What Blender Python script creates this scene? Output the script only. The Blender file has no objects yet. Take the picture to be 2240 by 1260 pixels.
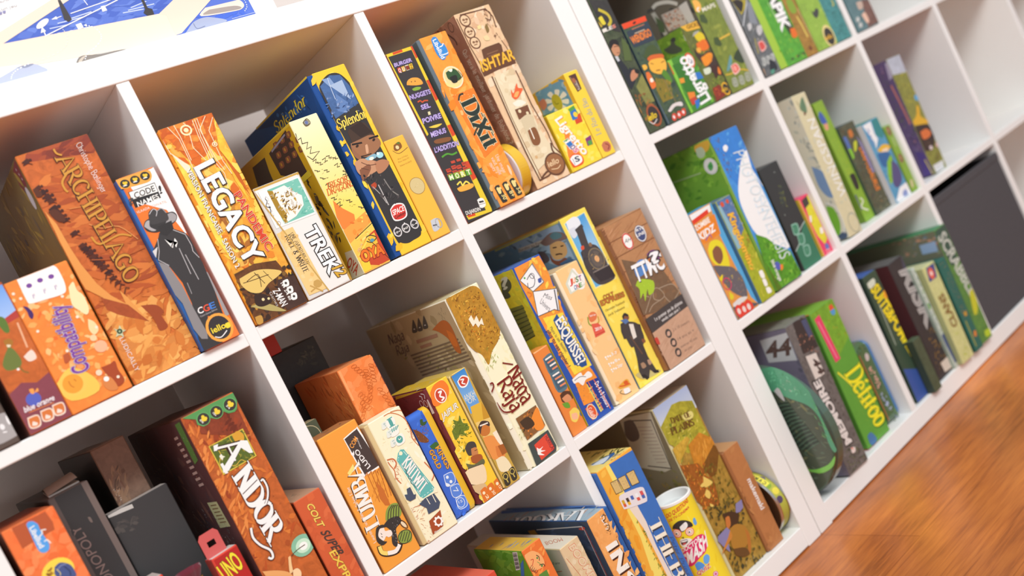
import bpy, bmesh, math, random
from mathutils import Vector, Matrix

# ------------------------------------------------------------------ camera, world, lights, exposure
S = bpy.context.scene
COL = S.collection
def link(o):
    COL.objects.link(o); return o

cam_d = bpy.data.cameras.new('camera')
cam = link(bpy.data.objects.new('camera', cam_d))
CAM = dict(loc=(-1.16005, -1.16465, 0.73393), yaw=0.6059, pitch=-0.07345, roll=-0.45604, f=2127.74)
_cy, _sy, _cp, _sp = math.cos(CAM['yaw']), math.sin(CAM['yaw']), math.cos(CAM['pitch']), math.sin(CAM['pitch'])
_f = Vector((_sy*_cp, _cy*_cp, _sp)); _r = Vector((_cy, -_sy, 0)); _u = _r.cross(_f)
_c, _s = math.cos(CAM['roll']), math.sin(CAM['roll'])
_r2, _u2 = _r*_c + _u*_s, _u*_c - _r*_s
_m = Matrix((_r2, _u2, -_f)).transposed().to_4x4(); _m.translation = Vector(CAM['loc'])
cam.matrix_world = _m
cam_d.sensor_width = 36.0
cam_d.lens = CAM['f']/2240*36.0
cam_d.clip_start = 0.05
cam_d.dof.use_dof = True
cam_d.dof.focus_distance = 1.30
cam_d.dof.aperture_fstop = 2.6
S.camera = cam

S.view_settings.view_transform = 'Standard'
S.view_settings.look = 'None'
S.view_settings.gamma = 1.0
S.view_settings.use_curve_mapping = False
S.view_settings.exposure = 0.0

w = bpy.data.worlds.new('shop_daylight'); S.world = w
w.use_nodes = True
w.node_tree.nodes['Background'].inputs[0].default_value = (0.87, 0.955, 1.04, 1)
w.node_tree.nodes['Background'].inputs[1].default_value = 0.66

def area(name, loc, target, size, size_y, energy, color):
    d = bpy.data.lights.new(name, 'AREA'); d.shape = 'RECTANGLE'; d.size = size; d.size_y = size_y
    d.energy = energy; d.color = color
    o = link(bpy.data.objects.new(name, d)); o.location = loc
    o.rotation_euler = (Vector(target)-Vector(loc)).to_track_quat('-Z', 'Y').to_euler()
    return o
area('ceiling_light', (-1.5, -2.4, 3.15), (-0.6, 0.0, 0.75), 2.6, 0.9, 88, (0.955, 0.99, 1.0))
area('ceiling_light', (0.1, -2.5, 3.15), (0.9, 0.0, 0.6), 1.6, 0.9, 41, (0.98, 0.985, 0.97))
S.cycles.diffuse_bounces = 8
S.cycles.max_bounces = 14

# ------------------------------------------------------------------ helpers
def lin(h):
    v = [int(h[i:i+2], 16)/255 for i in (0, 2, 4)]
    return tuple((c/12.92 if c <= .04045 else ((c+.055)/1.055)**2.4) for c in v)

def tag(o, label=None, cat=None, group=None, kind=None):
    if label: o['label'] = label
    if cat: o['category'] = cat
    if group: o['group'] = group
    if kind: o['kind'] = kind
    return o

def principled(name, color, rough=.5, spec=.4, metal=0.0, coat=0.0):
    m = bpy.data.materials.new(name); m.use_nodes = True
    b = m.node_tree.nodes['Principled BSDF']
    b.inputs['Base Color'].default_value = (*color, 1)
    b.inputs['Roughness'].default_value = rough
    b.inputs['Specular IOR Level'].default_value = spec
    b.inputs['Metallic'].default_value = metal
    b.inputs['Coat Weight'].default_value = coat
    return m

def noise_mix(m, ca, cb, scale, detail=3, rough_var=0.0, stretch=(1, 1, 1), dist=0.0, bump=0.0):
    """procedural two-colour variation in object space"""
    nt = m.node_tree; b = nt.nodes['Principled BSDF']
    tc = nt.nodes.new('ShaderNodeTexCoord'); mp = nt.nodes.new('ShaderNodeMapping')
    mp.inputs['Scale'].default_value = stretch
    n = nt.nodes.new('ShaderNodeTexNoise'); n.inputs['Scale'].default_value = scale
    n.inputs['Detail'].default_value = detail; n.inputs['Distortion'].default_value = dist
    r = nt.nodes.new('ShaderNodeValToRGB')
    r.color_ramp.elements[0].position = .3; r.color_ramp.elements[1].position = .7
    r.color_ramp.elements[0].color = (*ca, 1); r.color_ramp.elements[1].color = (*cb, 1)
    L = nt.links.new
    L(tc.outputs['Object'], mp.inputs[0]); L(mp.outputs[0], n.inputs['Vector'])
    L(n.outputs['Fac'], r.inputs[0]); L(r.outputs[0], b.inputs['Base Color'])
    if bump:
        bp = nt.nodes.new('ShaderNodeBump'); bp.inputs['Strength'].default_value = bump; bp.inputs['Distance'].default_value = .001
        L(n.outputs['Fac'], bp.inputs['Height']); L(bp.outputs[0], b.inputs['Normal'])
    return r

M_WHITE = principled('white_foil', lin('F2F0EC'), .42, .4)
noise_mix(M_WHITE, lin('F1EFEB'), lin('F4F2EE'), 9)
M_WALL = principled('painted_wall', lin('DCCFC8'), .8, .2)
noise_mix(M_WALL, lin('D2C6C0'), lin('D8CCC6'), 4)

# printed card: pigment from the face colours, alpha = how mottled the ink is
def print_mat():
    m = principled('printed_card', (1, 1, 1), .42, .32)
    nt = m.node_tree; b = nt.nodes['Principled BSDF']; L = nt.links.new
    at = nt.nodes.new('ShaderNodeAttribute'); at.attribute_name = 'ink'
    tc = nt.nodes.new('ShaderNodeTexCoord')
    n1 = nt.nodes.new('ShaderNodeTexNoise'); n1.inputs['Scale'].default_value = 75; n1.inputs['Detail'].default_value = 7
    n1.inputs['Roughness'].default_value = .62; n1.inputs['Distortion'].default_value = 1.2
    L(tc.outputs['Object'], n1.inputs['Vector'])
    a = nt.nodes.new('ShaderNodeMath'); a.operation = 'SUBTRACT'; a.inputs[1].default_value = .5
    L(n1.outputs['Fac'], a.inputs[0])
    k = nt.nodes.new('ShaderNodeMath'); k.operation = 'MULTIPLY'; k.inputs[1].default_value = 3.2
    L(a.outputs[0], k.inputs[0])
    k2 = nt.nodes.new('ShaderNodeMath'); k2.operation = 'MULTIPLY'
    L(k.outputs[0], k2.inputs[0]); L(at.outputs['Alpha'], k2.inputs[1])
    k3 = nt.nodes.new('ShaderNodeMath'); k3.operation = 'ADD'; k3.inputs[1].default_value = 1.0
    L(k2.outputs[0], k3.inputs[0])
    mx = nt.nodes.new('ShaderNodeVectorMath'); mx.operation = 'SCALE'
    L(at.outputs['Color'], mx.inputs[0]); L(k3.outputs[0], mx.inputs['Scale'])
    cl = nt.nodes.new('ShaderNodeVectorMath'); cl.operation = 'MINIMUM'; cl.inputs[1].default_value = (.93, .93, .93)
    L(mx.outputs[0], cl.inputs[0])
    c2 = nt.nodes.new('ShaderNodeVectorMath'); c2.operation = 'MAXIMUM'; c2.inputs[1].default_value = (.012, .012, .012)
    L(cl.outputs[0], c2.inputs[0]); L(c2.outputs[0], b.inputs['Base Color'])
    return m
M_PRINT = print_mat()
M_GLOSS = M_PRINT.copy(); M_GLOSS.name = 'printed_tinplate'
M_GLOSS.node_tree.nodes['Principled BSDF'].inputs['Roughness'].default_value = .22
M_GLOSS.node_tree.nodes['Principled BSDF'].inputs['Coat Weight'].default_value = .4

# ---- mesh accumulator with ink colours
class MB:
    def __init__(s): s.v = []; s.f = []; s.c = []
    def face(s, pts, col, cols=None):
        i = len(s.v); s.v += [tuple(p) for p in pts]; s.f.append(tuple(range(i, i+len(pts))))
        s.c += (cols if cols else [col]*len(pts))
    def mesh(s, verts, faces, col):
        i = len(s.v); s.v += [tuple(p) for p in verts]
        for f in faces:
            s.f.append(tuple(i+k for k in f)); s.c += [col]*len(f)
    def build(s, name, mat, parent=None, smooth=False):
        me = bpy.data.meshes.new(name); me.from_pydata(s.v, [], s.f)
        ca = me.color_attributes.new('ink', 'FLOAT_COLOR', 'CORNER')
        flat = []
        for c in s.c: flat += (c if len(c) == 4 else (*c, 0.0))
        ca.data.foreach_set('color', flat)
        me.materials.append(mat)
        if smooth: me.shade_smooth()
        o = link(bpy.data.objects.new(name, me)); o.parent = parent
        return o

def rbox(x0, x1, y0, y1, z0, z1, bev=.0012, seg=1):
    bm = bmesh.new()
    bmesh.ops.create_cube(bm, size=1)
    for v in bm.verts:
        v.co = Vector((x0+(v.co.x+.5)*(x1-x0), y0+(v.co.y+.5)*(y1-y0), z0+(v.co.z+.5)*(z1-z0)))
    if bev: bmesh.ops.bevel(bm, geom=bm.edges[:], offset=bev, segments=seg, affect='EDGES', profile=.5)
    bm.normal_update()
    vs = [v.co.copy() for v in bm.verts]; fs = [[v.index for v in f.verts] for f in bm.faces]
    nr = [f.normal.copy() for f in bm.faces]
    bm.free(); return vs, fs, nr

def simple_box(name, mat, dims, parent=None, bev=.0015, seg=2):
    vs, fs, _ = rbox(*dims, bev=bev, seg=seg)
    me = bpy.data.meshes.new(name); me.from_pydata(vs, [], fs); me.materials.append(mat)
    o = link(bpy.data.objects.new(name, me)); o.parent = parent
    return o

def empty(name, loc=(0, 0, 0), rot=(0, 0, 0)):
    o = link(bpy.data.objects.new(name, None)); o.location = loc; o.rotation_euler = rot
    o.empty_display_size = .02
    return o

# ------------------------------------------------------------------ lettering
_tc = {}
def _font_mesh(s, off, shear):
    k = (s, off, shear)
    if k in _tc: return _tc[k]
    cu = bpy.data.curves.new('t', 'FONT'); cu.body = s; cu.size = 1; cu.resolution_u = 3
    cu.offset = off; cu.shear = shear
    ob = bpy.data.objects.new('t', cu)
    me = bpy.data.meshes.new_from_object(ob)
    vs = [(v.co.x, v.co.y) for v in me.vertices]; fs = [tuple(p.vertices) for p in me.polygons]
    bpy.data.objects.remove(ob); bpy.data.curves.remove(cu); bpy.data.meshes.remove(me)
    _tc[k] = (vs, fs); return _tc[k]
_hv, _ = _font_mesh('H', 0, 0)
CAPH = max(v[1] for v in _hv)
def sans(s, off, shear=0.0):
    """outline lettering, width 0..1 for the un-thickened text, cap height 0..1"""
    bv, _ = _font_mesh(s, 0, shear)
    x0 = min(v[0] for v in bv); x1 = max(v[0] for v in bv)
    vs, fs = _font_mesh(s, off, shear)
    return [((v[0]-x0)/(x1-x0), v[1]/CAPH) for v in vs], fs

G = {
'A': (.76, '0,0 .38,1 .76,0|.14,.34 .62,.34'), 'B': (.66, '.1,0 .1,1|~.1,1 .42,.99 .55,.77 .42,.54 .1,.53|~.1,.53 .48,.52 .63,.27 .47,.02 .1,0'),
'C': (.7, '~.66,.8 .5,.97 .3,.96 .12,.75 .07,.45 .16,.15 .36,.02 .56,.06 .68,.22'), 'D': (.76, '.1,0 .1,1|~.1,1 .42,.97 .66,.74 .68,.32 .46,.04 .1,0'),
'E': (.62, '.1,0 .1,1|.1,1 .56,1|.1,.53 .46,.53|.1,0 .58,0'), 'F': (.58, '.1,0 .1,1|.1,1 .56,1|.1,.53 .46,.53'),
'G': (.76, '~.66,.8 .5,.97 .3,.96 .12,.75 .07,.45 .16,.15 .36,.02 .54,.05 .66,.16|.66,.05 .66,.42|.46,.42 .74,.42'),
'H': (.76, '.1,0 .1,1|.66,0 .66,1|.1,.52 .66,.52'), 'I': (.3, '.15,0 .15,1'), 'J': (.46, '~.32,1 .32,.3 .26,.06 .1,.0 .02,.1'),
'K': (.7, '.1,0 .1,1|.6,1 .1,.45|.25,.6 .66,0'), 'L': (.58, '.1,0 .1,1|.1,0 .56,0'), 'M': (.9, '.08,0 .14,1|.14,1 .45,.1|.45,.1 .76,1|.76,1 .82,0'),
'N': (.78, '.1,0 .1,1|.1,1 .66,0|.66,0 .66,1'), 'O': (.78, '~.39,.98 .16,.84 .07,.5 .16,.16 .39,.02 .62,.16 .71,.5 .62,.84 .39,.98'),
'P': (.62, '.1,0 .1,1|~.1,1 .45,.98 .58,.74 .43,.48 .1,.46'), 'Q': (.8, '~.39,.98 .16,.84 .07,.5 .16,.16 .39,.02 .62,.16 .71,.5 .62,.84 .39,.98|.45,.2 .76,-.12'),
'R': (.7, '.1,0 .1,1|~.1,1 .45,.98 .57,.76 .43,.52 .1,.5|.3,.5 .68,0'), 'S': (.56, '~.5,.82 .38,.97 .2,.95 .08,.77 .18,.58 .38,.45 .5,.26 .4,.05 .2,.02 .06,.18'),
'T': (.66, '.33,0 .33,1|.02,1 .64,1'), 'U': (.74, '~.1,1 .1,.35 .2,.06 .37,.0 .54,.06 .64,.35 .64,1'), 'V': (.72, '0,1 .36,0|.36,0 .72,1'),
'W': (1.0, '0,1 .26,0|.26,0 .5,.9|.5,.9 .74,0|.74,0 1,1'), 'X': (.7, '.04,1 .66,0|.64,1 .04,0'), 'Y': (.7, '.02,1 .35,.48|.68,1 .35,.48|.35,.48 .35,0'),
'Z': (.62, '.05,1 .58,1|.58,1 .04,0|.04,0 .6,0'),
'a': (.52, '~.08,.55 .25,.65 .4,.56 .42,.3|.42,.5 .42,.06 .5,0|~.42,.38 .16,.33 .06,.16 .18,.01 .34,.08 .42,.2'), 'b': (.54, '.1,1 .1,0|~.1,.5 .28,.65 .46,.5 .46,.18 .28,.0 .1,.12'),
'c': (.46, '~.42,.52 .26,.65 .1,.5 .07,.28 .16,.05 .32,.01 .44,.12'), 'd': (.54, '.44,1 .44,0|~.44,.5 .26,.65 .08,.48 .07,.2 .22,.0 .44,.14'),
'e': (.48, '~.08,.34 .42,.38 .36,.58 .22,.65 .08,.48 .07,.2 .2,.01 .36,.03 .44,.14'), 'f': (.36, '~.36,.92 .26,1.0 .17,.88 .16,.5 .16,0|.02,.62 .34,.62'),
'g': (.54, '~.44,.5 .26,.65 .08,.48 .07,.22 .22,.04 .44,.16|~.44,.62 .44,-.12 .3,-.3 .08,-.2'), 'h': (.54, '.1,1 .1,0|~.1,.44 .26,.64 .43,.5 .44,0'),
'i': (.24, '.12,.62 .12,0|.12,.86 .12,.93'), 'j': (.26, '~.15,.62 .15,-.12 .08,-.3 -.06,-.24|.15,.86 .15,.93'), 'k': (.5, '.1,1 .1,0|.42,.62 .1,.28|.2,.36 .46,0'),
'l': (.24, '.12,1 .12,0'), 'm': (.82, '.1,.62 .1,0|~.1,.44 .24,.64 .4,.5 .41,0|~.41,.44 .55,.64 .71,.5 .72,0'), 'n': (.54, '.1,.62 .1,0|~.1,.44 .26,.64 .43,.5 .44,0'),
'o': (.54, '~.27,.65 .1,.52 .06,.32 .1,.12 .27,.0 .44,.12 .48,.32 .44,.52 .27,.65'), 'p': (.54, '.1,.62 .1,-.32|~.1,.5 .28,.65 .46,.5 .46,.18 .28,.0 .1,.12'),
'q': (.54, '.44,.62 .44,-.32|~.44,.5 .26,.65 .08,.48 .07,.2 .22,.0 .44,.14'), 'r': (.4, '.1,.62 .1,0|~.1,.4 .22,.6 .36,.6'), 's': (.42, '~.37,.54 .22,.65 .08,.54 .12,.38 .3,.28 .37,.12 .22,.0 .05,.09'),
't': (.36, '~.16,.9 .16,.14 .24,.01 .35,.06|.02,.62 .34,.62'), 'u': (.54, '~.1,.62 .1,.16 .22,.0 .38,.08 .44,.2|.44,.62 .44,0'), 'v': (.5, '.03,.62 .25,0|.25,0 .47,.62'),
'w': (.76, '.03,.62 .2,0|.2,0 .38,.55|.38,.55 .56,0|.56,0 .73,.62'), 'x': (.5, '.04,.62 .46,0|.44,.62 .04,0'), 'y': (.5, '.03,.62 .25,0|~.47,.62 .25,0 .12,-.28 .0,-.26'),
'z': (.46, '.05,.62 .42,.62|.42,.62 .04,0|.04,0 .44,0'),
'0': (.6, '~.3,.98 .1,.8 .07,.5 .1,.2 .3,.02 .5,.2 .53,.5 .5,.8 .3,.98'), '1': (.4, '.1,.8 .24,1|.24,1 .24,0'), '2': (.56, '~.07,.75 .2,.97 .42,.95 .48,.72 .3,.38 .05,.0|.05,0 .52,0'),
'3': (.54, '~.08,.85 .25,.98 .45,.85 .4,.6 .22,.53|~.22,.53 .45,.48 .5,.2 .28,.0 .05,.13'), '4': (.62, '.44,0 .44,1|.44,1 .04,.3|.04,.3 .6,.3'), '9': (.56, '~.48,.66 .3,.46 .1,.6 .12,.86 .3,.98 .48,.84 .48,.4 .36,.08 .12,.02'),
"'": (.2, '.1,1 .1,.75'), '!': (.24, '.12,1 .12,.3|.12,.08 .12,0'), '?': (.5, '~.06,.8 .22,.98 .44,.86 .42,.62 .25,.45 .24,.28|.24,.08 .24,0'), ' ': (.34, ''), '&': (.7, '~.66,.0 .2,.6 .2,.88 .36,.97 .46,.8 .1,.35 .1,.08 .32,.0 .6,.35'),
'œ': (.84, '~.27,.65 .1,.52 .06,.32 .1,.12 .27,.0 .42,.14 .46,.32 .42,.52 .27,.65|~.46,.34 .78,.38 .72,.58 .58,.65 .47,.5 .46,.2 .58,.01 .72,.03 .8,.14'), '-': (.4, '.05,.4 .35,.4'), '.': (.2, '.1,0 .1,.06'), ':': (.2, '.1,0 .1,.06|.1,.5 .1,.56'), '\u00e9': (.48, '~.08,.34 .42,.38 .36,.58 .22,.65 .08,.48 .07,.2 .2,.01 .36,.03 .44,.14|.2,.78 .34,.98'),
}
def _cr(p, n=5):
    if len(p) < 3: return p
    out = []
    q = [p[0]]+p+[p[-1]]
    for i in range(1, len(q)-2):
        a, b, c, d = q[i-1:i+3]
        for k in range(n):
            t = k/n
            out.append(tuple(.5*(2*b[j]+(c[j]-a[j])*t+(2*a[j]-5*b[j]+4*c[j]-d[j])*t*t+(3*b[j]-a[j]-3*c[j]+d[j])*t**3) for j in (0, 1)))
    out.append(p[-1]); return out
def ribbon(pts, wf, verts, faces):
    n = len(pts)
    ds = []
    for i in range(n-1):
        dx, dy = pts[i+1][0]-pts[i][0], pts[i+1][1]-pts[i][1]; l = math.hypot(dx, dy) or 1e-9
        ds.append((dx/l, dy/l))
    L, R = [], []
    for i in range(n):
        a = ds[max(0, i-1)]; b = ds[min(n-2, i)]
        d = (a[0]+b[0], a[1]+b[1]); l = math.hypot(*d) or 1e-9; d = (d[0]/l, d[1]/l)
        w = wf(d)/2
        k = min(1.6, 1/max(.35, abs(d[0]*b[0]+d[1]*b[1])))
        L.append((pts[i][0]-d[1]*w*k, pts[i][1]+d[0]*w*k)); R.append((pts[i][0]+d[1]*w*k, pts[i][1]-d[0]*w*k))
    i0 = len(verts); verts += L; verts += R
    for i in range(n-1): faces.append((i0+i, i0+i+1, i0+n+i+1, i0+n+i))
def serif(s, thick=.17, thin=.06, ser=1, ang=0.0, grow=0.0, gap=.06):
    """lettering drawn with a broad pen: thick down-strokes, thin cross-strokes, bracket serifs"""
    V, F = [], []
    x = 0
    wf = lambda d: thin+(thick-thin)*abs(math.sin(math.atan2(d[1], d[0])-ang))+grow
    for ch in s:
        gw, st = G.get(ch, G['-'])
        for sp in st.split('|'):
            if not sp: continue
            cv = sp[0] == '~'
            p = [tuple(float(q) for q in a.split(',')) for a in sp.lstrip('~').split()]
            ends = (p[0], p[1], p[-1], p[-2])
            p = _cr(p) if cv else p
            if grow:
                def ext(a, b):
                    dx, dy = a[0]-b[0], a[1]-b[1]; l = math.hypot(dx, dy) or 1; return (a[0]+dx/l*grow/2, a[1]+dy/l*grow/2)
                p = [ext(p[0], p[1])]+p[1:-1]+[ext(p[-1], p[-2])]
            ribbon([(x+a, b) for a, b in p], wf, V, F)
            if ser:
                for e, nx in ((ends[0], ends[1]), (ends[2], ends[3])):
                    if abs(e[1]-nx[1]) > .8*abs(e[0]-nx[0]) and (abs(e[1]) < .02 or abs(e[1]-1) < .02 or abs(e[1]-.62) < .02) and not cv:
                        h = (thin*.9+grow)/2; wl = thick*.95+grow/2
                        yy = e[1]
                        i = len(V); V += [(x+e[0]-wl, yy-h), (x+e[0]+wl, yy-h), (x+e[0]+wl, yy+h), (x+e[0]-wl, yy+h)]
                        F.append((i, i+1, i+2, i+3))
        x += gw+gap
    x -= gap
    return [(a/x, b) for a, b in V], F

# ------------------------------------------------------------------ printing on a face
LAY = .000006
def ell(cx, cy, rx, ry, rot=0, n=22, a0=0, a1=math.tau):
    c, s = math.cos(rot), math.sin(rot); out = []
    full = abs(a1-a0-math.tau) < 1e-6
    for i in range(n if full else n+1):
        t = a0+(a1-a0)*i/n; x, y = rx*math.cos(t), ry*math.sin(t)
        out.append((cx+x*c-y*s, cy+x*s+y*c))
    return out
class Face:
    """flat printing on one face of a box; coordinates in tenths of a millimetre"""
    def __init__(s, mb, fn, seed=1, size=(1e9, 1e9), strips=0, gain=1.0):
        s.strips = strips; s.gain = gain
        s.mb = mb; s.fn = fn; s.k = 6; s.rnd = random.Random(seed); s.W, s.H = size[0]*1e4-5, size[1]*1e4-5
    def clip(s, p):
        """trim a shape at the edges of the face"""
        if s.W > 1e8: return p
        for ax, lim, sg in ((0, 5, 1), (0, s.W, -1), (1, 5, 1), (1, s.H, -1)):
            if all((q[ax]-lim)*sg >= 0 for q in p): continue
            out = []
            for i in range(len(p)):
                a, b = p[i-1], p[i]; da, db = (a[ax]-lim)*sg, (b[ax]-lim)*sg
                if (da >= 0) != (db >= 0):
                    t = da/(da-db); out.append((a[0]+(b[0]-a[0])*t, a[1]+(b[1]-a[1])*t))
                if db >= 0: out.append(b)
            p = out
            if len(p) < 3: return None
        return p
    def put(s, p, col):
        """onto a curved wall: cut the shape into narrow upright strips first"""
        if not s.strips:
            s.mb.face([s.P(*q) for q in p], col); return
        a, b = min(q[0] for q in p), max(q[0] for q in p)
        k = math.floor(a/s.strips)
        while k*s.strips < b:
            r = p
            for lim, sg in ((k*s.strips, 1), ((k+1)*s.strips, -1)):
                out = []
                for i in range(len(r)):
                    u, w_ = r[i-1], r[i]; da, db = (u[0]-lim)*sg, (w_[0]-lim)*sg
                    if (da >= 0) != (db >= 0):
                        t = da/(da-db); out.append((u[0]+(w_[0]-u[0])*t, u[1]+(w_[1]-u[1])*t))
                    if db >= 0: out.append(w_)
                r = out
                if len(r) < 3: break
            if len(r) >= 3: s.mb.face([s.P(*q) for q in r], col)
            k += 1
    def many(s, V, F, col):
        k0 = s.k
        for j, f in enumerate(F):
            p = s.clip([V[i] for i in f])
            s.k = k0+(j % 9)*.1
            if p: s.put(p, col)
        s.k = k0
    def P(s, u, v): return s.fn(u*1e-4, v*1e-4, s.k*LAY)
    def run(s, cmds):
        for c in cmds: s.do(c); s.k += 1
    def col(s, h):
        if isinstance(h, str):
            m = 0.0
            if '*' in h: h, m = h.split('*'); m = float(m)
            return (*(min(c*s.gain, max(c, .72)) for c in lin(h)), m)
        return h
    def poly(s, col, pts):
        p = s.clip(list(pts))
        if p: s.put(p, col)
    def strip(s, col, wid, pts, closed=False):
        if closed: pts = list(pts)+[pts[0]]
        V, F = [], []
        ribbon(list(pts), lambda d: wid, V, F)
        s.many(V, F, col)
    def do(s, c):
        op = c[0]; col = s.col(c[1])
        f = c[2] if len(c) > 2 else None
        pr = lambda a: [(a[i], a[i+1]) for i in range(0, len(a), 2)]
        if op == 'p': s.poly(col, pr(f))
        elif op == 'c': s.poly(col, _cr(pr(f)+[pr(f)[0]], 4)[:-1])
        elif op == 'g':     # gradient quad: colours at its first two and last two corners
            c2 = s.col(c[3]); q = pr(f)
            s.mb.face([s.P(min(max(a, 5), s.W), min(max(b, 5), s.H)) for a, b in q], col, [col, col, c2, c2])
        elif op == 'l': s.strip(col, c[3], pr(f))
        elif op == 's': s.strip(col, c[3], _cr(pr(f), 4))
        elif op == 'e': s.poly(col, ell(*f[:4], math.radians(f[4]) if len(f) > 4 else 0))
        elif op == 'o': s.strip(col, c[3], ell(*f[:4], math.radians(f[4]) if len(f) > 4 else 0), True)
        elif op == 'd':     # dashed path
            q = _cr(pr(f), 6)
            for i in range(0, len(q)-1, 2): s.strip(col, c[3], [q[i], q[i+1]])
        elif op in 'tf':
            # c: op, colour, [ox,oy, ax,ay, bx,by], string, weight, outline colour, outline weight, (shear | pen angle)
            o, a, b = (f[0], f[1]), (f[2], f[3]), (f[4], f[5])
            st = c[3]; wgt = c[4] if len(c) > 4 else 0; oc = c[5] if len(c) > 5 else None; ow = c[6] if len(c) > 6 else 0
            ex = c[7] if len(c) > 7 else 0
            if op == 't' and wgt > .015: wgt = .015+(wgt-.015)*.3
            passes = ([(s.col(oc), ow)] if oc else [])+[(col, 0)]
            for cc, g in passes:
                if op == 't': V, F = sans(st, wgt+g, ex)
                else: V, F = serif(st, thick=.1+wgt, thin=.055, ser=0 if ex else 1, ang=ex, grow=g)
                s.many([(o[0]+a[0]*x+b[0]*y, o[1]+a[1]*x+b[1]*y) for x, y in V], F, cc)
                s.k += 1
        elif op == 'n':     # loose brush marks inside a quad region: colours list, count, length, width, angle, jitter
            _, cols, q, n, ln, wd, ang, jit = c[:8]
            cols = [s.col(x) for x in cols.split()]
            q = pr(q)
            for i in range(n):
                a, b = s.rnd.random(), s.rnd.random()
                x = (q[0][0]*(1-a)+q[1][0]*a)*(1-b)+(q[3][0]*(1-a)+q[2][0]*a)*b
                y = (q[0][1]*(1-a)+q[1][1]*a)*(1-b)+(q[3][1]*(1-a)+q[2][1]*a)*b
                t = math.radians(ang+s.rnd.uniform(-jit, jit)); L = ln*s.rnd.uniform(.4, 1.2)/2; W = wd*s.rnd.uniform(.4, 1.2)/2
                dx, dy = math.cos(t), math.sin(t)
                pts = [(x-dx*L, y-dy*L), (x-dx*L*.3-dy*W, y-dy*L*.3+dx*W), (x+dx*L*.5-dy*W*.8, y+dy*L*.5+dx*W*.8), (x+dx*L, y+dy*L), (x+dx*L*.3+dy*W, y+dy*L*.3-dx*W), (x-dx*L*.5+dy*W*.7, y-dy*L*.5-dx*W*.7)]
                ca, cb, tt = s.rnd.choice(cols), s.rnd.choice(cols), s.rnd.random()
                s.poly(tuple(ca[j]*(1-tt)+cb[j]*tt for j in range(4)), pts)
                s.k += .5

RU_ORG = (0.00252, 0.00038); RU_YAW = 0.02412
def frame_xf(fr, x, y, z):
    if fr == 'L': return (x, y, z), 0.0
    c, sn = math.cos(RU_YAW), math.sin(RU_YAW)
    return (RU_ORG[0]+x*c-y*sn, RU_ORG[1]+x*sn+y*c, z), RU_YAW

def ink_box(mb, dims, cols, bev=.0011):
    """cols: front, left, top, other"""
    vs, fs, nr = rbox(*dims, bev=bev)
    i = len(mb.v); mb.v += [tuple(v) for v in vs]
    for f, n in zip(fs, nr):
        c = cols[3]
        if n.y < -.8: c = cols[0]
        elif n.x < -.8: c = cols[1]
        elif n.z > .8: c = cols[2]
        elif n.y < -.3: c = cols[0]
        mb.f.append(tuple(i+k for k in f)); mb.c += [c]*len(f)

def game_box(d):
    """a box standing on a shelf: printed lid slid over a tray (or a folded card box with a tuck flap)"""
    fr = d['fr']; x0, z0, y0 = d['x'], d['z'], d['y']; W, H, D = d['w'], d['h'], d['d']
    lean = d.get('lean', 0.0); yaw = d.get('yaw', 0.0)
    zz = z0+.0004+(W*math.sin(lean) if lean > 0 else 0)
    loc, rz = frame_xf(fr, x0, y0, zz)
    root = empty(d['kind'], loc, (0, lean, rz+yaw))
    tag(root, d['label'], d['cat'], d.get('grp'))
    cs = [(*lin(c.split('*')[0]), float(c.split('*')[1]) if '*' in c else 0.0) for c in d['cols']]
    shade_lift = d.get('side', 1.0); cs[1] = (*(min(c*shade_lift, max(c, .72)) for c in cs[1][:3]), cs[1][3])  # left-face colour brightened per box to lift the shade between boxes
    seam = d.get('seam', 0.0)
    st = d.get('style', 'lid')
    mat = M_GLOSS if st == 'tin' else M_PRINT
    a, b = 0.0, W
    if st == 'lid':
        tc = (*lin(d.get('tray', d['cols'][3].split('*')[0])), 0.0)
        t = MB()
        if seam >= 0:
            ink_box(t, (0 if seam > 0 else .001, W-.003, .0012, D-.0012, .0012, H-.0012), [tc, cs[1] if seam > 0 else tc, tc, tc]); a = seam
        else:
            ink_box(t, (.003, W if seam < 0 else W-.001, .0012, D-.0012, .0012, H-.0012), [tc]*4); b = W+seam
        m = MB(); ink_box(m, (a, b, 0, D, 0, H), cs)
        names = ('lid', 'tray')
    elif st == 'tin':
        t = MB(); m = MB(); names = ('lid', 'tin_body')
    else:
        m = MB(); ink_box(m, (0, W, 0, D, 0, H), cs, .0007); t = MB()
        ink_box(t, (.0015, W-.0015, .0015, D*.8, H-.0002, H+.0006), [cs[2]]*4, .0002); names = ('carton', 'tuck_flap')
    Face(m, lambda u, v, o: (u, -o, v), d.get('seed', 3), (W, H)).run(d.get('F', ()))
    lt = t if (st == 'lid' and seam > 0) else m
    Face(lt, lambda u, v, o: (-o, u, v), 5, (D, H), gain=d.get('side', 1.0)).run(d.get('L', ()))  # left-face print colours brightened by the same factor against the shade
    Face(m, lambda u, v, o: (u, v, H+o), 7, (W, D)).run(d.get('T', ()))
    m.build(names[0], mat, root)
    t.build(names[1], mat, root)
    return root
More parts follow.
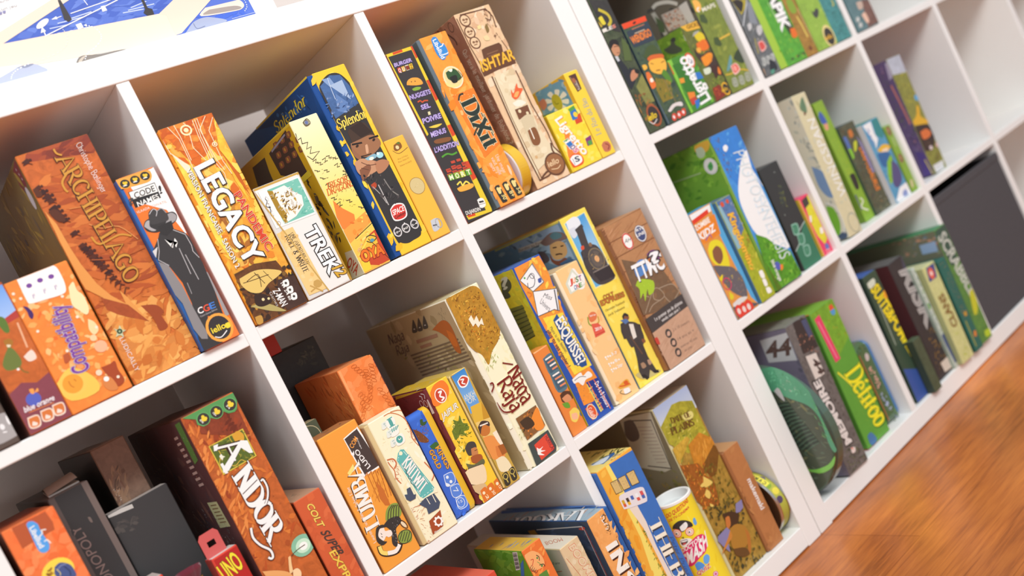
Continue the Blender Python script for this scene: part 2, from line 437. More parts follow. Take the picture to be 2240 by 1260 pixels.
# ------------------------------------------------------------------ room
def floor_mat():
    m = principled('laminate_floor', (1, 1, 1), .3, .45)
    nt = m.node_tree; b = nt.nodes['Principled BSDF']; L = nt.links.new
    tc = nt.nodes.new('ShaderNodeTexCoord')
    def noise(sc, det, st, dist=0):
        mp = nt.nodes.new('ShaderNodeMapping'); mp.inputs['Scale'].default_value = st
        n = nt.nodes.new('ShaderNodeTexNoise'); n.inputs['Scale'].default_value = sc; n.inputs['Detail'].default_value = det
        n.inputs['Roughness'].default_value = .62; n.inputs['Distortion'].default_value = dist
        L(tc.outputs['Object'], mp.inputs[0]); L(mp.outputs[0], n.inputs['Vector']); return n
    fine = noise(9, 8, (1.1, 16, 1), .6); big = noise(2.2, 4, (1.2, 5, 1), 1.2); cloud = noise(1.6, 3, (1.6, 2.4, 1), .5)
    r = nt.nodes.new('ShaderNodeValToRGB'); e = r.color_ramp.elements
    e[0].position = .3; e[0].color = (*lin('8A4A28'), 1); e[1].position = .68; e[1].color = (*lin('E68E44'), 1)
    k = e.new(.48); k.color = (*lin('C87438'), 1)
    mx = nt.nodes.new('ShaderNodeMix'); mx.inputs[0].default_value = .5
    L(fine.outputs['Fac'], mx.inputs[2]); L(big.outputs['Fac'], mx.inputs[3]); L(mx.outputs[0], r.inputs[0])
    # plank joints: 19 cm boards along the shelf
    br = nt.nodes.new('ShaderNodeTexBrick'); br.offset = .37
    br.inputs['Color1'].default_value = (1, 1, 1, 1); br.inputs['Color2'].default_value = (.9, .88, .86, 1); br.inputs['Mortar'].default_value = (.72, .66, .6, 1)
    br.inputs['Scale'].default_value = 1.0; br.inputs['Brick Width'].default_value = 1.28; br.inputs['Row Height'].default_value = .192; br.inputs['Mortar Size'].default_value = .0011
    L(tc.outputs['Object'], br.inputs['Vector'])
    m2 = nt.nodes.new('ShaderNodeMix'); m2.data_type = 'RGBA'; m2.blend_type = 'MULTIPLY'; m2.inputs[0].default_value = 1
    L(r.outputs[0], m2.inputs[6]); L(br.outputs['Color'], m2.inputs[7])
    r2 = nt.nodes.new('ShaderNodeValToRGB'); r2.color_ramp.elements[0].position = .35; r2.color_ramp.elements[1].position = .65
    r2.color_ramp.elements[0].color = (.72, .68, .67, 1); r2.color_ramp.elements[1].color = (1.06, 1.03, .99, 1)
    L(cloud.outputs['Fac'], r2.inputs[0])
    m3 = nt.nodes.new('ShaderNodeMix'); m3.data_type = 'RGBA'; m3.blend_type = 'MULTIPLY'; m3.inputs[0].default_value = 1
    L(m2.outputs[2], m3.inputs[6]); L(r2.outputs[0], m3.inputs[7]); L(m3.outputs[2], b.inputs['Base Color'])
    return m
def plane(name, pts, mat, kind='structure'):
    me = bpy.data.meshes.new(name); me.from_pydata(pts, [], [tuple(range(len(pts)))]); me.materials.append(mat)
    o = link(bpy.data.objects.new(name, me)); o['kind'] = kind; return o
plane('floor', [(-4, -4.5, 0), (5, -4.5, 0), (5, .6, 0), (-4, .6, 0)], floor_mat())
plane('wall_back', [(-4, .47, 0), (5, .47, 0), (5, .47, 2.9), (-4, .47, 2.9)], M_WALL)

# ------------------------------------------------------------------ shelving units
TT, TD, CH = .037, .01717, .335
DEPTH = .39
def unit(fr, ox, cols, rows, label, oz=0.0):
    """ox = left outer side in the frame; thick frame panels, thin dividers, shelf boards between dividers"""
    loc, rz = frame_xf(fr, ox, 0, 0)
    root = empty('shelving_unit', loc, (0, 0, rz)); tag(root, label, 'shelf', 'white cube shelving units')
    Wd = 2*TT+cols*CH+(cols-1)*TD; Ht = 2*TT+rows*CH+(rows-1)*TD+oz
    simple_box('side_panel', M_WHITE, (0, TT, 0, DEPTH, 0, Ht), root)
    simple_box('side_panel', M_WHITE, (Wd-TT, Wd, 0, DEPTH, 0, Ht), root)
    simple_box('top_panel', M_WHITE, (TT, Wd-TT, 0, DEPTH, Ht-TT, Ht), root)
    simple_box('bottom_panel', M_WHITE, (TT, Wd-TT, .0006, DEPTH, .002, TT+oz), root)
    for i in range(1, cols):
        x = TT+i*CH+(i-1)*TD
        simple_box('divider', M_WHITE, (x, x+TD, .0012, DEPTH, TT+oz, Ht-TT), root, bev=.0012)
    for i in range(cols):
        for j in range(1, rows):
            x = TT+i*(CH+TD); z = TT+oz+j*CH+(j-1)*TD
            simple_box('shelf_board', M_WHITE, (x, x+CH, .002, DEPTH-.002, z, z+TD), root, bev=.0012)
    return root
wl = 2*TT+4*CH+3*TD
unit('L', -wl, 4, 3, 'lower white cube shelving unit on the left, filled with orange and yellow boxes')
unit('R', 0.0, 5, 5, 'taller white cube shelving unit on the right, with green boxes and empty cubes', .00186)

# ------------------------------------------------------------------ boxes on the shelves
game_box(dict(kind='board_game_box',label='dark brown game box with grey badge at far left of the upper shelf',cat='board game',fr='L',x=-1.068,y=0.0,z=0.74134,w=0.055,h=0.215,d=0.2,cols=('5E5048','4A4240','5E5048','4A4240'),F=[('c','ABA6A4',[432,359,529,351,614,300,635,202,598,106,512,67,308,93]),
('e','EDEBEA',[459,220,23,33,0]),
('c','F2F0EE',[537,316,561,271,550,213,525,219,524,271]),
('l','F2F0EE',[440,164,477,153],13)]))
game_box(dict(kind='board_game_box',label='maroon game box with kangaroo desert art,second from left on upper shelf',cat='board game',fr='L',x=-1.0021,y=0.0,z=0.74134,w=0.0462,h=0.165,d=0.16,cols=('B05A34','6E4038','9C5A44','8A4A40'),F=[('g','6FA0E4',[0,1617,453,1617,453,1221,0,1221],'A8C4F0'),
('p','B5423A',[0,1287,139,1353,277,1254,453,1303,453,1155,0,1089]),
('p','C4662E*.3',[0,1155,453,1221,453,462,0,528]),
('p','8A4650*.1',[0,495,162,561,300,495,453,544,453,16,0,16]),
('c','5E7A34',[271,1314,312,1276,318,1198,297,1114,253,1127,236,1239]),
('c','A8742C',[200,1050,255,1051,283,1008,241,953,200,956]),
('c','6E7A3A',[214,967,252,920,268,786,223,723,108,734,81,806,137,892]),
('c','E8D8B8',[210,998,245,980,228,960,207,971]),
('s','8A6A2E',[226,731,233,669,275,628],16),
('c','E08A50',[408,869,429,762,394,722,359,798]),
('l','E8B088',[408,1172,380,883],19),
('c','F0D8C8',[303,807,405,842,412,742,331,735]),
('e','F8F5EE',[198,707,14,14,0]),
('e','5A64BC',[192,347,77,74,0]),
('c','F2A050',[197,463,239,451,224,399,196,414]),
('c','F2A050',[228,407,277,440,273,403]),
('t','F4EEEE',[55,254,320,-11,13,59],'blue orange',0.03,None,0,0),
('l','E88A40',[90,236,355,220],8),
('c','F4DCC8',[50,193,160,174,136,57,31,74]),
('c','D87A3C',[57,177,149,164,129,73,45,82]),
('c','F4E0D0',[57,92,82,131,100,117,118,95,99,77]),
('c','F4DCC8',[193,200,304,181,281,64,175,81]),
('c','D87A3C',[200,184,293,171,274,80,189,89]),
('c','F4E0D0',[201,99,225,138,244,124,262,102,244,84]),
('c','F4DCC8',[323,203,434,184,411,67,305,83]),
('c','D87A3C',[330,187,423,174,404,83,320,92]),
('c','F4E0D0',[331,102,355,141,374,127,393,105,374,87])]))
game_box(dict(kind='board_game_box',label='short orange party game box with purple lettering in white outline',cat='board game',fr='L',x=-0.9557,y=0.0,z=0.74134,w=0.07,h=0.161,d=0.24,cols=('F08A3C*.18','C86E34','F09048','E08040'),F=[('n','F8B060 FBC888 E87030 F6A450',[0,1607,688,1594,713,79,-41,284],120,110,60,20,80),
('c','F8C858',[-23,372,196,494,370,304,358,126,58,151]),
('e','FBC85C',[149,318,145,145,0]),
('e','F0A038',[149,318,107,107,0]),
('s','C87828',[123,363,122,311,145,274],11),
('s','C87828',[180,360,193,327],11),
('c','F8F5EE',[143,1612,347,1622,546,1609,574,1453,550,1309,489,1271,308,1287,157,1307,132,1361]),
('e','7A4A9C',[225,1495,30,26,0]),
('l','9A80B0',[214,1391,206,1343],9),
('l','9A80B0',[229,1395,225,1366],7),
('e','7A4A9C',[351,1506,31,26,0]),
('l','9A80B0',[340,1401,332,1352],9),
('l','9A80B0',[356,1405,351,1375],7),
('e','7A4A9C',[472,1499,31,26,0]),
('l','9A80B0',[461,1393,452,1344],9),
('l','9A80B0',[477,1397,472,1367],7),
('c','4A2A68',[69,1311,111,1280,129,1196,95,1147,77,1180,83,1242]),
('c','F8E4B0',[583,1317,654,1354,648,1250,683,1169,671,1013,619,956,569,1031,530,1127]),
('c','F8D8A0',[608,907,654,847,658,751,591,715,566,793]),
('e','F8D0A0',[565,687,37,37,0]),
('e','F4B890',[594,567,69,69,0]),
('e','F8D8B8',[444,307,34,34,0]),
('c','A84A28',[490,350,586,343,653,351,642,249,651,110,558,77,519,203]),
('c','D8864A',[474,265,539,193,547,55,457,75,428,169]),
('e','F8F5EE',[483,208,29,29,0]),
('c','B85A34',[198,649,256,647,246,574,178,555]),
('e','F8E8D0',[44,1475,16,16,0]),
('e','F8E8D0',[87,1398,16,16,0]),
('e','F8E8D0',[479,1249,17,17,0]),
('e','F8E8D0',[518,974,17,17,0]),
('e','F8E8D0',[84,998,16,16,0]),
('e','F8E8D0',[648,783,17,17,0]),
('e','F8E8D0',[605,173,17,17,0]),
('e','F8E8D0',[257,673,17,17,0]),
('t','5E2A7A',[376,380,85,782,-178,20],'Compatibility',0.13,None,0,0),
('t','F8F5EE',[376,380,85,782,-178,20],'Compatibility',0.085,None,0,0),
('t','7C3A9E',[376,380,85,782,-178,20],'Compatibility',0.03,None,0,0)]))
game_box(dict(kind='board_game_box',label='tall orange desert-landscape game box with golden curly lettering',cat='board game',fr='L',x=-0.8815,y=0.008,z=0.74134,w=0.0848,h=0.2908,d=0.29,cols=('D07030*.3','6A5A34','A85A38','7A4A38'),tray='7A3A34',side=1.7,F=[('n','8A3A28 9C442C B2552E 7A3428',[-8,2916,837,2909,830,2588,-9,2633],70,300,120,10,30),
('p','C4652E*.45',[-9,2822,864,2660,911,1162,388,1172,-10,1561]),
('n','D87C3A C8682E B85828 A84E28',[-9,2633,864,2604,864,850,31,852],130,320,90,0,35),
('p','D98840*.35',[156,1114,487,627,772,127,859,-24,25,-1,0,366]),
('n','E8A050 F0B060 D88038 C8702E',[83,961,930,710,859,-24,25,-1],110,260,110,30,60),
('p','E49A4E',[12,2221,63,2038,73,1739,94,1516,151,1237,229,1054,334,900,339,1072,387,956,429,775,480,612,228,841,135,1070,11,1232,-10,1561,11,1979]),
('p','A85028*.3',[114,1080,350,879,476,605,213,808,114,920]),
('c','9E4A26',[472,810,628,752,682,646,633,600,643,460,535,456,535,618]),
('p','4A2418',[38,2819,84,2837,112,2845,122,2816,109,2787,78,2784,37,2774,37,2789,70,2803,37,2805]),
('e','4A2418',[133,2818,16,16,0]),
('l','4A2418',[98,2791,134,2762],9),
('p','55291A',[24,2498,65,2514,91,2521,101,2494,90,2467,62,2465,25,2457,25,2470,54,2483,24,2485]),
('e','55291A',[111,2496,15,15,0]),
('l','55291A',[81,2471,115,2444],9),
('p','3E2016',[36,2434,84,2452,112,2460,126,2428,115,2397,83,2395,40,2385,39,2401,72,2416,37,2419]),
('e','3E2016',[138,2430,17,17,0]),
('l','3E2016',[104,2402,145,2369],10),
('p','4A2418',[52,2369,105,2389,138,2398,155,2361,145,2325,108,2323,59,2312,57,2330,95,2347,54,2351]),
('e','4A2418',[169,2363,19,19,0]),
('l','4A2418',[132,2330,180,2293],11),
('p','55291A',[87,2311,129,2326,155,2333,163,2307,152,2280,123,2279,86,2271,86,2284,116,2296,87,2298]),
('e','55291A',[174,2308,15,15,0]),
('l','55291A',[142,2284,174,2257],9),
('p','3E2016',[57,2222,113,2243,147,2251,161,2215,147,2179,109,2177,58,2166,58,2184,98,2201,57,2204]),
('e','3E2016',[175,2217,20,20,0]),
('l','3E2016',[134,2184,179,2147],12),
('p','4A2418',[74,2165,126,2184,157,2192,172,2157,160,2123,125,2122,78,2112,77,2129,113,2145,75,2148]),
('e','4A2418',[185,2159,18,18,0]),
('l','4A2418',[148,2128,193,2093],11),
('p','55291A',[96,2105,141,2121,169,2128,183,2097,175,2067,143,2066,102,2057,100,2072,132,2086,98,2089]),
('e','55291A',[195,2099,16,16,0]),
('l','55291A',[163,2071,205,2039],9),
('p','3E2016',[133,2054,171,2067,194,2072,201,2048,191,2025,165,2024,132,2017,132,2029,159,2040,132,2042]),
('e','3E2016',[211,2050,13,13,0]),
('l','3E2016',[182,2029,211,2004],8),
('p','4A2418',[141,1879,187,1895,215,1901,226,1871,214,1842,183,1841,142,1833,142,1848,174,1861,141,1864]),
('e','4A2418',[237,1873,16,16,0]),
('l','4A2418',[204,1847,241,1816],9),
('p','55291A',[157,1717,199,1731,224,1736,236,1709,227,1682,198,1681,161,1674,160,1687,189,1700,158,1703]),
('e','55291A',[246,1710,15,15,0]),
('l','55291A',[217,1686,252,1657],9),
('p','3E2016',[166,1667,214,1683,243,1690,258,1657,249,1626,216,1626,173,1617,171,1633,204,1647,168,1651]),
('e','3E2016',[270,1659,17,17,0]),
('l','3E2016',[237,1631,280,1597],10),
('p','4A2418',[188,1611,242,1628,274,1635,285,1602,270,1570,234,1569,187,1560,188,1576,225,1591,188,1595]),
('e','4A2418',[298,1604,18,18,0]),
('l','4A2418',[258,1575,298,1540],11),
('p','55291A',[200,1550,246,1565,274,1571,285,1541,274,1512,242,1512,201,1504,201,1518,234,1531,200,1535]),
('e','55291A',[297,1542,16,16,0]),
('l','55291A',[263,1517,301,1485],9),
('p','3E2016',[215,1502,265,1518,296,1525,310,1491,299,1459,264,1459,219,1451,218,1467,253,1481,216,1485]),
('e','3E2016',[323,1493,18,18,0]),
('l','3E2016',[287,1465,330,1429],10),
('p','4A2418',[231,1450,277,1465,304,1471,319,1440,310,1410,278,1410,237,1402,235,1417,267,1431,233,1435]),
('e','4A2418',[331,1441,16,16,0]),
('l','4A2418',[299,1415,340,1381],9),
('p','55291A',[253,1393,302,1408,332,1414,342,1383,328,1354,295,1354,252,1346,252,1361,287,1374,253,1378]),
('e','55291A',[354,1385,17,17,0]),
('l','55291A',[317,1359,355,1326],10),
('p','3E2016',[275,1321,317,1334,343,1340,353,1312,343,1286,314,1286,276,1279,276,1293,306,1304,275,1308]),
('e','3E2016',[364,1314,15,15,0]),
('l','3E2016',[333,1291,367,1262],9),
('p','4A2418',[295,1240,333,1252,356,1257,367,1232,358,1208,332,1208,298,1202,297,1214,324,1225,296,1228]),
('e','4A2418',[376,1233,13,13,0]),
('l','4A2418',[349,1212,382,1185],8),
('p','55291A',[327,1172,358,1182,378,1186,388,1165,382,1144,360,1144,331,1139,330,1150,352,1159,329,1162]),
('e','55291A',[396,1165,11,11,0]),
('l','55291A',[374,1148,402,1124],7),
('c','5A2E1C',[-30,2479,32,2495,74,2438,64,2388,7,2397]),
('c','5A2E1C',[42,2195,120,2204,168,2103,157,2027,79,2072]),
('l','5A2E1C',[292,1295,255,1244],12),
('l','5A2E1C',[292,1295,335,1276],12),
('l','5A2E1C',[322,1239,284,1186],12),
('l','5A2E1C',[322,1239,364,1220],12),
('l','5A2E1C',[351,1182,312,1127],12),
('l','5A2E1C',[351,1182,394,1164],12),
('l','5A2E1C',[381,1126,341,1069],12),
('l','5A2E1C',[381,1126,424,1107],12),
('l','5A2E1C',[411,1070,369,1010],12),
('l','5A2E1C',[411,1070,453,1051],12),
('s','B86030',[219,1515,506,1419,823,1421],10),
('s','E09858',[379,1908,486,1810,671,1761,802,1540],10),
('s','D88848',[263,2146,618,2086],10),
('f','3A1C10',[375,2726,57,-1633,195,38],'ARCHIPELAGO',0.1,None,0,0),
('f','D2963C',[386,2727,59,-1630,189,35],'ARCHIPELAGO',0.05,'5A3018',0.05,0),
('s','D2963C',[419,2853,425,2795,470,2756],22),
('s','D2963C',[456,2563,338,2471,322,2382,338,2334],24),
('s','D2963C',[336,1763,384,1648,627,1669,752,1603],22),
('f','F4ECE4',[665,2823,11,-636,71,19],'Christophe Bœlinger',-0.02,None,0,0.5),
('c','C8D0A8',[82,696,119,665,156,701,160,646,194,622,149,611,140,562,107,599,60,595,93,638]),
('e','3A4A34',[126,638,31,31,0]),
('e','A8B890',[126,638,12,12,0]),
('t','F4E8E0',[84,562,-9,-423,52,2],'LUDICALLY',-0.005,None,0,0)],L=[('p','6A3036',[46,2893,93,2605,210,2548,437,2563,369,2853]),
('n','7E6A2C 6A5A34 8A7838 5A5040 4E4844',[1510,2861,274,2836,-61,1619,3218,2165],70,300,90,70,40),
('e','D8DCE8',[214,2455,85,141,0]),
('l','C8A0A8',[207,2827,192,2796],24),
('l','C8A0A8',[186,2762,171,2730],24),
('l','C8A0A8',[165,2697,150,2665],24)]))
game_box(dict(kind='board_game_box',label='orange and white game box with black hatted spy silhouette',cat='board game',fr='L',x=-0.7966,y=-0.004,z=0.74134,w=0.0485,h=0.2265,d=0.16,cols=('F07A30','2E62A8','F3E8E2','D8672C'),seam=0.004,tray='2F64AA',F=[('p','F8F4F0',[178,2226,454,2249,502,2261,508,1388,457,1378,386,1723,174,1887,125,2114]),
('p','F4EFEA',[507,2259,544,2250,558,-24,497,5]),
('l','B04A34',[491,2261,472,1133,498,15],7),
('c','F8A850',[4,2267,80,2288,377,2251,424,2210,399,2140,324,2108,49,2133,13,2156]),
('e','F8B040',[84,2183,67,61,0]),
('e','3A3632',[84,2183,57,52,0]),
('e','F0C838',[76,2197,15,15,0]),
('e','F0C838',[103,2191,15,15,0]),
('e','F0C838',[85,2186,20,20,0]),
('l','F8F5EE',[51,2163,99,2161],11),
('e','F8B040',[211,2186,67,62,0]),
('e','3A3632',[211,2186,58,52,0]),
('e','F0C838',[203,2201,15,15,0]),
('e','F0C838',[231,2195,15,15,0]),
('e','F0C838',[213,2189,21,21,0]),
('l','F8F5EE',[179,2167,227,2164],11),
('e','F8B040',[340,2190,68,62,0]),
('e','3A3632',[340,2190,58,53,0]),
('e','F0C838',[332,2205,15,15,0]),
('e','F0C838',[360,2198,15,15,0]),
('e','F0C838',[342,2193,21,21,0]),
('l','F8F5EE',[307,2170,356,2168],11),
('p','2E2C2C',[68,2076,408,2081,391,1883,62,1874]),
('p','F8F5EE',[78,2070,400,2072,392,1963,72,1982]),
('t','3E3A3A',[112,1978,258,5,8,68],'CODE',0.02,None,0,0),
('t','F8F5EE',[99,1876,272,7,6,58],'NAMES',0.02,None,0,0),
('t','3A3838',[406,1928,24,1,21,92],'!',0.05,None,0,0),
('t','4A4644',[21,1926,53,9,16,69],'?',0.05,None,0,0),
('t','F8E8DC',[47,1804,165,4,4,30],'VLAADA',0.0,None,0,0),
('t','E8A890',[242,1810,189,-3,5,28],'CHVATIL',-0.005,None,0,0),
('p','3E3B3B',[176,1502,258,1489,348,1490,458,1388,491,1292,489,1125,479,941,459,652,413,306,349,9,514,-3,514,-47,-1,-21,11,169,136,583,149,852,103,1080,15,1201,6,1328,142,1455]),
('p','8C8888',[10,1192,95,1105,131,817,127,523,138,195,111,121,44,153,13,297,36,628,-10,817,2,999]),
('p','A09C9C',[470,860,512,799,482,275,428,273,450,549]),
('p','D8D4D2',[-12,1324,83,1357,7,1245,-22,1257]),
('l','C8C4C4',[126,1441,74,1299,19,1209,103,1101],7),
('l','B8B4B4',[305,1244,288,907],9),
('l','B8B4B4',[337,1147,342,810],9),
('l','A8A4A4',[199,830,188,687],7),
('l','D0CCCC',[341,1476,449,1371,456,1223,439,1147,472,1049],7),
('p','F8F5EE',[198,1412,224,1302,240,1275,312,1377,323,1319,279,1265,269,1331,233,1340]),
('l','5A5656',[273,1340,231,1295],15),
('c','3A3737',[43,1637,90,1689,159,1702,237,1701,369,1690,442,1677,466,1621,426,1565,330,1532,242,1516,145,1519,62,1569]),
('c','A4A0A0',[348,1667,420,1673,457,1618,418,1568,330,1552,259,1550,326,1605]),
('c','B0ACAC',[51,1634,92,1678,138,1680,112,1609,159,1546,105,1556]),
('c','454242',[143,1702,172,1767,226,1796,261,1789,279,1761,333,1768,364,1712,353,1610,248,1606,141,1628]),
('s','D8D4D4',[172,1747,242,1790,270,1749,235,1698],7),
('s','C8C4C4',[270,1749,335,1760,361,1693],5),
('p','353232',[194,1577,376,1585,354,1481,241,1435,184,1479]),
('t','F4F2F0',[149,432,65,-2,13,71],'C',0.03,None,0,0),
('t','E85A40',[222,426,72,-1,12,74],'G',0.03,None,0,0),
('t','4A80D0',[305,425,66,-2,11,72],'E',0.03,None,0,0),
('t','D8D4D4',[150,388,225,1,2,21],'Czech Games Edition',-0.01,None,0,0),
('p','F08038',[234,367,454,261,556,-28,276,-11,145,105]),
('e','F8A848',[300,185,166,178,0]),
('e','3A3636',[300,185,133,145,0]),
('t','F8DC40',[193,152,180,-2,2,71],'iello',0.03,None,0,0),
('c','F8DC40',[379,196,431,194,424,138,372,140]),
('s','F4F2F0',[198,106,264,71,364,115],12),
('l','D8CCC4',[-30,836,-16,95],18)]))
game_box(dict(kind='board_game_box',label='tall orange and gold game box with circuit lines and large white lettering',cat='board game',fr='L',x=-0.7224,y=0.0,z=0.74134,w=0.0743,h=0.2666,d=0.28,cols=('F0A83C*.25','E8962C','D88830','C87828'),seam=0.003,tray='E89428',F=[('n','F8C84C E8842C F0A034 D86A24 FBDC6C',[17,2669,740,2662,691,102,-31,38],170,260,130,60,80),
('p','D66A26*.4',[18,2681,740,2662,766,2410,407,2213,194,2193,100,2452]),
('n','E07A2C C85A22 F09A40 D06828',[23,2667,745,2647,722,2324,163,2329],80,160,90,40,60),
('p','F8D858*.25',[27,2306,183,2122,139,1444,95,867,34,1190,36,1684]),
('p','F8C040*.4',[734,2600,765,2155,676,1782,652,1435,610,1756,612,2212]),
('n','F8D860 F8C850 E89430',[734,2600,844,2561,738,893,651,1031],60,140,80,60,60),
('l','FBE4BC',[132,2664,200,2478,194,2193,183,1973],9),
('l','FBE4BC',[217,2659,227,2505,215,2185],9),
('l','FBE4BC',[339,2653,365,2606],9),
('l','FBE4BC',[349,2498,311,2324,385,2121],9),
('l','FBE4BC',[462,2646,440,2427,428,2104],9),
('l','FBE4BC',[495,2647,465,2418,453,2095],9),
('l','FBE4BC',[527,2649,495,2407,481,2059,524,1891,480,1706],9),
('l','FBE4BC',[641,2646,494,2509,504,2252,514,2072,546,1933],9),
('l','FBE4BC',[723,2604,597,2459,590,2271],9),
('l','FBE4BC',[583,2236,579,2047,610,1858],9),
('l','FBE4BC',[-3,2590,17,2335],9),
('o','FBE8B8',[332,2555,64,59,0],21),
('e','FBE8B8',[332,2555,31,28,0]),
('o','FBE8B8',[583,2276,29,26,0],12),
('e','FBF0D0',[583,2276,12,12,0]),
('p','F4E4C8',[17,2359,162,2130,141,1989,99,2055]),
('p','C8641E',[606,2201,698,1824,697,1519,654,1739]),
('p','A86830*.2',[183,1973,265,1392,263,844,243,1152,182,1625]),
('n','B87838 A86428 C88838',[183,1923,373,1899,455,661,200,673],40,160,60,60,30),
('p','6A4224*.6',[33,697,327,717,606,645,692,304,745,1,-1,-1]),
('n','5A3820 8A5A2C 3E2A20 C8943C 2E2420 4A3428',[43,644,758,528,745,1,-1,-1],120,110,60,40,90),
('c','E4C470',[69,620,284,636,465,581,605,494,529,452,379,419,241,357,115,414,53,540]),
('s','4A3018',[136,552,305,577,273,417],9),
('s','4A3018',[273,616,336,438],9),
('s','4A3018',[84,551,231,535,433,520],9),
('s','4A3018',[390,589,443,440],7),
('c','B8A868',[31,255,219,218,378,70,415,15,256,89,104,196]),
('c','3A2A24',[136,355,272,318,314,199,177,187,104,246]),
('e','E8D8A0',[219,267,19,19,0]),
('e','E8D8A0',[288,248,16,16,0]),
('c','C89848',[20,112,104,98,82,9,10,19]),
('p','4A342C*.3',[507,412,758,376,762,6,447,0,399,210]),
('t','F6F3EE',[208,2073,29,-1347,260,31],'LEGACY',0.02,'2E2420',0.035,0),
('t','F8F5F0',[200,2086,27,-1351,264,30],'LEGACY',0.02,None,0,0),
('t','F8F5EE',[499,1603,57,-810,100,21],'PANDEMIC',0.07,None,0,0),
('t','D6452C',[499,1603,57,-810,100,21],'PANDEMIC',0.03,None,0,0),
('t','4A3018',[94,2085,-3,-1339,63,16],'VERSION FRANCAISE - SAISON 2',0.02,None,0,0),
('t','F6F2EA',[91,2088,-3,-1339,63,16],'VERSION FRANCAISE - SAISON 2',0.01,None,0,0),
('t','F0EEEA',[381,313,10,-229,92,3],'Z-MAN',0.03,None,0,0),
('t','D8D4D0',[327,312,8,-198,38,3],'Games',-0.01,None,0,0),
('c','F8F5EE',[559,373,631,367,611,290,542,301]),
('e','4A4440',[585,332,17,17,0]),
('c','F8F5EE',[568,276,640,269,620,192,551,204]),
('e','4A4440',[594,234,17,17,0]),
('c','F8F5EE',[576,180,647,172,627,96,558,107]),
('e','4A4440',[602,138,17,17,0]),
('t','F8F5EE',[518,357,4,-241,36,2],'14+ 2-4 60',0.02,None,0,0),
('l','8A3A28',[740,2662,745,27],9)]))
game_box(dict(kind='board_game_box',label='small grey game box with mountain postcard picture and black lettering',cat='board game',fr='L',x=-0.6455,y=0.0,z=0.74134,w=0.0684,h=0.1584,d=0.09,cols=('DCDAD4','B8892C','C8A050','B89040'),F=[('p','C8A04C',[-6,1588,678,1589,679,1545,9,1549]),
('p','B8903C',[672,1589,695,1551,695,8,645,12]),
('p','ECEAE4',[9,1549,647,1552,642,32,298,4]),
('p','F6F4EE',[44,1524,659,1524,634,986,42,1007]),
('l','C8C4BC',[44,1524,42,1007,634,986],8),
('p','7CC4B0',[170,1507,634,1506,631,1015,175,1022]),
('n','9AD4C4 62B4A0 B8E0D0',[426,1507,634,1506,629,1033,471,1028],30,60,20,20,40),
('p','F4F0E8',[221,1476,414,1484,488,1370,574,1279,538,1154,368,1057,178,1026,200,1181]),
('p','A8842C',[165,1498,233,1471,234,1276,260,1101,189,1021,164,1223]),
('n','B89030 8A6A28 6A5020 D8B860 EEE8D8',[173,1467,451,1384,501,1141,195,1032],70,60,22,50,60),
('n','FFFFFF D8D0C0 A89048',[414,1484,525,1355,513,1164,379,1190],20,60,22,50,50),
('s','3A3A40',[90,1417,97,1373,56,1321,92,1279,58,1184],8),
('t','3A3A40',[95,1437,-22,-281,38,-4],'Chamonix',-0.03,None,0,0.3),
('o','A8A098',[104,1062,25,25,0],5),
('p','F0CC88',[12,947,254,951,287,48,30,63]),
('n','F4D498 E8BC70',[21,944,249,942,257,88,73,120],24,90,60,60,60),
('c','C8A058',[175,203,244,198,262,124,193,104,147,151]),
('l','C8A058',[100,172,228,36],20),
('l','C8A058',[73,94,274,145],19),
('t','F8F6F2',[368,851,43,-654,191,8],'TREK',0.05,'2E2A28',0.045,0),
('t','FBF9F5',[368,851,43,-654,191,8],'TREK',0.03,None,0,0),
('t','D8A838',[482,250,28,-132,152,-8],'12',0.05,'4A3414',0.04,0),
('f','4A4038',[179,885,12,-448,47,2],'UNE AVENTURE EN',0.03,None,0,0),
('f','4A4038',[95,877,11,-534,75,1],'ROLL & WRITE',0.06,None,0,0),
('l','C8A458',[-3,1543,309,-9],18)]))
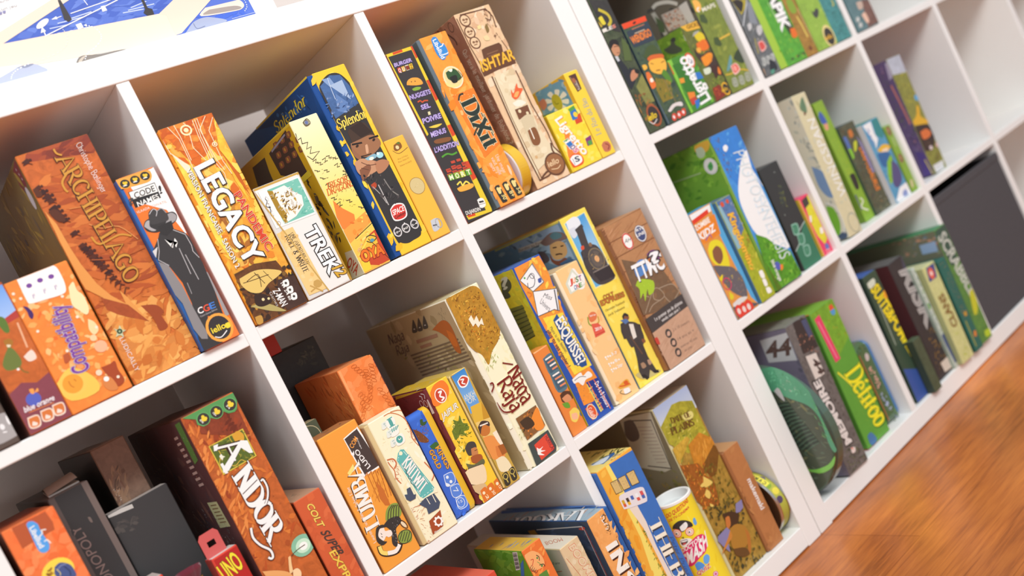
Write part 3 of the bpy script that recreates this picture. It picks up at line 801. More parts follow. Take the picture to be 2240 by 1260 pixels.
game_box(dict(kind='board_game_box',label='cream and yellow game box with city skyline and orange lettering',cat='board game',fr='L',x=-0.5574,y=0.0,z=0.74134,w=0.0442,h=0.2225,d=0.24,cols=('FBF0BE','D9B02C','E8DCA0','D8B848'),side=1.1,F=[('g','FBF2C8',[-4,2219,429,2217,507,878,1,947],'FBE068'),
('g','FBE068',[1,947,507,878,455,11,9,5],'F4B848'),
('p','F0883C',[66,1062,142,916,259,780,234,704,38,612,-26,728]),
('p','F0A448',[-14,635,443,760,578,644,10,445]),
('n','F8D050 F0983C E87830 F8E080',[38,730,550,715,456,26,13,25],60,90,50,30,80),
('p','C84A2C',[42,262,268,436,501,499,435,437,456,26,250,26,88,101]),
('p','F0C040',[129,331,262,423,408,449,371,190,115,151]),
('l','F4D860',[116,458,513,583],23),
('l','5A3A20',[109,476,522,600],11),
('l','5A3A20',[268,436,442,32],11),
('l','F4D860',[381,522,235,374,35,250],20),
('p','F4D040',[33,173,149,151,128,19,-7,19]),
('l','4A4434',[16,2059,-1,1966,58,1981,34,1902,119,1895,58,1816,137,1825,76,1745,216,1730,69,1657,21,1728],10),
('l','5A5236',[57,1635,118,1648,86,1603,128,1602],10),
('l','5A5236',[106,1590,158,1586,135,1557,177,1557],10),
('l','5A5236',[19,1518,61,1496,48,1485,91,1485],10),
('l','5A5236',[192,1609,254,1622,222,1576,264,1576],10),
('l','5A5236',[266,1633,319,1629,297,1600,339,1600],10),
('l','5A5236',[348,1588,391,1567,378,1556,421,1555],10),
('l','5A5236',[318,1481,380,1494,348,1447,391,1447],10),
('l','5A5236',[406,1473,459,1468,437,1439,480,1439],10),
('l','5A5236',[395,1370,438,1347,426,1336,469,1335],11),
('l','5A5236',[459,1317,523,1330,491,1283,534,1282],11),
('l','5A5236',[143,1469,195,1465,173,1436,215,1435],10),
('l','5A5236',[43,1402,85,1379,73,1368,115,1367],10),
('l','5A5236',[67,1283,130,1296,97,1249,140,1248],10),
('l','5A5236',[370,1325,423,1320,401,1291,444,1290],11),
('l','5A5236',[435,1217,479,1194,467,1182,511,1181],11),
('l','5A5236',[91,995,155,1008,122,959,165,958],11),
('l','5A5236',[245,987,299,982,276,951,320,950],11),
('l','5A5236',[413,1002,458,978,445,967,489,965],11),
('l','5A5236',[454,900,519,913,486,864,531,862],11),
('l','5A5236',[53,1095,107,1090,84,1060,127,1059],11),
('l','5A5236',[363,852,408,827,395,815,440,814],11),
('n','4A4434 6A5E3A',[118,1690,493,1546,456,784,65,892],40,45,5,10,50),
('s','6A6248',[185,2158,262,2191,281,2123,204,2102,185,2158],10),
('e','6A78A8',[232,2143,25,25,0]),
('o','4A4850',[232,2143,35,35,0],7),
('f','D8662C',[59,1226,343,-1,23,73],'TRESOR',0.07,None,0,0),
('f','D8662C',[175,1212,112,-7,8,35],'DES',0.03,None,0,0),
('f','D8662C',[31,1143,424,-7,23,85],'DRAGONS',0.07,None,0,0),
('s','3A3A34',[268,436,335,436,403,376,302,344,242,387],11),
('e','5A9AB0',[324,365,33,23,0]),
('t','F07828',[53,148,352,-11,25,144],'OYA',0.1,'8A3018',0.04,0),
('t','E8C8A0',[59,294,115,77,-12,27],'JEUX',0.0,None,0,0)],L=[('l','E8C840',[32,2203,1717,2252],36),
('p','4A3E38',[953,2097,183,2180,162,1507,361,1514,932,1755]),
('p','4E4438',[1660,2111,1133,2100,1205,1902,1235,1704,1782,1845]),
('c','8A5A44',[705,2164,570,2151,591,2079,727,2092]),
('e','B8903C',[653,2123,26,26,0]),
('c','8A5A44',[759,2034,623,2021,644,1949,781,1960]),
('e','B8903C',[707,1993,26,26,0]),
('c','8A5A44',[813,1902,676,1891,698,1817,835,1828]),
('e','B8903C',[760,1861,26,26,0]),
('c','8A5A44',[458,2156,327,2143,347,2072,479,2085]),
('e','B8903C',[407,2116,25,25,0]),
('c','8A5A44',[510,2028,378,2016,398,1944,531,1955]),
('e','B8903C',[459,1987,25,25,0]),
('c','8A5A44',[562,1898,429,1887,450,1815,583,1825]),
('e','B8903C',[511,1858,26,26,0]),
('c','8A5A44',[217,2149,90,2136,110,2066,238,2078]),
('e','B8903C',[168,2109,25,25,0]),
('c','8A5A44',[268,2022,140,2010,160,1939,288,1951]),
('e','B8903C',[218,1982,25,25,0]),
('c','8A5A44',[318,1894,189,1883,209,1812,339,1822]),
('e','B8903C',[269,1855,25,25,0]),
('c','8A5A44',[-16,2141,-139,2129,-120,2060,4,2072]),
('e','B8903C',[-63,2102,24,24,0]),
('c','8A5A44',[33,2016,-92,2005,-72,1935,52,1946]),
('e','B8903C',[-15,1977,24,24,0]),
('c','8A5A44',[82,1890,-43,1880,-24,1810,101,1820]),
('e','B8903C',[33,1851,24,24,0]),
('p','9A9AB0',[849,2105,257,2152,252,2128,849,2076]),
('n','2E2820 5A4C38 6A6458',[260,1538,286,1406,69,473,468,692],40,120,50,60,60),
('p','E8D040',[424,1549,88,1566,88,1483,411,1474]),
('p','D8CCB0',[242,377,8,360,-24,-12,395,14]),
('t','B84A34',[369,209,-135,-175,-201,93],'OYA',0.05,None,0,0)]))
game_box(dict(kind='board_game_box',label='tall yellow-framed game box with dark portrait of a man holding a gem',cat='board game',fr='L',x=-0.5025,y=0.0,z=0.74134,w=0.0625,h=0.2733,d=0.27,cols=('F8CC38','1E4C90','E8B838','D8A830'),seam=0.009,tray='1F4E94',side=1.3,F=[('n','FBD850 F0BC2C F8D044',[1,2718,610,2723,632,11,6,11],40,160,90,60,40),
('c','3A3838',[113,2552,199,2613,335,2659,475,2622,557,2472,558,2354,552,1510,562,343,529,188,477,138,358,127,259,122,160,172,113,286,111,1289,81,2358]),
('p','4A6A9C*.3',[117,2536,324,2639,479,2600,543,2417,546,2152,112,2059]),
('p','8AA4CC',[185,2617,311,2613,351,2448,248,2495]),
('p','A8BCD8',[255,2507,473,2528,463,2237,365,2355]),
('p','6484B8',[283,2381,408,2196,287,2089,192,2149]),
('s','C8D4E4',[280,2617,255,2449,244,2306],9),
('n','2E4470 5A7AB0 8AA0C8',[106,2466,531,2303,492,2052,45,2109],40,70,25,30,60),
('p','4A382E',[183,1834,330,1930,494,1877,536,1718,551,1568,388,1565,172,1637]),
('p','3A2C26',[236,1874,445,1907,536,1718,332,1699]),
('c','A0704F',[145,1675,292,1683,489,1690,578,1617,565,1506,376,1426,228,1447,133,1565]),
('c','D8A884',[339,1581,377,1580,342,1480,300,1474]),
('c','9A6A4C',[132,1651,107,1517,155,1430,201,1456,160,1556]),
('l','2A2220',[156,1654,314,1630],25),
('l','2A2220',[439,1646,597,1640],25),
('s','3A2A22',[204,1461,292,1448,371,1445],14),
('e','3A2A24',[221,1610,28,17,20]),
('e','3A2A24',[502,1608,28,17,20]),
('c','C89470',[69,1416,188,1432,289,1384,405,1302,392,1221,245,1186,112,1176,44,1284]),
('c','B8805E',[350,1320,492,1315,568,1246,460,1169,326,1159]),
('c','8A5A42',[84,1298,257,1324,244,1243,60,1138]),
('s','6A4432',[162,1385,250,1312,364,1287],11),
('s','6A4432',[123,1313,217,1252],11),
('e','A8DCE4',[482,1384,56,42,0]),
('e','E0F4F4',[464,1410,22,22,0]),
('c','8CB8C8',[242,1414,410,1429,411,1371,283,1372]),
('e','F8F4E0',[336,1382,39,22,0]),
('c','B84A2C',[141,1054,227,1066,208,1002,135,985]),
('s','B8B4B0',[247,1016,250,791,251,706],16),
('s','A8A4A0',[154,1021,209,889,238,739],14),
('s','88847E',[367,1059,396,880,464,771],17),
('n','2C2A2C 4E4A4A 5A5250',[72,1218,406,1131,465,658,170,819],30,90,30,60,40),
('f','F4DC60',[88,1911,482,22,17,133],'Splendor',0.06,'4A3A20',0.05,0),
('c','F4F0EC',[238,642,338,690,461,651,474,571,441,471,345,444,231,469,213,539]),
('c','D83C34',[248,632,342,668,447,637,456,572,424,483,342,462,246,486,232,546]),
('t','F8F5EE',[243,548,194,3,20,71],'SPACE',0.03,None,0,0),
('t','3A2420',[244,492,186,11,10,41],'Cowboys',0.02,None,0,0),
('l','3A3634',[351,685,400,715,414,682],14),
('o','E8E6E4',[188,319,59,62,0],11),
('o','C8C4C4',[188,319,49,51,0],5),
('t','F8F5EE',[138,304,91,3,5,26],'10+',0.02,None,0,0),
('e','E8E6E4',[200,386,11,11,0]),
('o','E8E6E4',[333,321,60,62,0],11),
('o','C8C4C4',[333,321,49,52,0],5),
('t','F8F5EE',[283,306,91,3,5,26],"30'",0.02,None,0,0),
('e','E8E6E4',[346,389,11,11,0]),
('o','E8E6E4',[485,321,60,63,0],11),
('o','C8C4C4',[485,321,49,52,0],5),
('t','F8F5EE',[434,306,92,3,5,26],'2-4',0.02,None,0,0),
('e','E8E6E4',[498,389,11,11,0])],L=[('g','1E4888',[7,2700,134,2259,893,2400,2071,2680],'16366A'),
('l','F8CC40',[-30,2718,2106,2718],32),
('f','F0C838',[1571,2437,-1233,8,-62,155],'Splendor',0.03,'3A3A30',0.05,0),
('n','2A5AA0 16335E 3A6AB0',[276,2597,323,2388,1153,2497,1367,2637],16,120,60,40,40)]))
game_box(dict(kind='game_box',label='slim plain yellow game box with small round seal',cat='board game',fr='L',x=-0.4388,y=0.0,z=0.74134,w=0.0338,h=0.1534,d=0.2,cols=('FBBE48','E8A838','E8B048','D8A040'),F=[('c','8A5A2C',[118,1439,226,1455,230,1373,130,1344,90,1377]),
('c','5A7A3A',[165,1452,215,1458,214,1421]),
('e','E8D8A0',[157,1392,28,28,0]),
('s','6A4A2C',[64,1372,140,1303,312,1339],8),
('t','7A5A2C',[74,1225,178,1,8,20],'Bruno CATHALA',-0.01,None,0,0),
('t','7A5A2C',[61,1184,187,0,8,20],'Bruno FAIDUTTI',-0.01,None,0,0),
('t','7A5A2C',[56,1128,209,0,5,21],'Sebastien AUCANTE',-0.01,None,0,0),
('e','D8C48C',[172,790,123,123,0]),
('o','A88848',[172,790,120,120,0],9),
('n','B8A060 EADCB0',[125,858,258,851,239,725,91,739],14,20,5,0,60),
('c','C8CCD0',[109,269,224,265,197,124,84,114]),
('o','A8ACB0',[218,191,47,67,0],15),
('l','5A5A60',[111,193,175,180],21),
('n','5A5A60 F0F0F0',[103,241,217,253,190,143,97,138],12,18,6,0,60),
('l','E8A838',[1,1530,3,5],8)]))
game_box(dict(kind='board_game_box',label='black quiz game box with food drawings and yellow-red border',cat='board game',fr='L',x=-0.3717,y=0.0,z=0.74134,w=0.0488,h=0.267,d=0.27,cols=('403C3C','C84828','E05030','E8C838'),F=[('p','E8CC38',[-4,2666,510,2674,508,2615,-1,2622]),
('p','D8502C',[118,2661,294,2664,292,2628,115,2628]),
('p','E8CC38',[445,2670,547,2666,482,34,378,37]),
('p','D8502C',[451,2668,550,2671,546,2500,447,2476]),
('p','D8502C',[437,2129,538,2129,531,1826,429,1804]),
('p','D8502C',[418,1416,521,1413,518,1255,415,1235]),
('p','D8502C',[403,833,508,826,502,553,397,536]),
('p','E8CC38',[23,114,470,53,474,13,29,48]),
('p','D8502C',[40,112,178,97,175,60,46,77]),
('p','E8CC38',[-9,2657,19,2657,59,1399,22,1381]),
('t','CDBEE6',[49,2459,312,-3,10,50],'BURGER',0.015,'6A50A4',0.05,0),
('p','C83C34',[63,2356,120,2356,132,2433,75,2433]),
('t','F8F0E0',[77,2364,38,-1,6,55],'Q',0.04,None,0,0),
('p','D8A838',[132,2355,190,2355,202,2432,145,2432]),
('t','F8F0E0',[147,2364,38,-1,6,55],'U',0.04,None,0,0),
('p','E8E0C0',[203,2355,261,2354,273,2432,215,2432]),
('t','8A3A28',[217,2363,38,-1,6,55],'I',0.04,None,0,0),
('p','E8C838',[273,2354,332,2354,344,2431,285,2431]),
('t','8A3A28',[288,2362,39,-1,6,55],'Z',0.04,None,0,0),
('c','F0A848',[94,2161,137,2213,224,2234,323,2207,364,2152,354,2100,236,2113]),
('c','8AB040',[146,2082,223,2090,301,2065,260,2040,166,2049]),
('e','4A3A30',[194,2182,9,9,0]),
('e','4A3A30',[254,2173,9,9,0]),
('t','CDBEE6',[42,1946,369,-15,10,63],'NUGGETS',0.015,'6A50A4',0.05,0),
('s','D85A34',[135,1880,188,1886,205,1857,253,1865,311,1850],19),
('t','CDBEE6',[144,1757,156,-8,10,64],'SEL',0.015,'6A50A4',0.05,0),
('p','E8E0B0',[217,1698,256,1696,249,1648,204,1652]),
('t','CDBEE6',[60,1565,331,-15,13,69],'POIVRE',0.015,'6A50A4',0.05,0),
('c','F0D050',[112,1491,244,1486,351,1468,254,1444,163,1463]),
('t','CDBEE6',[86,1340,267,-13,13,70],'MENUS',0.015,'6A50A4',0.05,0),
('c','8A5A38',[81,1273,147,1287,353,1254,383,1220,320,1195,114,1229]),
('t','CDBEE6',[23,1118,432,-31,16,69],"L'ADDITION",0.015,'6A50A4',0.05,0),
('s','5AA03C',[89,1022,195,1038,278,999,370,1005],26),
('p','C8503C',[55,841,134,833,135,779,54,785]),
('l','7A2E28',[68,817,129,812],9),
('p','C8503C',[160,854,240,846,241,791,159,797]),
('l','7A2E28',[174,829,235,824],9),
('p','C8503C',[245,829,326,821,326,766,244,772]),
('l','7A2E28',[259,804,320,799],9),
('p','C8503C',[352,842,434,834,435,779,351,784]),
('l','7A2E28',[366,817,428,812],9),
('p','C8503C',[36,772,115,764,116,709,35,715]),
('l','7A2E28',[50,747,110,742],9),
('p','C8503C',[141,785,222,776,222,721,141,727]),
('l','7A2E28',[155,760,216,755],9),
('p','C8503C',[226,759,307,751,308,696,225,702]),
('l','7A2E28',[240,734,302,729],9),
('p','C8503C',[333,772,415,763,416,708,333,714]),
('l','7A2E28',[348,747,410,741],9),
('p','C8503C',[191,920,264,913,263,874,190,882]),
('p','C8503C',[293,914,368,907,367,868,293,876]),
('p','6AA83C',[31,666,122,658,129,751,42,757]),
('t','F8F4D0',[50,674,59,-8,8,69],'M',0.05,None,0,0),
('p','8AB840',[134,655,226,647,233,740,144,747]),
('t','F8F4D0',[154,663,60,-8,8,69],'O',0.05,None,0,0),
('p','B8C838',[239,643,331,635,338,730,249,736]),
('t','F8F4D0',[258,652,60,-8,7,70],'R',0.05,None,0,0),
('p','6AA83C',[344,632,438,624,444,719,354,725]),
('t','F8F4D0',[364,641,61,-8,7,70],'T',0.05,None,0,0),
('c','F0B048',[84,524,190,533,356,506,372,458,282,441,114,463]),
('s','F8E060',[112,571,189,594,198,535,280,565,323,513],23),
('t','F8F5EE',[29,124,262,-30,8,52],'DUJARDIN',0.02,None,0,0),
('c','F8F5EE',[314,253,371,262,426,228,407,127,308,130]),
('p','3E3A38',[329,227,409,211,410,185,327,196]),
('l','8A8484',[303,180,419,162],9)]))
game_box(dict(kind='board_game_box',label='tall bright orange game box with dark curly lettering and blue logo tag',cat='board game',fr='L',x=-0.3152,y=-0.004,z=0.74134,w=0.0566,h=0.272,d=0.27,cols=('F8A040*.12','5E6A70','F0A848','E08838'),seam=0.006,tray='66747C',F=[('n','F8B050 F09030 FBB864 F08828',[8,2703,558,2707,559,17,7,11],90,240,110,60,60),
('p','F08430*.15',[139,1781,655,1785,629,896,181,764]),
('n','FBC880 F8B868 FBD8A0',[-14,2074,531,2070,564,1635,21,1703],40,22,12,0,90),
('c','4090D8',[242,2650,297,2681,349,2664,365,2585,396,2513,379,2396,330,2327,270,2323,236,2377,219,2474]),
('c','4090D8',[332,2528,423,2541,422,2382,345,2377]),
('t','F8F5EE',[263,2637,0,-300,70,8],'Libellud',0.03,None,0,0),
('s','F8F5EE',[323,2513,378,2519,417,2549],15),
('s','F8F5EE',[308,2389,397,2390,425,2400],15),
('e','F8D898',[306,2031,169,169,0]),
('o','FBE8C0',[306,2031,163,163,0],21),
('c','3A5A38',[218,2130,362,2158,431,2089,440,1980,318,1960,212,2027]),
('c','2E2E2A',[242,2047,371,2048,349,1950,258,1951]),
('c','F8F4E0',[271,2158,359,2153,317,2112]),
('s','4A3A2C',[439,2101,470,2000,387,1983],12),
('c','F8E090',[129,2010,228,1931,357,1902,236,1883,141,1937]),
('f','2E3A34',[225,1632,38,-758,278,12],'DiXit',0.14,'F4E0B0',0.06,0),
('f','2E3A34',[225,1632,38,-758,278,12],'DiXit',0.1,None,0,0),
('s','2E3A34',[208,1683,268,1752,343,1756],27),
('s','2E3A34',[184,1128,310,1216,491,1271],24),
('c','F8C078',[148,1540,190,1531,179,1470,136,1470]),
('f','F8ECDC',[368,737,-3,-290,66,0],'Une image',0,None,0,0.4),
('f','F8ECDC',[279,723,3,-279,68,4],'vaut mille',0,None,0,0.4),
('f','F8ECDC',[200,664,17,-174,65,-1],'mots !',0,None,0,0.4),
('c','FBD0A8',[487,536,518,510,517,408,485,368,472,419]),
('c','3A3834',[95,305,136,324,177,321,198,296,212,73,189,47,133,51,113,76]),
('t','F0DC90',[153,164,1,-92,73,1],"30'",0.02,None,0,0),
('e','F0DC90',[145,269,26,26,0]),
('e','F0DC90',[187,265,20,20,0]),
('c','F0DC90',[122,255,184,249,170,192,129,196]),
('c','3A3834',[251,305,292,324,333,320,354,295,368,71,345,46,289,50,268,75]),
('t','F0DC90',[308,163,1,-92,74,1],'8+',0.02,None,0,0),
('e','F0DC90',[301,269,26,26,0]),
('e','F0DC90',[343,265,20,20,0]),
('c','F0DC90',[278,254,340,248,326,191,284,195]),
('c','3A3834',[399,307,440,327,482,323,503,298,517,73,493,48,437,51,416,77]),
('t','F0DC90',[456,165,1,-92,74,1],'3-6',0.02,None,0,0),
('e','F0DC90',[450,271,26,26,0]),
('e','F0DC90',[491,267,20,20,0]),
('c','F0DC90',[426,257,489,251,474,193,432,197])]))
game_box(dict(kind='board_game_box',label='tall beige ornate game box with brown title plaque and test tube drawing',cat='board game',fr='L',x=-0.2289,y=0.0,z=0.74134,w=0.0721,h=0.2906,d=0.29,cols=('E8C49A*.1','8A6450','D0A884','B08868'),side=1.4,F=[('n','F0D4B0 E0B890 D8AC84 F4DCBC',[8,2888,711,2890,713,19,9,12],120,200,120,60,60),
('l','6A4632',[102,2876,610,2851,675,2707,642,2530],19),
('s','6A4632',[569,2847,659,2774,603,2666,528,2720],16),
('l','6A4632',[16,2840,15,2381,46,2064],16),
('l','6A4632',[626,2317,658,2183,674,1959],13),
('n','7A5640 8A6448',[537,2857,692,2796,625,2255,495,2419],26,60,14,60,40),
('e','E8C8A0',[146,2777,99,99,0]),
('o','6A4632',[146,2777,90,90,0],19),
('e','8A6448',[124,2790,26,19,0]),
('e','8A6448',[181,2785,26,19,0]),
('l','8A6448',[104,2746,173,2748],16),
('e','E8C8A0',[129,2585,99,99,0]),
('o','6A4632',[129,2585,90,90,0],19),
('e','8A6448',[107,2598,26,19,0]),
('e','8A6448',[165,2593,26,19,0]),
('l','8A6448',[88,2555,156,2556],16),
('e','E8C8A0',[135,2411,100,100,0]),
('o','6A4632',[135,2411,90,90,0],19),
('e','8A6448',[113,2424,26,19,0]),
('e','8A6448',[171,2419,26,19,0]),
('l','8A6448',[94,2381,162,2381],16),
('c','E8D898',[309,2636,373,2642,363,2589,301,2586]),
('c','8A7040',[441,2591,496,2630,494,2528,434,2493]),
('c','E8D4A0',[326,2455,413,2460,418,2381,334,2394]),
('p','6A4632',[186,2279,279,2293,557,2295,583,2249,552,2138,727,2137,689,1908,410,1912,285,1908,99,1893,-26,1887,14,2013,144,2125]),
('l','8A6448',[244,2187,476,2189],16),
('l','8A6448',[250,2148,424,2149],13),
('t','8A4A24',[26,1954,687,12,29,163],'ISHTAR',0.05,None,0,0.0),
('t','F4BC3C',[25,1963,687,12,29,163],'ISHTAR',0.05,None,0,0),
('p','E8D8B4',[150,1815,233,1851,521,1840,573,1798,575,1554,542,879,590,580,656,432,672,332,395,337,153,269,81,125,746,70,81,125,105,441,107,1182]),
('n','EEE0BE E0CCA4 D8C098',[204,1829,543,1814,558,529,137,367],50,160,100,60,60),
('l','6A4632',[141,1849,107,1182,90,601,103,117,297,123,427,170],22),
('l','8A6040',[180,1821,139,1171,138,584,153,145],13),
('l','6A4632',[617,1806,608,1231,656,745,639,500,738,309],19),
('s','6A4632',[623,569,590,424,721,220],32),
('s','6A4632',[145,132,322,192,459,127],28),
('c','E8683C',[316,1452,365,1560,381,1493,519,1619,510,1544,584,1505,445,1410,356,1393]),
('c','F8B068',[355,1440,421,1495,494,1487,413,1420]),
('c','F4ECD8',[276,1357,421,1371,526,1289,396,1270,300,1303]),
('p','7A5038',[261,1254,533,1250,511,1092,249,1087]),
('e','E8D8B0',[335,1204,29,29,0]),
('e','E8D8B0',[458,1132,26,26,0]),
('c','D8C8A4',[283,1091,501,1095,476,745,379,623,298,620,258,681]),
('c','8A5A38',[307,881,469,888,468,701,413,627,330,622,282,682]),
('l','F8F0DC',[370,906,357,724],19),
('e','6A4632',[516,247,203,183,0]),
('e','9C6A44',[516,247,177,157,0]),
('t','E8C89C',[370,237,233,1,16,88],'iello',0.03,None,0,0),
('s','E8C89C',[402,194,524,166,606,199],13),
('e','D8B07C',[237,462,26,26,0])],L=[('n','7A5844 9A7460 8A6650',[493,2904,72,2893,-44,68,216,119],50,300,120,60,40),
('f','D8B8A4',[203,2395,-41,-1585,-117,1],'Qui sera le meilleur jardinier de Babylone ?',0,None,0,0.4),
('o','5A4034',[193,2792,60,74,0],14),
('s','4A342C',[544,2881,461,2813,339,2819],29),
('s','4A342C',[348,2747,245,2610,243,2518],25)]))
game_box(dict(kind='card_game_box',label='small bright yellow card box with white lettering and red logo',cat='board game',fr='L',x=-0.1509,y=0.0,z=0.74134,w=0.0692,h=0.0977,d=0.12,cols=('FBDC40*.08','E8C42C','F8E060','E8C838'),style='card',F=[('n','FBEC80 F8D430 F8E450',[-8,962,681,960,679,12,8,12],40,160,110,30,60),
('p','F0883C*.1',[213,697,265,612,300,339,299,151,217,57,63,67,50,268]),
('l','E8C830',[-9,938,27,5],28),
('p','5AA04C',[471,941,617,964,631,815,496,808]),
('p','D8502C',[513,802,673,811,644,670,493,670]),
('p','3A78C0',[479,884,625,907,573,746,459,750]),
('e','F8D040',[568,819,44,44,0]),
('p','8A3A7A',[532,404,672,422,632,272,512,281]),
('p','5AA04C',[549,349,643,349,625,274,544,280]),
('t','E89038',[132,855,221,-686,162,22],'Ligretto',0.1,None,0,0),
('t','FBF8EC',[124,865,222,-687,162,22],'Ligretto',0.06,None,0,0),
('t','5AA04C',[99,505,16,-54,100,14],'K',0.06,'F8F5EE',0.05,0),
('t','3A78C0',[130,442,16,-53,100,14],'I',0.06,'F8F5EE',0.05,0),
('t','5A3A8A',[161,380,16,-53,99,14],'D',0.06,'F8F5EE',0.05,0),
('t','D85A8A',[192,319,15,-53,99,13],'S',0.06,'F8F5EE',0.05,0),
('c','E8622C',[35,212,150,265,286,223,318,129,258,58,79,61,38,90]),
('c','F8F5EE',[55,211,158,246,286,192,266,101,111,80,78,121]),
('t','2E3E5A',[143,129,90,-4,10,79],'S',0.06,None,0,0),
('l','8A98B0',[109,202,103,97],13)]))
game_box(dict(kind='card_game_box',label='slim yellow card box with daisy picture on its side',cat='board game',fr='L',x=-0.08,y=0.0,z=0.74134,w=0.0309,h=0.1479,d=0.2,cols=('FBD444','F0C040','F0D060','E8C040'),style='card',F=[('p','5A3A34',[79,1425,247,1426,223,1157,113,1131]),
('l','B89880',[103,1402,145,1162],9),
('t','E8DCD0',[192,1165,0,151,-52,-5],'ludis',0.0,None,0,0),
('e','A86848',[144,1328,42,42,0]),
('f','A8B0A0',[190,367,20,631,-114,5],'Le Roi du Bio',0.05,'E8C060',0.03,0),
('c','C87858',[84,197,155,236,246,210,267,129,201,60,89,84]),
('s','8A3A34',[170,201,228,143,172,90],19)],L=[('p','7AAED0',[809,1479,92,1425,88,974,877,1078]),
('n','8ABCD8 6AA0C8 A8CCE0',[809,1479,92,1425,88,974,877,1078],20,160,90,0,60),
('c','F8F5EE',[415,1166,166,1115,155,1065,220,1043]),
('c','F8F5EE',[415,1166,273,1015,318,976,392,994]),
('c','F8F5EE',[415,1166,465,1001,542,998,581,1045]),
('c','F8F5EE',[415,1166,630,1085,694,1120,673,1168]),
('c','F8F5EE',[415,1166,669,1217,681,1269,613,1290]),
('c','F8F5EE',[415,1166,558,1319,512,1357,437,1337]),
('c','F8F5EE',[415,1166,365,1329,290,1331,252,1284]),
('c','F8F5EE',[415,1166,204,1245,143,1210,163,1163]),
('e','C8C040',[424,1153,119,140,0]),
('c','D89078',[862,1306,689,1322,676,1201,817,1156]),
('s','8A8A30',[475,1189,463,1135,394,1125],14),
('p','7A9A3C',[898,1086,88,974,117,921,897,1052])]))
game_box(dict(kind='board_game_box',label='vivid orange game box with pale blue logo and yellow moon at lower left',cat='board game',fr='L',x=-1.0697,y=0.002,z=0.38917,w=0.0548,h=0.2754,d=0.2,cols=('F07A40*.1','8A4A30','C86438','B85830'),F=[('n','F88850 F07038 F8945C E86C34',[18,2774,552,2745,553,1909,-6,2227],60,200,120,50,60),
('p','B85A34',[104,2749,455,2734,471,2598,453,2517,309,2514,104,2501]),
('e','F88A50',[116,2465,15,15,0]),
('e','F8965A',[198,2345,17,17,0]),
('c','5AA4E8',[240,2705,268,2722,310,2705,337,2657,331,2581,340,2472,342,2403,315,2357,271,2350,235,2380,225,2442,232,2562]),
('s','C86A9A',[240,2705,268,2722,310,2705,337,2657],5),
('t','F8F5EE',[249,2656,-4,-243,51,3],'Libellud',0.04,None,0,0),
('s','F8F5EE',[290,2526,334,2545,339,2576,382,2561],11),
('s','F8F5EE',[312,2456,343,2459,360,2408],11),
('e','F8D850',[293,2101,163,144,0]),
('c','4A5A8C',[283,2165,351,2178,421,2111,435,2032,413,1966,257,2067]),
('s','8A94B8',[294,2123,346,2147,390,2131],9),
('s','F0E080',[290,2137,305,2082,292,2056],6),
('s','2E3A5C',[366,2123,391,2049,378,2000],11),
('n','B88A30 8A5A28',[181,2162,264,2166,246,2086,184,2126],8,60,30,0,60)]))
game_box(dict(kind='board_game_box',label='dark brown game box with black spine behind the vivid orange box',cat='board game',fr='L',x=-1.0105,y=0.06,z=0.38917,w=0.046,h=0.2795,d=0.3,cols=('5C504C','4A4442','786A64','4A4442'),F=[('p','3A3838',[74,0,386,0,386,2795,74,2795]),
('p','746660',[386,0,460,0,460,2795,386,2795]),
('t','86706A',[241,1500,-75,883,-104,7],'MONOPOLY',0.0,None,0,0),
('c','3A3838',[75,2417,92,2406,76,2306,60,2317]),
('c','746660',[283,2412,308,2397,307,2336,285,2349])]))
game_box(dict(kind='board_game_box',label='brown game box at the back beside the dark box with red-brown side',cat='board game',fr='L',x=-0.941,y=0.1,z=0.38917,w=0.042,h=0.3055,d=0.25,cols=('8C6E5C*.3','4A4444','D8CCC4','6A5850'),F=[('n','A88468 8A6450 B89070 6A5448',[-33,2775,248,2716,142,2259,1,2266],40,160,50,70,30),
('n','D8CCC0',[32,2570,83,2553,69,2354,22,2356],10,30,6,0,30)]))
game_box(dict(kind='board_game_box',label='black game box with pale top edge at the back of the lower left cube',cat='board game',fr='L',x=-0.962,y=0.07,z=0.38917,w=0.075,h=0.231,d=0.028,cols=('403E3E','3A3838','B8B0AA','3A3838'),F=[('p','C8C4BE',[-92,2346,297,2287,296,2237,-98,2287]),
('n','5A5450 4A4644',[3,2213,272,2188,244,1989,-50,2058],20,100,50,0,60)]))
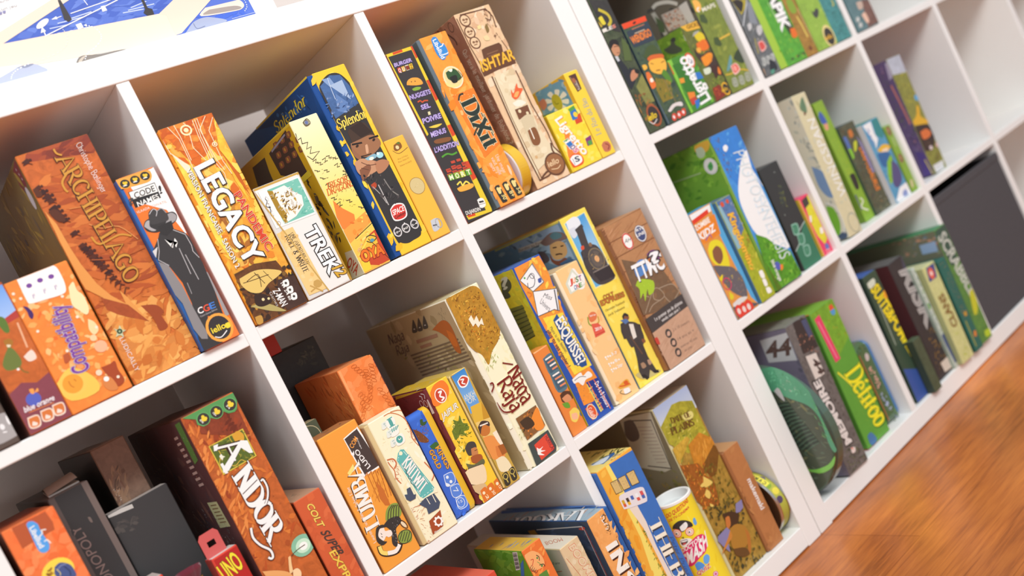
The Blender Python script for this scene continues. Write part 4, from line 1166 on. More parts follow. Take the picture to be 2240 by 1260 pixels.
game_box(dict(kind='board_game_box',label='tall rust-orange fantasy game box with large white serif lettering',cat='board game',fr='L',x=-0.8563,y=-0.002,z=0.38917,w=0.0685,h=0.2945,d=0.29,cols=('C06430*.35','4A3030','7A4A3A','5A3428'),side=2.2,F=[('n','D87834 B85428 C8662C 9C4424 E08840',[0,2947,685,2934,777,783,-23,876],150,200,60,60,70),
('p','8A4028*.4',[115,2925,654,2915,634,2399,400,2506,127,2677]),
('n','7A3420 9C4426 6A2E1E',[273,2962,675,2914,657,2282,448,2439],40,120,50,40,60),
('n','E8924C DC7C38',[-33,2825,197,2699,173,1285,-13,1401],50,160,40,60,30),
('n','5A3020 6A3A24',[151,2724,562,2500,608,1225,332,1269],40,50,8,30,80),
('p','5A9A58',[1,2950,680,2932,690,2844,635,2739,594,2720,521,2738,469,2797,424,2749,363,2747,305,2792,249,2742,189,2740,136,2793,149,2856,59,2911]),
('e','6AB068',[229,2819,80,80,0]),
('e','3E3A36',[229,2819,71,71,0]),
('e','F0D040',[234,2845,20,20,0]),
('e','F0D040',[254,2814,20,20,0]),
('c','F0D040',[204,2833,247,2830,257,2788,210,2797]),
('t','F8F5EE',[182,2828,13,-52,19,6],'60-90',0.04,None,0,0),
('e','6AB068',[401,2821,81,81,0]),
('e','3E3A36',[401,2821,72,72,0]),
('e','F0D040',[406,2847,20,20,0]),
('e','F0D040',[426,2815,20,20,0]),
('c','F0D040',[375,2834,419,2832,429,2789,381,2799]),
('t','F8F5EE',[353,2830,13,-52,19,6],'10+',0.04,None,0,0),
('e','6AB068',[582,2823,83,83,0]),
('e','3E3A36',[582,2823,73,73,0]),
('e','F0D040',[587,2849,21,21,0]),
('e','F0D040',[608,2818,21,21,0]),
('c','F0D040',[556,2837,600,2834,611,2791,562,2801]),
('t','F8F5EE',[533,2832,14,-52,20,6],'2-4',0.04,None,0,0),
('p','D8C048',[133,2508,587,2499,584,2128,134,2126]),
('p','5A6A2C',[144,2496,572,2487,570,2140,150,2142]),
('n','7A8A34 4A5A24 A8A040 8A7A30',[144,2496,572,2487,570,2140,150,2142],50,60,16,0,90),
('c','D8A038',[432,2489,521,2502,561,2418,494,2331,439,2383]),
('s','D8B848',[236,2230,299,2154,395,2181,451,2129,549,2156],9),
('s','D8B848',[209,2450,215,2345,158,2275,173,2185],9),
('s','C8A83C',[396,2498,407,2401,495,2372,510,2281],9),
('c','F0ECD8',[190,2343,221,2357,230,2328,249,2309,222,2304,204,2285,194,2312]),
('l','3A2418',[179,2446,492,2366],53),
('l','3A2418',[495,2372,183,2159],73),
('l','3A2418',[319,2388,323,2201],40),
('l','F4F2EE',[190,2444,484,2366],27),
('p','F4F2EE',[495,2388,569,2347,564,2185,522,2201,462,2308,214,2141,145,2148,157,2194]),
('l','F4F2EE',[336,2391,333,2204],20),
('p','F4F2EE',[187,2486,244,2479,199,2415,164,2426]),
('p','F4F2EE',[157,2256,190,2257,195,2120,159,2128]),
('f','F6F4F0',[216,2034,21,-880,244,65],'NDOR',0.14,'3A2016',0.06,0),
('s','3A2016',[483,1842,524,1847,526,1734,480,1636,413,1573],37),
('s','F4F2EE',[487,1840,521,1841,522,1736,477,1638,413,1573],22),
('s','3A2016',[132,1421,102,1309,139,1183,209,1077,207,995,177,978,152,1010],43),
('s','F4F2EE',[132,1421,102,1309,139,1183,209,1077,207,995,177,978,152,1010],27),
('e','8AC0A0*.1',[579,907,149,130,0]),
('e','C8E8CC',[582,901,96,84,0]),
('e','FBFBF0',[583,896,54,48,0]),
('s','5A4A34',[607,899,496,896,398,874],11),
('c','F0C890',[358,879,388,876,359,794,331,709,290,714]),
('c','F4D0A0',[335,716,395,709,415,644,369,579,297,605]),
('c','E8A868',[15,909,176,819,290,714,281,616,61,760]),
('l','D88848',[-4,2939,-19,883],9)],L=[('n','5A3C38 4A3434 3E3034 6A463C 52403C',[2962,2895,91,2915,636,999,3073,598],90,300,120,60,40),
('n','8A5A4A 7A5048',[657,2801,405,2780,561,1976,754,1981],14,30,14,0,20),
('p','4A6A34',[335,2897,91,2915,146,2414,362,2364]),
('n','D8B840 5A8A38 D8D0A0',[318,2875,141,2896,197,2407,330,2383],16,30,9,60,40),
('l','A8847C',[659,2728,477,2740],33),
('l','A8847C',[659,2648,471,2661],33),
('l','A8847C',[659,2568,464,2582],33),
('l','A8847C',[659,2488,458,2503],33),
('l','A8847C',[659,2408,451,2423],33),
('l','A8847C',[658,2328,445,2344],33),
('l','A8847C',[658,2247,438,2265],33),
('l','A8847C',[658,2167,432,2185],33),
('l','A8847C',[658,2087,425,2106],33),
('p','D8B474',[686,1852,270,1861,231,1524,694,1498]),
('l','6A5438',[599,1808,354,1817],15),
('l','6A5438',[597,1762,345,1771],15),
('l','6A5438',[594,1715,336,1725],15),
('l','6A5438',[591,1668,327,1679],15),
('l','6A5438',[588,1622,318,1634],15),
('l','6A5438',[585,1575,309,1588],15),
('n','8A8078 5A5458 3A3438 6A6468 4A4048',[1751,1734,327,1763,305,1221,1430,1237],60,60,20,30,50),
('n','7A5A50 8A6A58',[2213,2534,1532,2539,2037,1922,2938,1892],26,160,8,20,10)]))
game_box(dict(kind='board_game_box',label='small red-orange game box with yellow western lettering beside white divider',cat='board game',fr='L',x=-0.7845,y=-0.002,z=0.38917,w=0.0375,h=0.1405,d=0.18,cols=('D06038','A84830','C89878','B85838'),F=[('n','D8683C C85A34 DC7044',[-3,1403,374,1381,419,122,45,365],30,160,110,60,40),
('t','4A2A20',[130,1295,6,-318,81,-23],'COLT',0.06,None,0,0),
('t','F4D060',[129,1300,6,-318,81,-23],'COLT',0.035,'5A3420',0.02,0),
('t','4A3A34',[127,919,49,-364,102,-12],'SUPER',0.05,None,0,0.25),
('t','F0C850',[108,645,51,-655,87,-8],'EXPRESS',0.035,'5A3420',0.02,0)],T=[('n','5A4A40 E0C8A0',[216,661,293,300,156,86,129,342],10,60,20,0,60)]))
game_box(dict(kind='board_game_box',label='black box standing at the back behind the orange rope-pattern box',cat='board game',fr='L',x=-0.7165,y=0.2,z=0.38917,w=0.14,h=0.3045,d=0.17,cols=('3A3A3A*.2','333333','484848','333333'),F=[('n','44443E 4E4E44 3A3C3A 5A5A4C',[992,2961,1319,2928,1247,2654,975,2718],30,90,40,0,90)]))
game_box(dict(kind='board_game_box',label='big orange box embossed with rope pattern behind the cream box',cat='board game',fr='L',x=-0.6407,y=0.035,z=0.38917,w=0.0555,h=0.2527,d=0.16,cols=('EE8240','D8703A','E8925A','C86834'),seam=-0.004,tray='F08A48',side=1.2,F=[('n','F08C4C F4965A E87C3C',[18,2513,525,2522,565,1770,-15,1750],40,200,130,60,60),
('o','C86428',[147,2105,40,20,11],6),
('o','C86428',[165,2066,40,20,11],6),
('o','C86428',[183,2027,40,20,11],6),
('o','C86428',[201,1988,40,20,11],6),
('o','C86428',[121,2001,40,20,11],6),
('o','C86428',[139,1962,40,20,11],6),
('o','C86428',[157,1923,40,20,11],6),
('o','C86428',[175,1884,40,20,11],6),
('o','C86428',[96,1896,40,20,11],6),
('o','C86428',[126,2002,40,20,34],6),
('o','C86428',[116,1951,40,20,34],6),
('o','C86428',[78,1916,40,20,34],6),
('o','C86428',[68,1866,40,20,34],6),
('o','C86428',[30,1830,40,20,34],6),
('o','C86428',[20,1780,40,20,34],6),
('o','C86428',[345,2150,41,20,22],6),
('o','C86428',[312,2118,41,20,22],6),
('o','C86428',[302,2074,41,20,22],6),
('o','C86428',[269,2041,40,20,22],6),
('o','C86428',[259,1997,40,20,22],6),
('o','C86428',[226,1965,40,20,22],6),
('o','C86428',[374,2349,41,20,-29],6),
('o','C86428',[364,2305,41,20,-29],6),
('o','C86428',[354,2261,41,20,-29],6),
('o','C86428',[344,2217,41,20,-29],6),
('o','C86428',[333,2173,41,20,-29],6),
('o','C86428',[323,2128,41,20,-29],6),
('o','C86428',[437,2037,41,20,-35],6),
('o','C86428',[447,1976,41,20,-35],6),
('o','C86428',[456,1914,41,20,-35],6),
('o','C86428',[466,1853,41,20,-35],6),
('o','C86428',[476,1791,41,20,-35],6),
('o','C86428',[486,1729,41,20,-35],6),
('o','C86428',[248,2479,40,20,-6],6),
('o','C86428',[269,2432,40,20,-6],6),
('o','C86428',[289,2386,40,20,-6],6),
('o','C86428',[310,2339,40,20,-6],6),
('o','C86428',[331,2292,41,20,-6],6),
('o','C86428',[482,2378,41,20,-41],6),
('o','C86428',[466,2330,41,20,-41],6),
('o','C86428',[450,2282,41,20,-41],6),
('o','C86428',[434,2234,41,20,-41],6),
('o','C86428',[418,2186,41,20,-41],6),
('l','6A3040',[547,2445,551,1711],9),
('p','F4A468',[7,2518,46,2515,36,2081,1,2083])],L=[('n','D0682E C05A28 D8743A A85428',[1331,2499,53,2497,99,1751,981,1832],60,200,60,70,30),
('n','E88848 D8783C',[280,2496,5,2506,66,1781,294,1769],30,160,50,60,30)]))
game_box(dict(kind='board_game_box',label='orange game box with black logo plate and striped-sleeve lady drawing',cat='board game',fr='L',x=-0.7204,y=0.0036,z=0.38917,w=0.0588,h=0.1911,d=0.05,cols=('F0A040','C87E30','B87848','D08838'),side=1.0,F=[('c','F8F5EE',[324,1759,540,1794,571,1756,626,1241,589,1201,376,1208,339,1244]),
('c','4A3E3A',[334,1746,530,1777,550,1750,605,1246,578,1223,388,1225,359,1254]),
('t','F0A048',[376,1586,126,75,-27,54],'COM',0.03,None,0,0),
('t','F2EFEA',[485,1275,-51,281,-59,-14],'LUDO',0.03,None,0,0),
('t','F2EFEA',[487,1529,9,157,-18,-2],'editions',0.0,None,0,0),
('c','F2F0EC',[320,1535,328,1570,347,1542,373,1560,360,1514,335,1500]),
('n','D08030 B86A28',[400,1226,568,1163,506,741,297,833],30,80,10,70,20),
('s','B8682C',[356,1197,400,1226,393,1172,373,816],10),
('s','B8682C',[411,1183,456,1213,448,1158,418,813],10),
('s','B8682C',[466,1170,512,1199,504,1144,462,809],10),
('s','B8682C',[522,1155,568,1185,561,1130,507,805],10),
('s','B8682C',[579,1141,625,1171,617,1115,552,801],10),
('p','C87030',[454,1064,497,933,483,701,417,739,396,857]),
('f','4A2A1C',[217,578,134,808,-194,4],'LUMBA',0.13,None,0,0),
('f','F8F2E8',[229,579,136,810,-193,6],'LUMBA',0.1,None,0,0),
('p','F8E080',[162,1354,286,1420,276,1360,178,1307]),
('f','F4E8D8',[89,408,8,794,-40,-1],'Laurent Escoffier & Sylvie Eder',0.02,None,0,0),
('s','3A2A20',[98,345,87,254,163,187,289,155,368,212],70),
('s','F8D870',[99,337,93,256,155,199],51),
('s','F4EDE4',[156,201,265,165,350,210],52),
('c','8CA048',[331,577,394,672,489,711,584,670,583,563,520,506,381,521]),
('c','8CA048',[378,311,456,344,556,284,544,185,482,156,368,217]),
('s','3A3830',[359,560,427,653,508,692],12),
('s','3A3830',[397,549,464,647,530,679],12),
('s','3A3830',[434,537,502,642,552,667],12),
('s','3A3830',[472,526,541,636,575,654],12),
('s','3A3830',[510,515,579,630,597,641],12),
('s','3A3830',[367,239,428,295,462,327],10),
('s','3A3830',[397,221,459,276,493,309],10),
('s','3A3830',[428,202,490,257,524,290],10),
('s','3A3830',[459,183,521,239,555,272],10),
('o','3A3830',[463,252,101,81,0],10),
('c','3A3634',[272,533,376,564,503,529,513,443,402,403,356,272,303,205,269,273,325,422]),
('c','F4E6D8',[143,505,207,545,266,523,260,461,330,432,324,370,264,367,238,396,178,367,131,434]),
('c','3A3634',[123,491,179,561,267,549,309,497,258,509,203,521,146,451,178,367,216,331,141,325,99,402]),
('n','F4F0EA 3A3634 8A8680',[415,581,514,496,334,233,291,311],30,16,6,0,90),
('o','3A3634',[523,397,30,71,20],10),
('e','E8D8B8',[523,397,20,51,20]),
('l','3A3634',[193,469,200,445],7),
('l','3A3634',[180,431,193,413],7)],T=[('n','6A5A50 C8A870 8A7460 4A4444',[233,595,596,968,566,269,186,-100],20,120,40,0,90)]))
game_box(dict(kind='board_game_box',label='cream game box with turquoise tag lettering and red knitting drawing',cat='board game',fr='L',x=-0.6572,y=0.0001,z=0.38917,w=0.0581,h=0.1766,d=0.033,cols=('F8F0CC','D8C49A','F8F0CC','E0D4A8'),seam=0.006,tray='D8C08C',F=[('n','F4E8B8 FBF6DC',[5,1752,566,1760,570,8,10,-9],20,150,80,60,60),
('s','D08050',[313,1747,416,1739,527,1645,572,1527,560,1356],13),
('s','D08050',[422,1749,561,1703,618,1581,654,1364,607,1178],14),
('s','D08050',[560,1606,595,1467,537,1315,571,1168],14),
('s','D08050',[560,1507,618,1406,560,1252],14),
('n','D07848 C86A40 E0A078',[515,1674,640,1645,607,1178,490,1234],34,60,5,-40,40),
('s','CC7448',[75,1231,156,1203,170,1131,112,1082],19),
('s','CC7448',[74,1206,82,1149,101,1061,75,969,104,871],14),
('n','D07848 C86A40',[85,1225,193,1171,138,880,39,907],26,50,5,-60,40),
('n','D07848 C86A40',[69,555,265,468,164,291,72,349],24,60,6,0,40),
('n','D89878 CC7448',[95,334,224,285,192,-4,11,21],24,40,6,-60,20),
('s','CC7448',[535,944,583,752,510,678],15),
('n','E8D8A0',[162,1538,226,1509,153,1294,69,1335],14,20,4,0,60),
('n','E8D8A0',[484,518,659,479,583,95,456,111],20,24,4,0,60),
('c','F4F4E8',[305,1689,423,1686,408,1576,287,1576]),
('c','F4F4E8',[296,1572,415,1569,400,1457,278,1458]),
('c','F4F4E8',[313,1437,433,1431,418,1317,294,1319]),
('c','5AA8A0',[337,1673,379,1676,381,1586,337,1581]),
('l','5AA8A0',[324,1683,411,1684],14),
('l','5AA8A0',[312,1580,398,1578],14),
('l','5AA8A0',[280,1509,338,1551],12),
('l','5AA8A0',[313,1508,371,1551],12),
('l','5AA8A0',[346,1508,405,1551],12),
('l','5AA8A0',[379,1508,438,1551],12),
('e','5AA8A0',[363,1378,49,49,0]),
('s','F8F5EE',[353,1396,359,1372,393,1387],9),
('c','E8ECE0',[231,1681,296,1681,276,1603,207,1605]),
('t','7AA8A8',[254,1666,3,-49,28,2],'8+',0.0,None,0,0),
('c','E8ECE0',[242,1555,308,1555,288,1475,218,1478]),
('t','7AA8A8',[266,1540,3,-50,28,2],'2-4',0.0,None,0,0),
('c','E8ECE0',[233,1424,299,1423,279,1342,209,1345]),
('t','7AA8A8',[257,1408,3,-52,29,2],'15',0.0,None,0,0),
('c','F8F0CC',[189,1173,251,1246,308,1270,366,1246,515,574,453,521,252,529,222,610]),
('p','66B8B2',[192,1159,253,1234,305,1255,352,1238,496,584,456,548,284,545,254,585]),
('d','C8E4DC',[209,1150,274,1222,335,1218,470,607,438,579,294,574,269,611,209,1150],10),
('e','F8F0CC',[288,1212,26,26,0]),
('f','F8F4EC',[233,1083,52,-469,147,53],'KNITWIT',0.12,'3A6A6A',0.05,0),
('s','4A6A6A',[240,1015,249,970,228,954,248,908,227,881,251,841,227,809,249,764,254,719],10),
('p','4A5468',[134,772,191,768,188,657,218,646,186,601,100,609,67,656,71,724,111,707]),
('p','4A5468',[195,510,302,534,453,521,476,375,420,317,249,329,264,410]),
('l','F4ECD0',[420,519,421,406],11),
('l','F4ECD0',[326,521,332,429],11),
('p','A8502C',[210,248,427,288,363,90,174,70]),
('o','F8F5EE',[330,173,48,48,0],22),
('e','F8F5EE',[384,140,14,14,0]),
('e','F8F5EE',[348,114,14,14,0]),
('e','F8F5EE',[302,123,14,14,0]),
('e','F8F5EE',[272,161,14,14,0]),
('e','F8F5EE',[277,206,14,14,0]),
('e','F8F5EE',[312,232,14,14,0]),
('e','F8F5EE',[358,224,14,14,0]),
('e','F8F5EE',[388,186,14,14,0]),
('t','F8F5EE',[206,69,131,-8,1,24],'filosofia',0.0,None,0,0)]))
game_box(dict(kind='board_game_box',label='golden yellow card game box with bearded turbaned merchant',cat='board game',fr='L',x=-0.5552,y=0.0035,z=0.38917,w=0.0412,h=0.1779,d=0.12,cols=('F8CC3C','6E2E30','D8B438','5E2A2C'),seam=0.005,tray='6E2C30',side=1.4,F=[('n','FBDC50 F4B834 F8CC40 F8E478',[11,1687,390,1774,113,32,-42,79],60,140,80,60,60),
('c','F08030',[70,1691,176,1758,323,1758,365,1634,295,1525,126,1482,29,1520]),
('e','F8EEE0',[195,1585,91,105,0]),
('e','C84834',[195,1585,77,91,0]),
('s','F8F5EE',[180,1636,230,1631,182,1582,227,1537,173,1517],23),
('t','F8F5EE',[55,1281,303,34,17,82],'JAIPUR',0.02,'8A7438',0.03,0),
('c','6A7A2C',[104,1085,188,1132,197,1210,260,1157,320,1215,312,1108,363,1060,354,981,267,989,283,900,205,988,97,951]),
('n','5A6A28 8A9A38 4A5A24',[162,1170,398,1128,333,879,97,951],50,70,10,30,90),
('n','6A7A30 4A5A28',[86,929,232,921,214,764,92,762],20,60,12,80,30),
('c','4A4440',[164,786,248,832,337,794,335,711,267,658,168,674]),
('c','C88450',[246,736,327,715,318,635,258,578,207,629]),
('c','A85A30',[182,640,256,635,344,596,341,528,267,505,172,561]),
('l','3A2A20',[281,685,325,680],8),
('c','6A6A48',[73,606,186,527,341,528,319,454,102,482]),
('c','F0D8B0',[-44,494,88,516,306,459,246,249,110,257,-27,348,-53,415]),
('l','5A5448',[64,527,312,471],13),
('c','D8B888',[-87,349,60,280,205,212,124,54,15,190]),
('c','E07830',[82,175,185,176,173,-5,66,4]),
('t','F8E8C0',[113,81,8,-61,41,2],'2',0.02,None,0,0),
('e','F8E8C0',[118,122,22,22,0]),
('c','E07830',[200,173,305,174,293,-8,184,1]),
('t','F8E8C0',[232,79,9,-62,41,2],'30',0.02,None,0,0),
('e','F8E8C0',[237,120,22,22,0]),
('c','E07830',[330,176,437,177,425,-6,315,3]),
('t','F8E8C0',[363,81,9,-62,42,2],'12+',0.02,None,0,0),
('e','F8E8C0',[368,123,23,23,0])],L=[('n','6A2A2E 7A3438 5A2428',[757,1798,-56,1782,70,149,718,223],30,200,80,60,40),
('p','D8A030',[841,1802,-114,1843,-102,1776,889,1726]),
('s','D8CCC8',[125,1727,44,1706,75,1646],15),
('s','D8CCC8',[192,1702,137,1681,159,1636],15),
('o','C8A8A8',[227,1588,46,46,0],11),
('o','C8A8A8',[116,1576,39,49,0],11),
('p','E8D0C0',[39,1628,-43,1632,-31,1427,88,1411]),
('n','8A5A5C',[681,1702,231,1706,232,1650,681,1645],14,60,3,0,5)],T=[('n','E0C040 C8C4B8 D0B050',[165,1069,463,659,361,-41,31,159],20,120,30,0,40)]))
game_box(dict(kind='board_game_box',label='slim box with blue sky,pyramid and egyptian worker picture',cat='board game',fr='L',x=-0.5125,y=0.0003,z=0.38917,w=0.0298,h=0.1756,d=0.12,cols=('F0D890','E8CC80','D8BC60','E0C878'),seam=0.005,tray='EAD08A',F=[('p','C8A448',[18,1752,293,1757,291,3,14,-1]),
('g','3A88D0',[32,1739,275,1749,251,1254,52,1290],'8AB8E0'),
('p','6AA0D8',[64,1388,250,1306,233,1106,40,1156]),
('c','F8F5EE',[79,1635,190,1677,275,1600,181,1513,88,1540]),
('c','C84834',[96,1628,181,1661,253,1599,180,1534,105,1553]),
('s','F8F5EE',[135,1634,186,1619,137,1586,180,1548],17),
('t','E8E4D0',[51,1342,190,-5,12,81],'ANKH',0.0,None,0,0),
('t','E8E4D0',[69,1282,151,-4,7,66],"'OR",0.0,None,0,0),
('p','E0B440',[88,1239,275,1220,307,1004,38,802,14,956]),
('p','C89430',[275,1220,331,887,275,625,92,778]),
('p','E8C878',[46,1012,327,960,315,534,62,646]),
('c','C87838',[67,932,153,965,226,898,188,790,92,778,36,838]),
('c','4A3A34',[49,940,143,987,242,926,221,865,155,929,95,902,36,838]),
('l','F0E8D8',[86,942,223,917],18),
('c','E8954C',[48,779,199,731,261,558,234,386,72,420,-4,528,26,662]),
('c','D88040',[163,583,263,521,251,416,125,434]),
('c','F4E4C8',[216,760,339,741,333,527,243,566]),
('p','A8602C',[199,567,341,541,339,414,199,420]),
('c','4A9A9A',[109,404,182,390,150,274,95,298]),
('c','F0E0B8',[72,420,216,394,244,195,62,237]),
('c','3E3A30',[55,191,145,189,123,31,33,33]),
('o','D8C060',[93,144,37,37,0],11),
('l','D8C060',[88,101,90,54],15),
('c','3E3A30',[186,198,276,196,255,38,165,40]),
('o','D8C060',[224,151,37,37,0],11),
('l','D8C060',[219,107,222,61],15),
('c','3E3A30',[307,212,397,210,377,53,287,55]),
('o','D8C060',[346,165,36,36,0],11),
('l','D8C060',[341,122,343,75],15),
('l','8A7028',[25,1742,26,5],10)]))
game_box(dict(kind='board_game_box',label='tall cream game box with dark red indian-style lettering and gold dragon',cat='board game',fr='L',x=-0.462,y=0.0034,z=0.38917,w=0.061,h=0.2718,d=0.27,cols=('F6F0CC','9C8E70','D8D0A8','C8BC98'),seam=0.009,tray='EFE8D0',side=1.7,F=[('n','FBF8DC F0E8B8 E8E0A0 F8F4D0',[21,2706,612,2719,594,7,25,5],50,160,100,60,60),
('c','B8862C*.4',[13,2710,335,2727,561,2671,625,2455,608,2193,629,2011,516,1851,312,1738,169,1604,142,1772,60,1888,-11,2125,12,2372]),
('n','D89C30 A8701C 8A5A1C E8B848 C88428',[72,2707,541,2681,535,1884,142,1772],90,60,24,50,70),
('n','6A4418 8A5A20',[440,2632,605,2464,591,1985,365,1836],24,50,12,60,50),
('n','E0983C D88428 F0B850 C87424',[87,2427,344,2445,437,1969,168,2005],60,36,18,50,60),
('p','F4EAD0',[201,2309,269,2345,272,2256,345,2302,341,2199,410,2238,386,2127,350,2169,285,2138,274,2212,213,2187]),
('n','6A4418 8A5A20 4A3014',[196,2650,563,2576,527,2318,208,2372],24,40,9,30,70),
('n','5A3A14 7A5020',[95,2650,186,2631,193,1870,60,1888],26,46,8,70,20),
('n','C8842C 8A5A1C E8B048',[220,2107,609,2106,555,1834,142,1772],34,36,12,40,60),
('n','8A9A38 A8B048',[99,1871,385,1786,356,1562,101,1518],30,60,8,60,40),
('f','7E2418',[380,1376,-13,-529,288,35],'Naga',0.07,'F4ECC0',0.02,0.5),
('f','7E2418',[138,1317,20,-483,255,17],'Raja',0.07,'F4ECC0',0.02,0.5),
('l','7E2418',[383,1527,534,1427],19),
('l','7E2418',[562,1396,535,935],15),
('s','7E2418',[39,1359,83,1358,78,1306,1,1248],22),
('s','7E2418',[4,1088,41,919,200,853],21),
('p','8A6038',[167,744,573,748,569,424,180,390]),
('n','4A3424 6A4428 A86830 E8883C F0A848',[167,744,573,748,569,424,180,390],50,60,24,40,60),
('c','F09038',[373,600,574,714,560,523,529,409,396,432]),
('c','4A3828',[201,671,370,666,409,521,242,526]),
('n','8A8A38 C8C060',[119,640,208,540,155,315,84,404],16,30,8,0,90),
('p','46504E',[163,342,572,345,584,83,538,15,127,7]),
('p','E0503C',[245,273,521,313,535,59,243,31]),
('c','F8F5EE',[265,226,300,183,370,184,312,157,378,113,286,130,329,69,239,120,244,161]),
('t','5A2A3A',[460,283,13,-243,72,1],'HURRICAN',0.0,None,0,0),
('p','F0E8D0',[-74,72,30,45,50,-19,-30,13])],L=[('n','A49678 968868 887A5C B0A284',[2161,2714,-120,2725,-79,97,1608,270],40,300,160,60,40),
('n','6A6840 8A8A58 A8A058',[2164,2137,1774,2198,101,1818,634,1672],20,120,30,0,50),
('p','4A4440',[2204,2755,-92,2767,-87,2746,2168,2707]),
('f','5A4844',[2127,2354,-532,7,-73,168],'Naga',0.05,None,0,0.5),
('f','5A4844',[2064,2154,-434,12,-72,152],'Raja',0.05,None,0,0.5),
('l','6A5C4C',[1658,2091,149,2120],26),
('l','6A5C4C',[1651,2034,137,2067],26),
('l','6A5C4C',[1644,1976,125,2013],26),
('l','6A5C4C',[1638,1919,113,1960],26),
('l','6A5C4C',[1631,1862,102,1906],26),
('l','6A5C4C',[1624,1804,90,1853],26),
('l','6A5C4C',[1618,1747,78,1800],26),
('c','4A4642',[1151,2558,1074,2605,1099,2440,1177,2407,1275,2432]),
('l','C8C0B0',[1196,2465,1151,2464],15),
('c','4A4642',[981,2553,905,2600,931,2436,1007,2403,1103,2428]),
('l','C8C0B0',[1026,2461,981,2461],15),
('c','4A4642',[805,2558,731,2605,756,2442,830,2410,924,2435]),
('l','C8C0B0',[849,2467,805,2467],15),
('p','8A6A58',[1285,2296,620,2296,636,2242,1301,2240]),
('p','8A6A58',[1262,2194,893,2199,902,2150,1262,2147]),
('c','9A5A30',[697,2367,336,2450,176,2365,189,2090,246,1915,364,1971,395,2163,545,2302]),
('n','4A3A30',[367,2642,148,2616,133,2448,396,2462],12,60,6,80,10),
('c','B8632E',[336,2302,219,2206,247,2026,365,2083])]))
game_box(dict(kind='card_game_box',label='short orange card box with striped cards and two cartoon heads',cat='board game',fr='L',x=-0.3623,y=0.0126,z=0.38917,w=0.0303,h=0.1399,d=0.03,cols=('E88840','C87030','F09848','D87838'),F=[('l','F8C088',[1,1385,278,1392],17),
('c','5A7A88',[113,1245,300,1250,303,980,107,976]),
('p','4A6070',[128,1234,285,1237,287,992,125,994]),
('l','F8F0E8',[144,1211,280,1216],24),
('l','E89068',[157,1154,295,1158],24),
('l','F8F0E8',[171,1096,311,1099],24),
('l','E89068',[185,1037,326,1039],25),
('c','5A7A88',[103,984,297,982,300,693,96,696]),
('p','4A6070',[119,971,281,970,283,707,115,714]),
('l','F8F0E8',[135,947,276,947],25),
('l','E89068',[149,885,291,884],25),
('l','F8F0E8',[163,822,307,820],26),
('l','E89068',[177,758,323,755],26),
('c','5A3A28',[100,642,196,665,323,592,318,508,226,499,94,527]),
('c','D89468',[109,587,239,595,268,496,143,503]),
('c','3A6A8A',[289,380,376,374,384,223,279,202]),
('c','F0D060',[122,356,239,369,294,269,168,168,91,227]),
('c','F4B890',[139,311,233,282,210,201,116,232]),
('c','6AA038',[70,521,177,487,171,403,88,444])]))
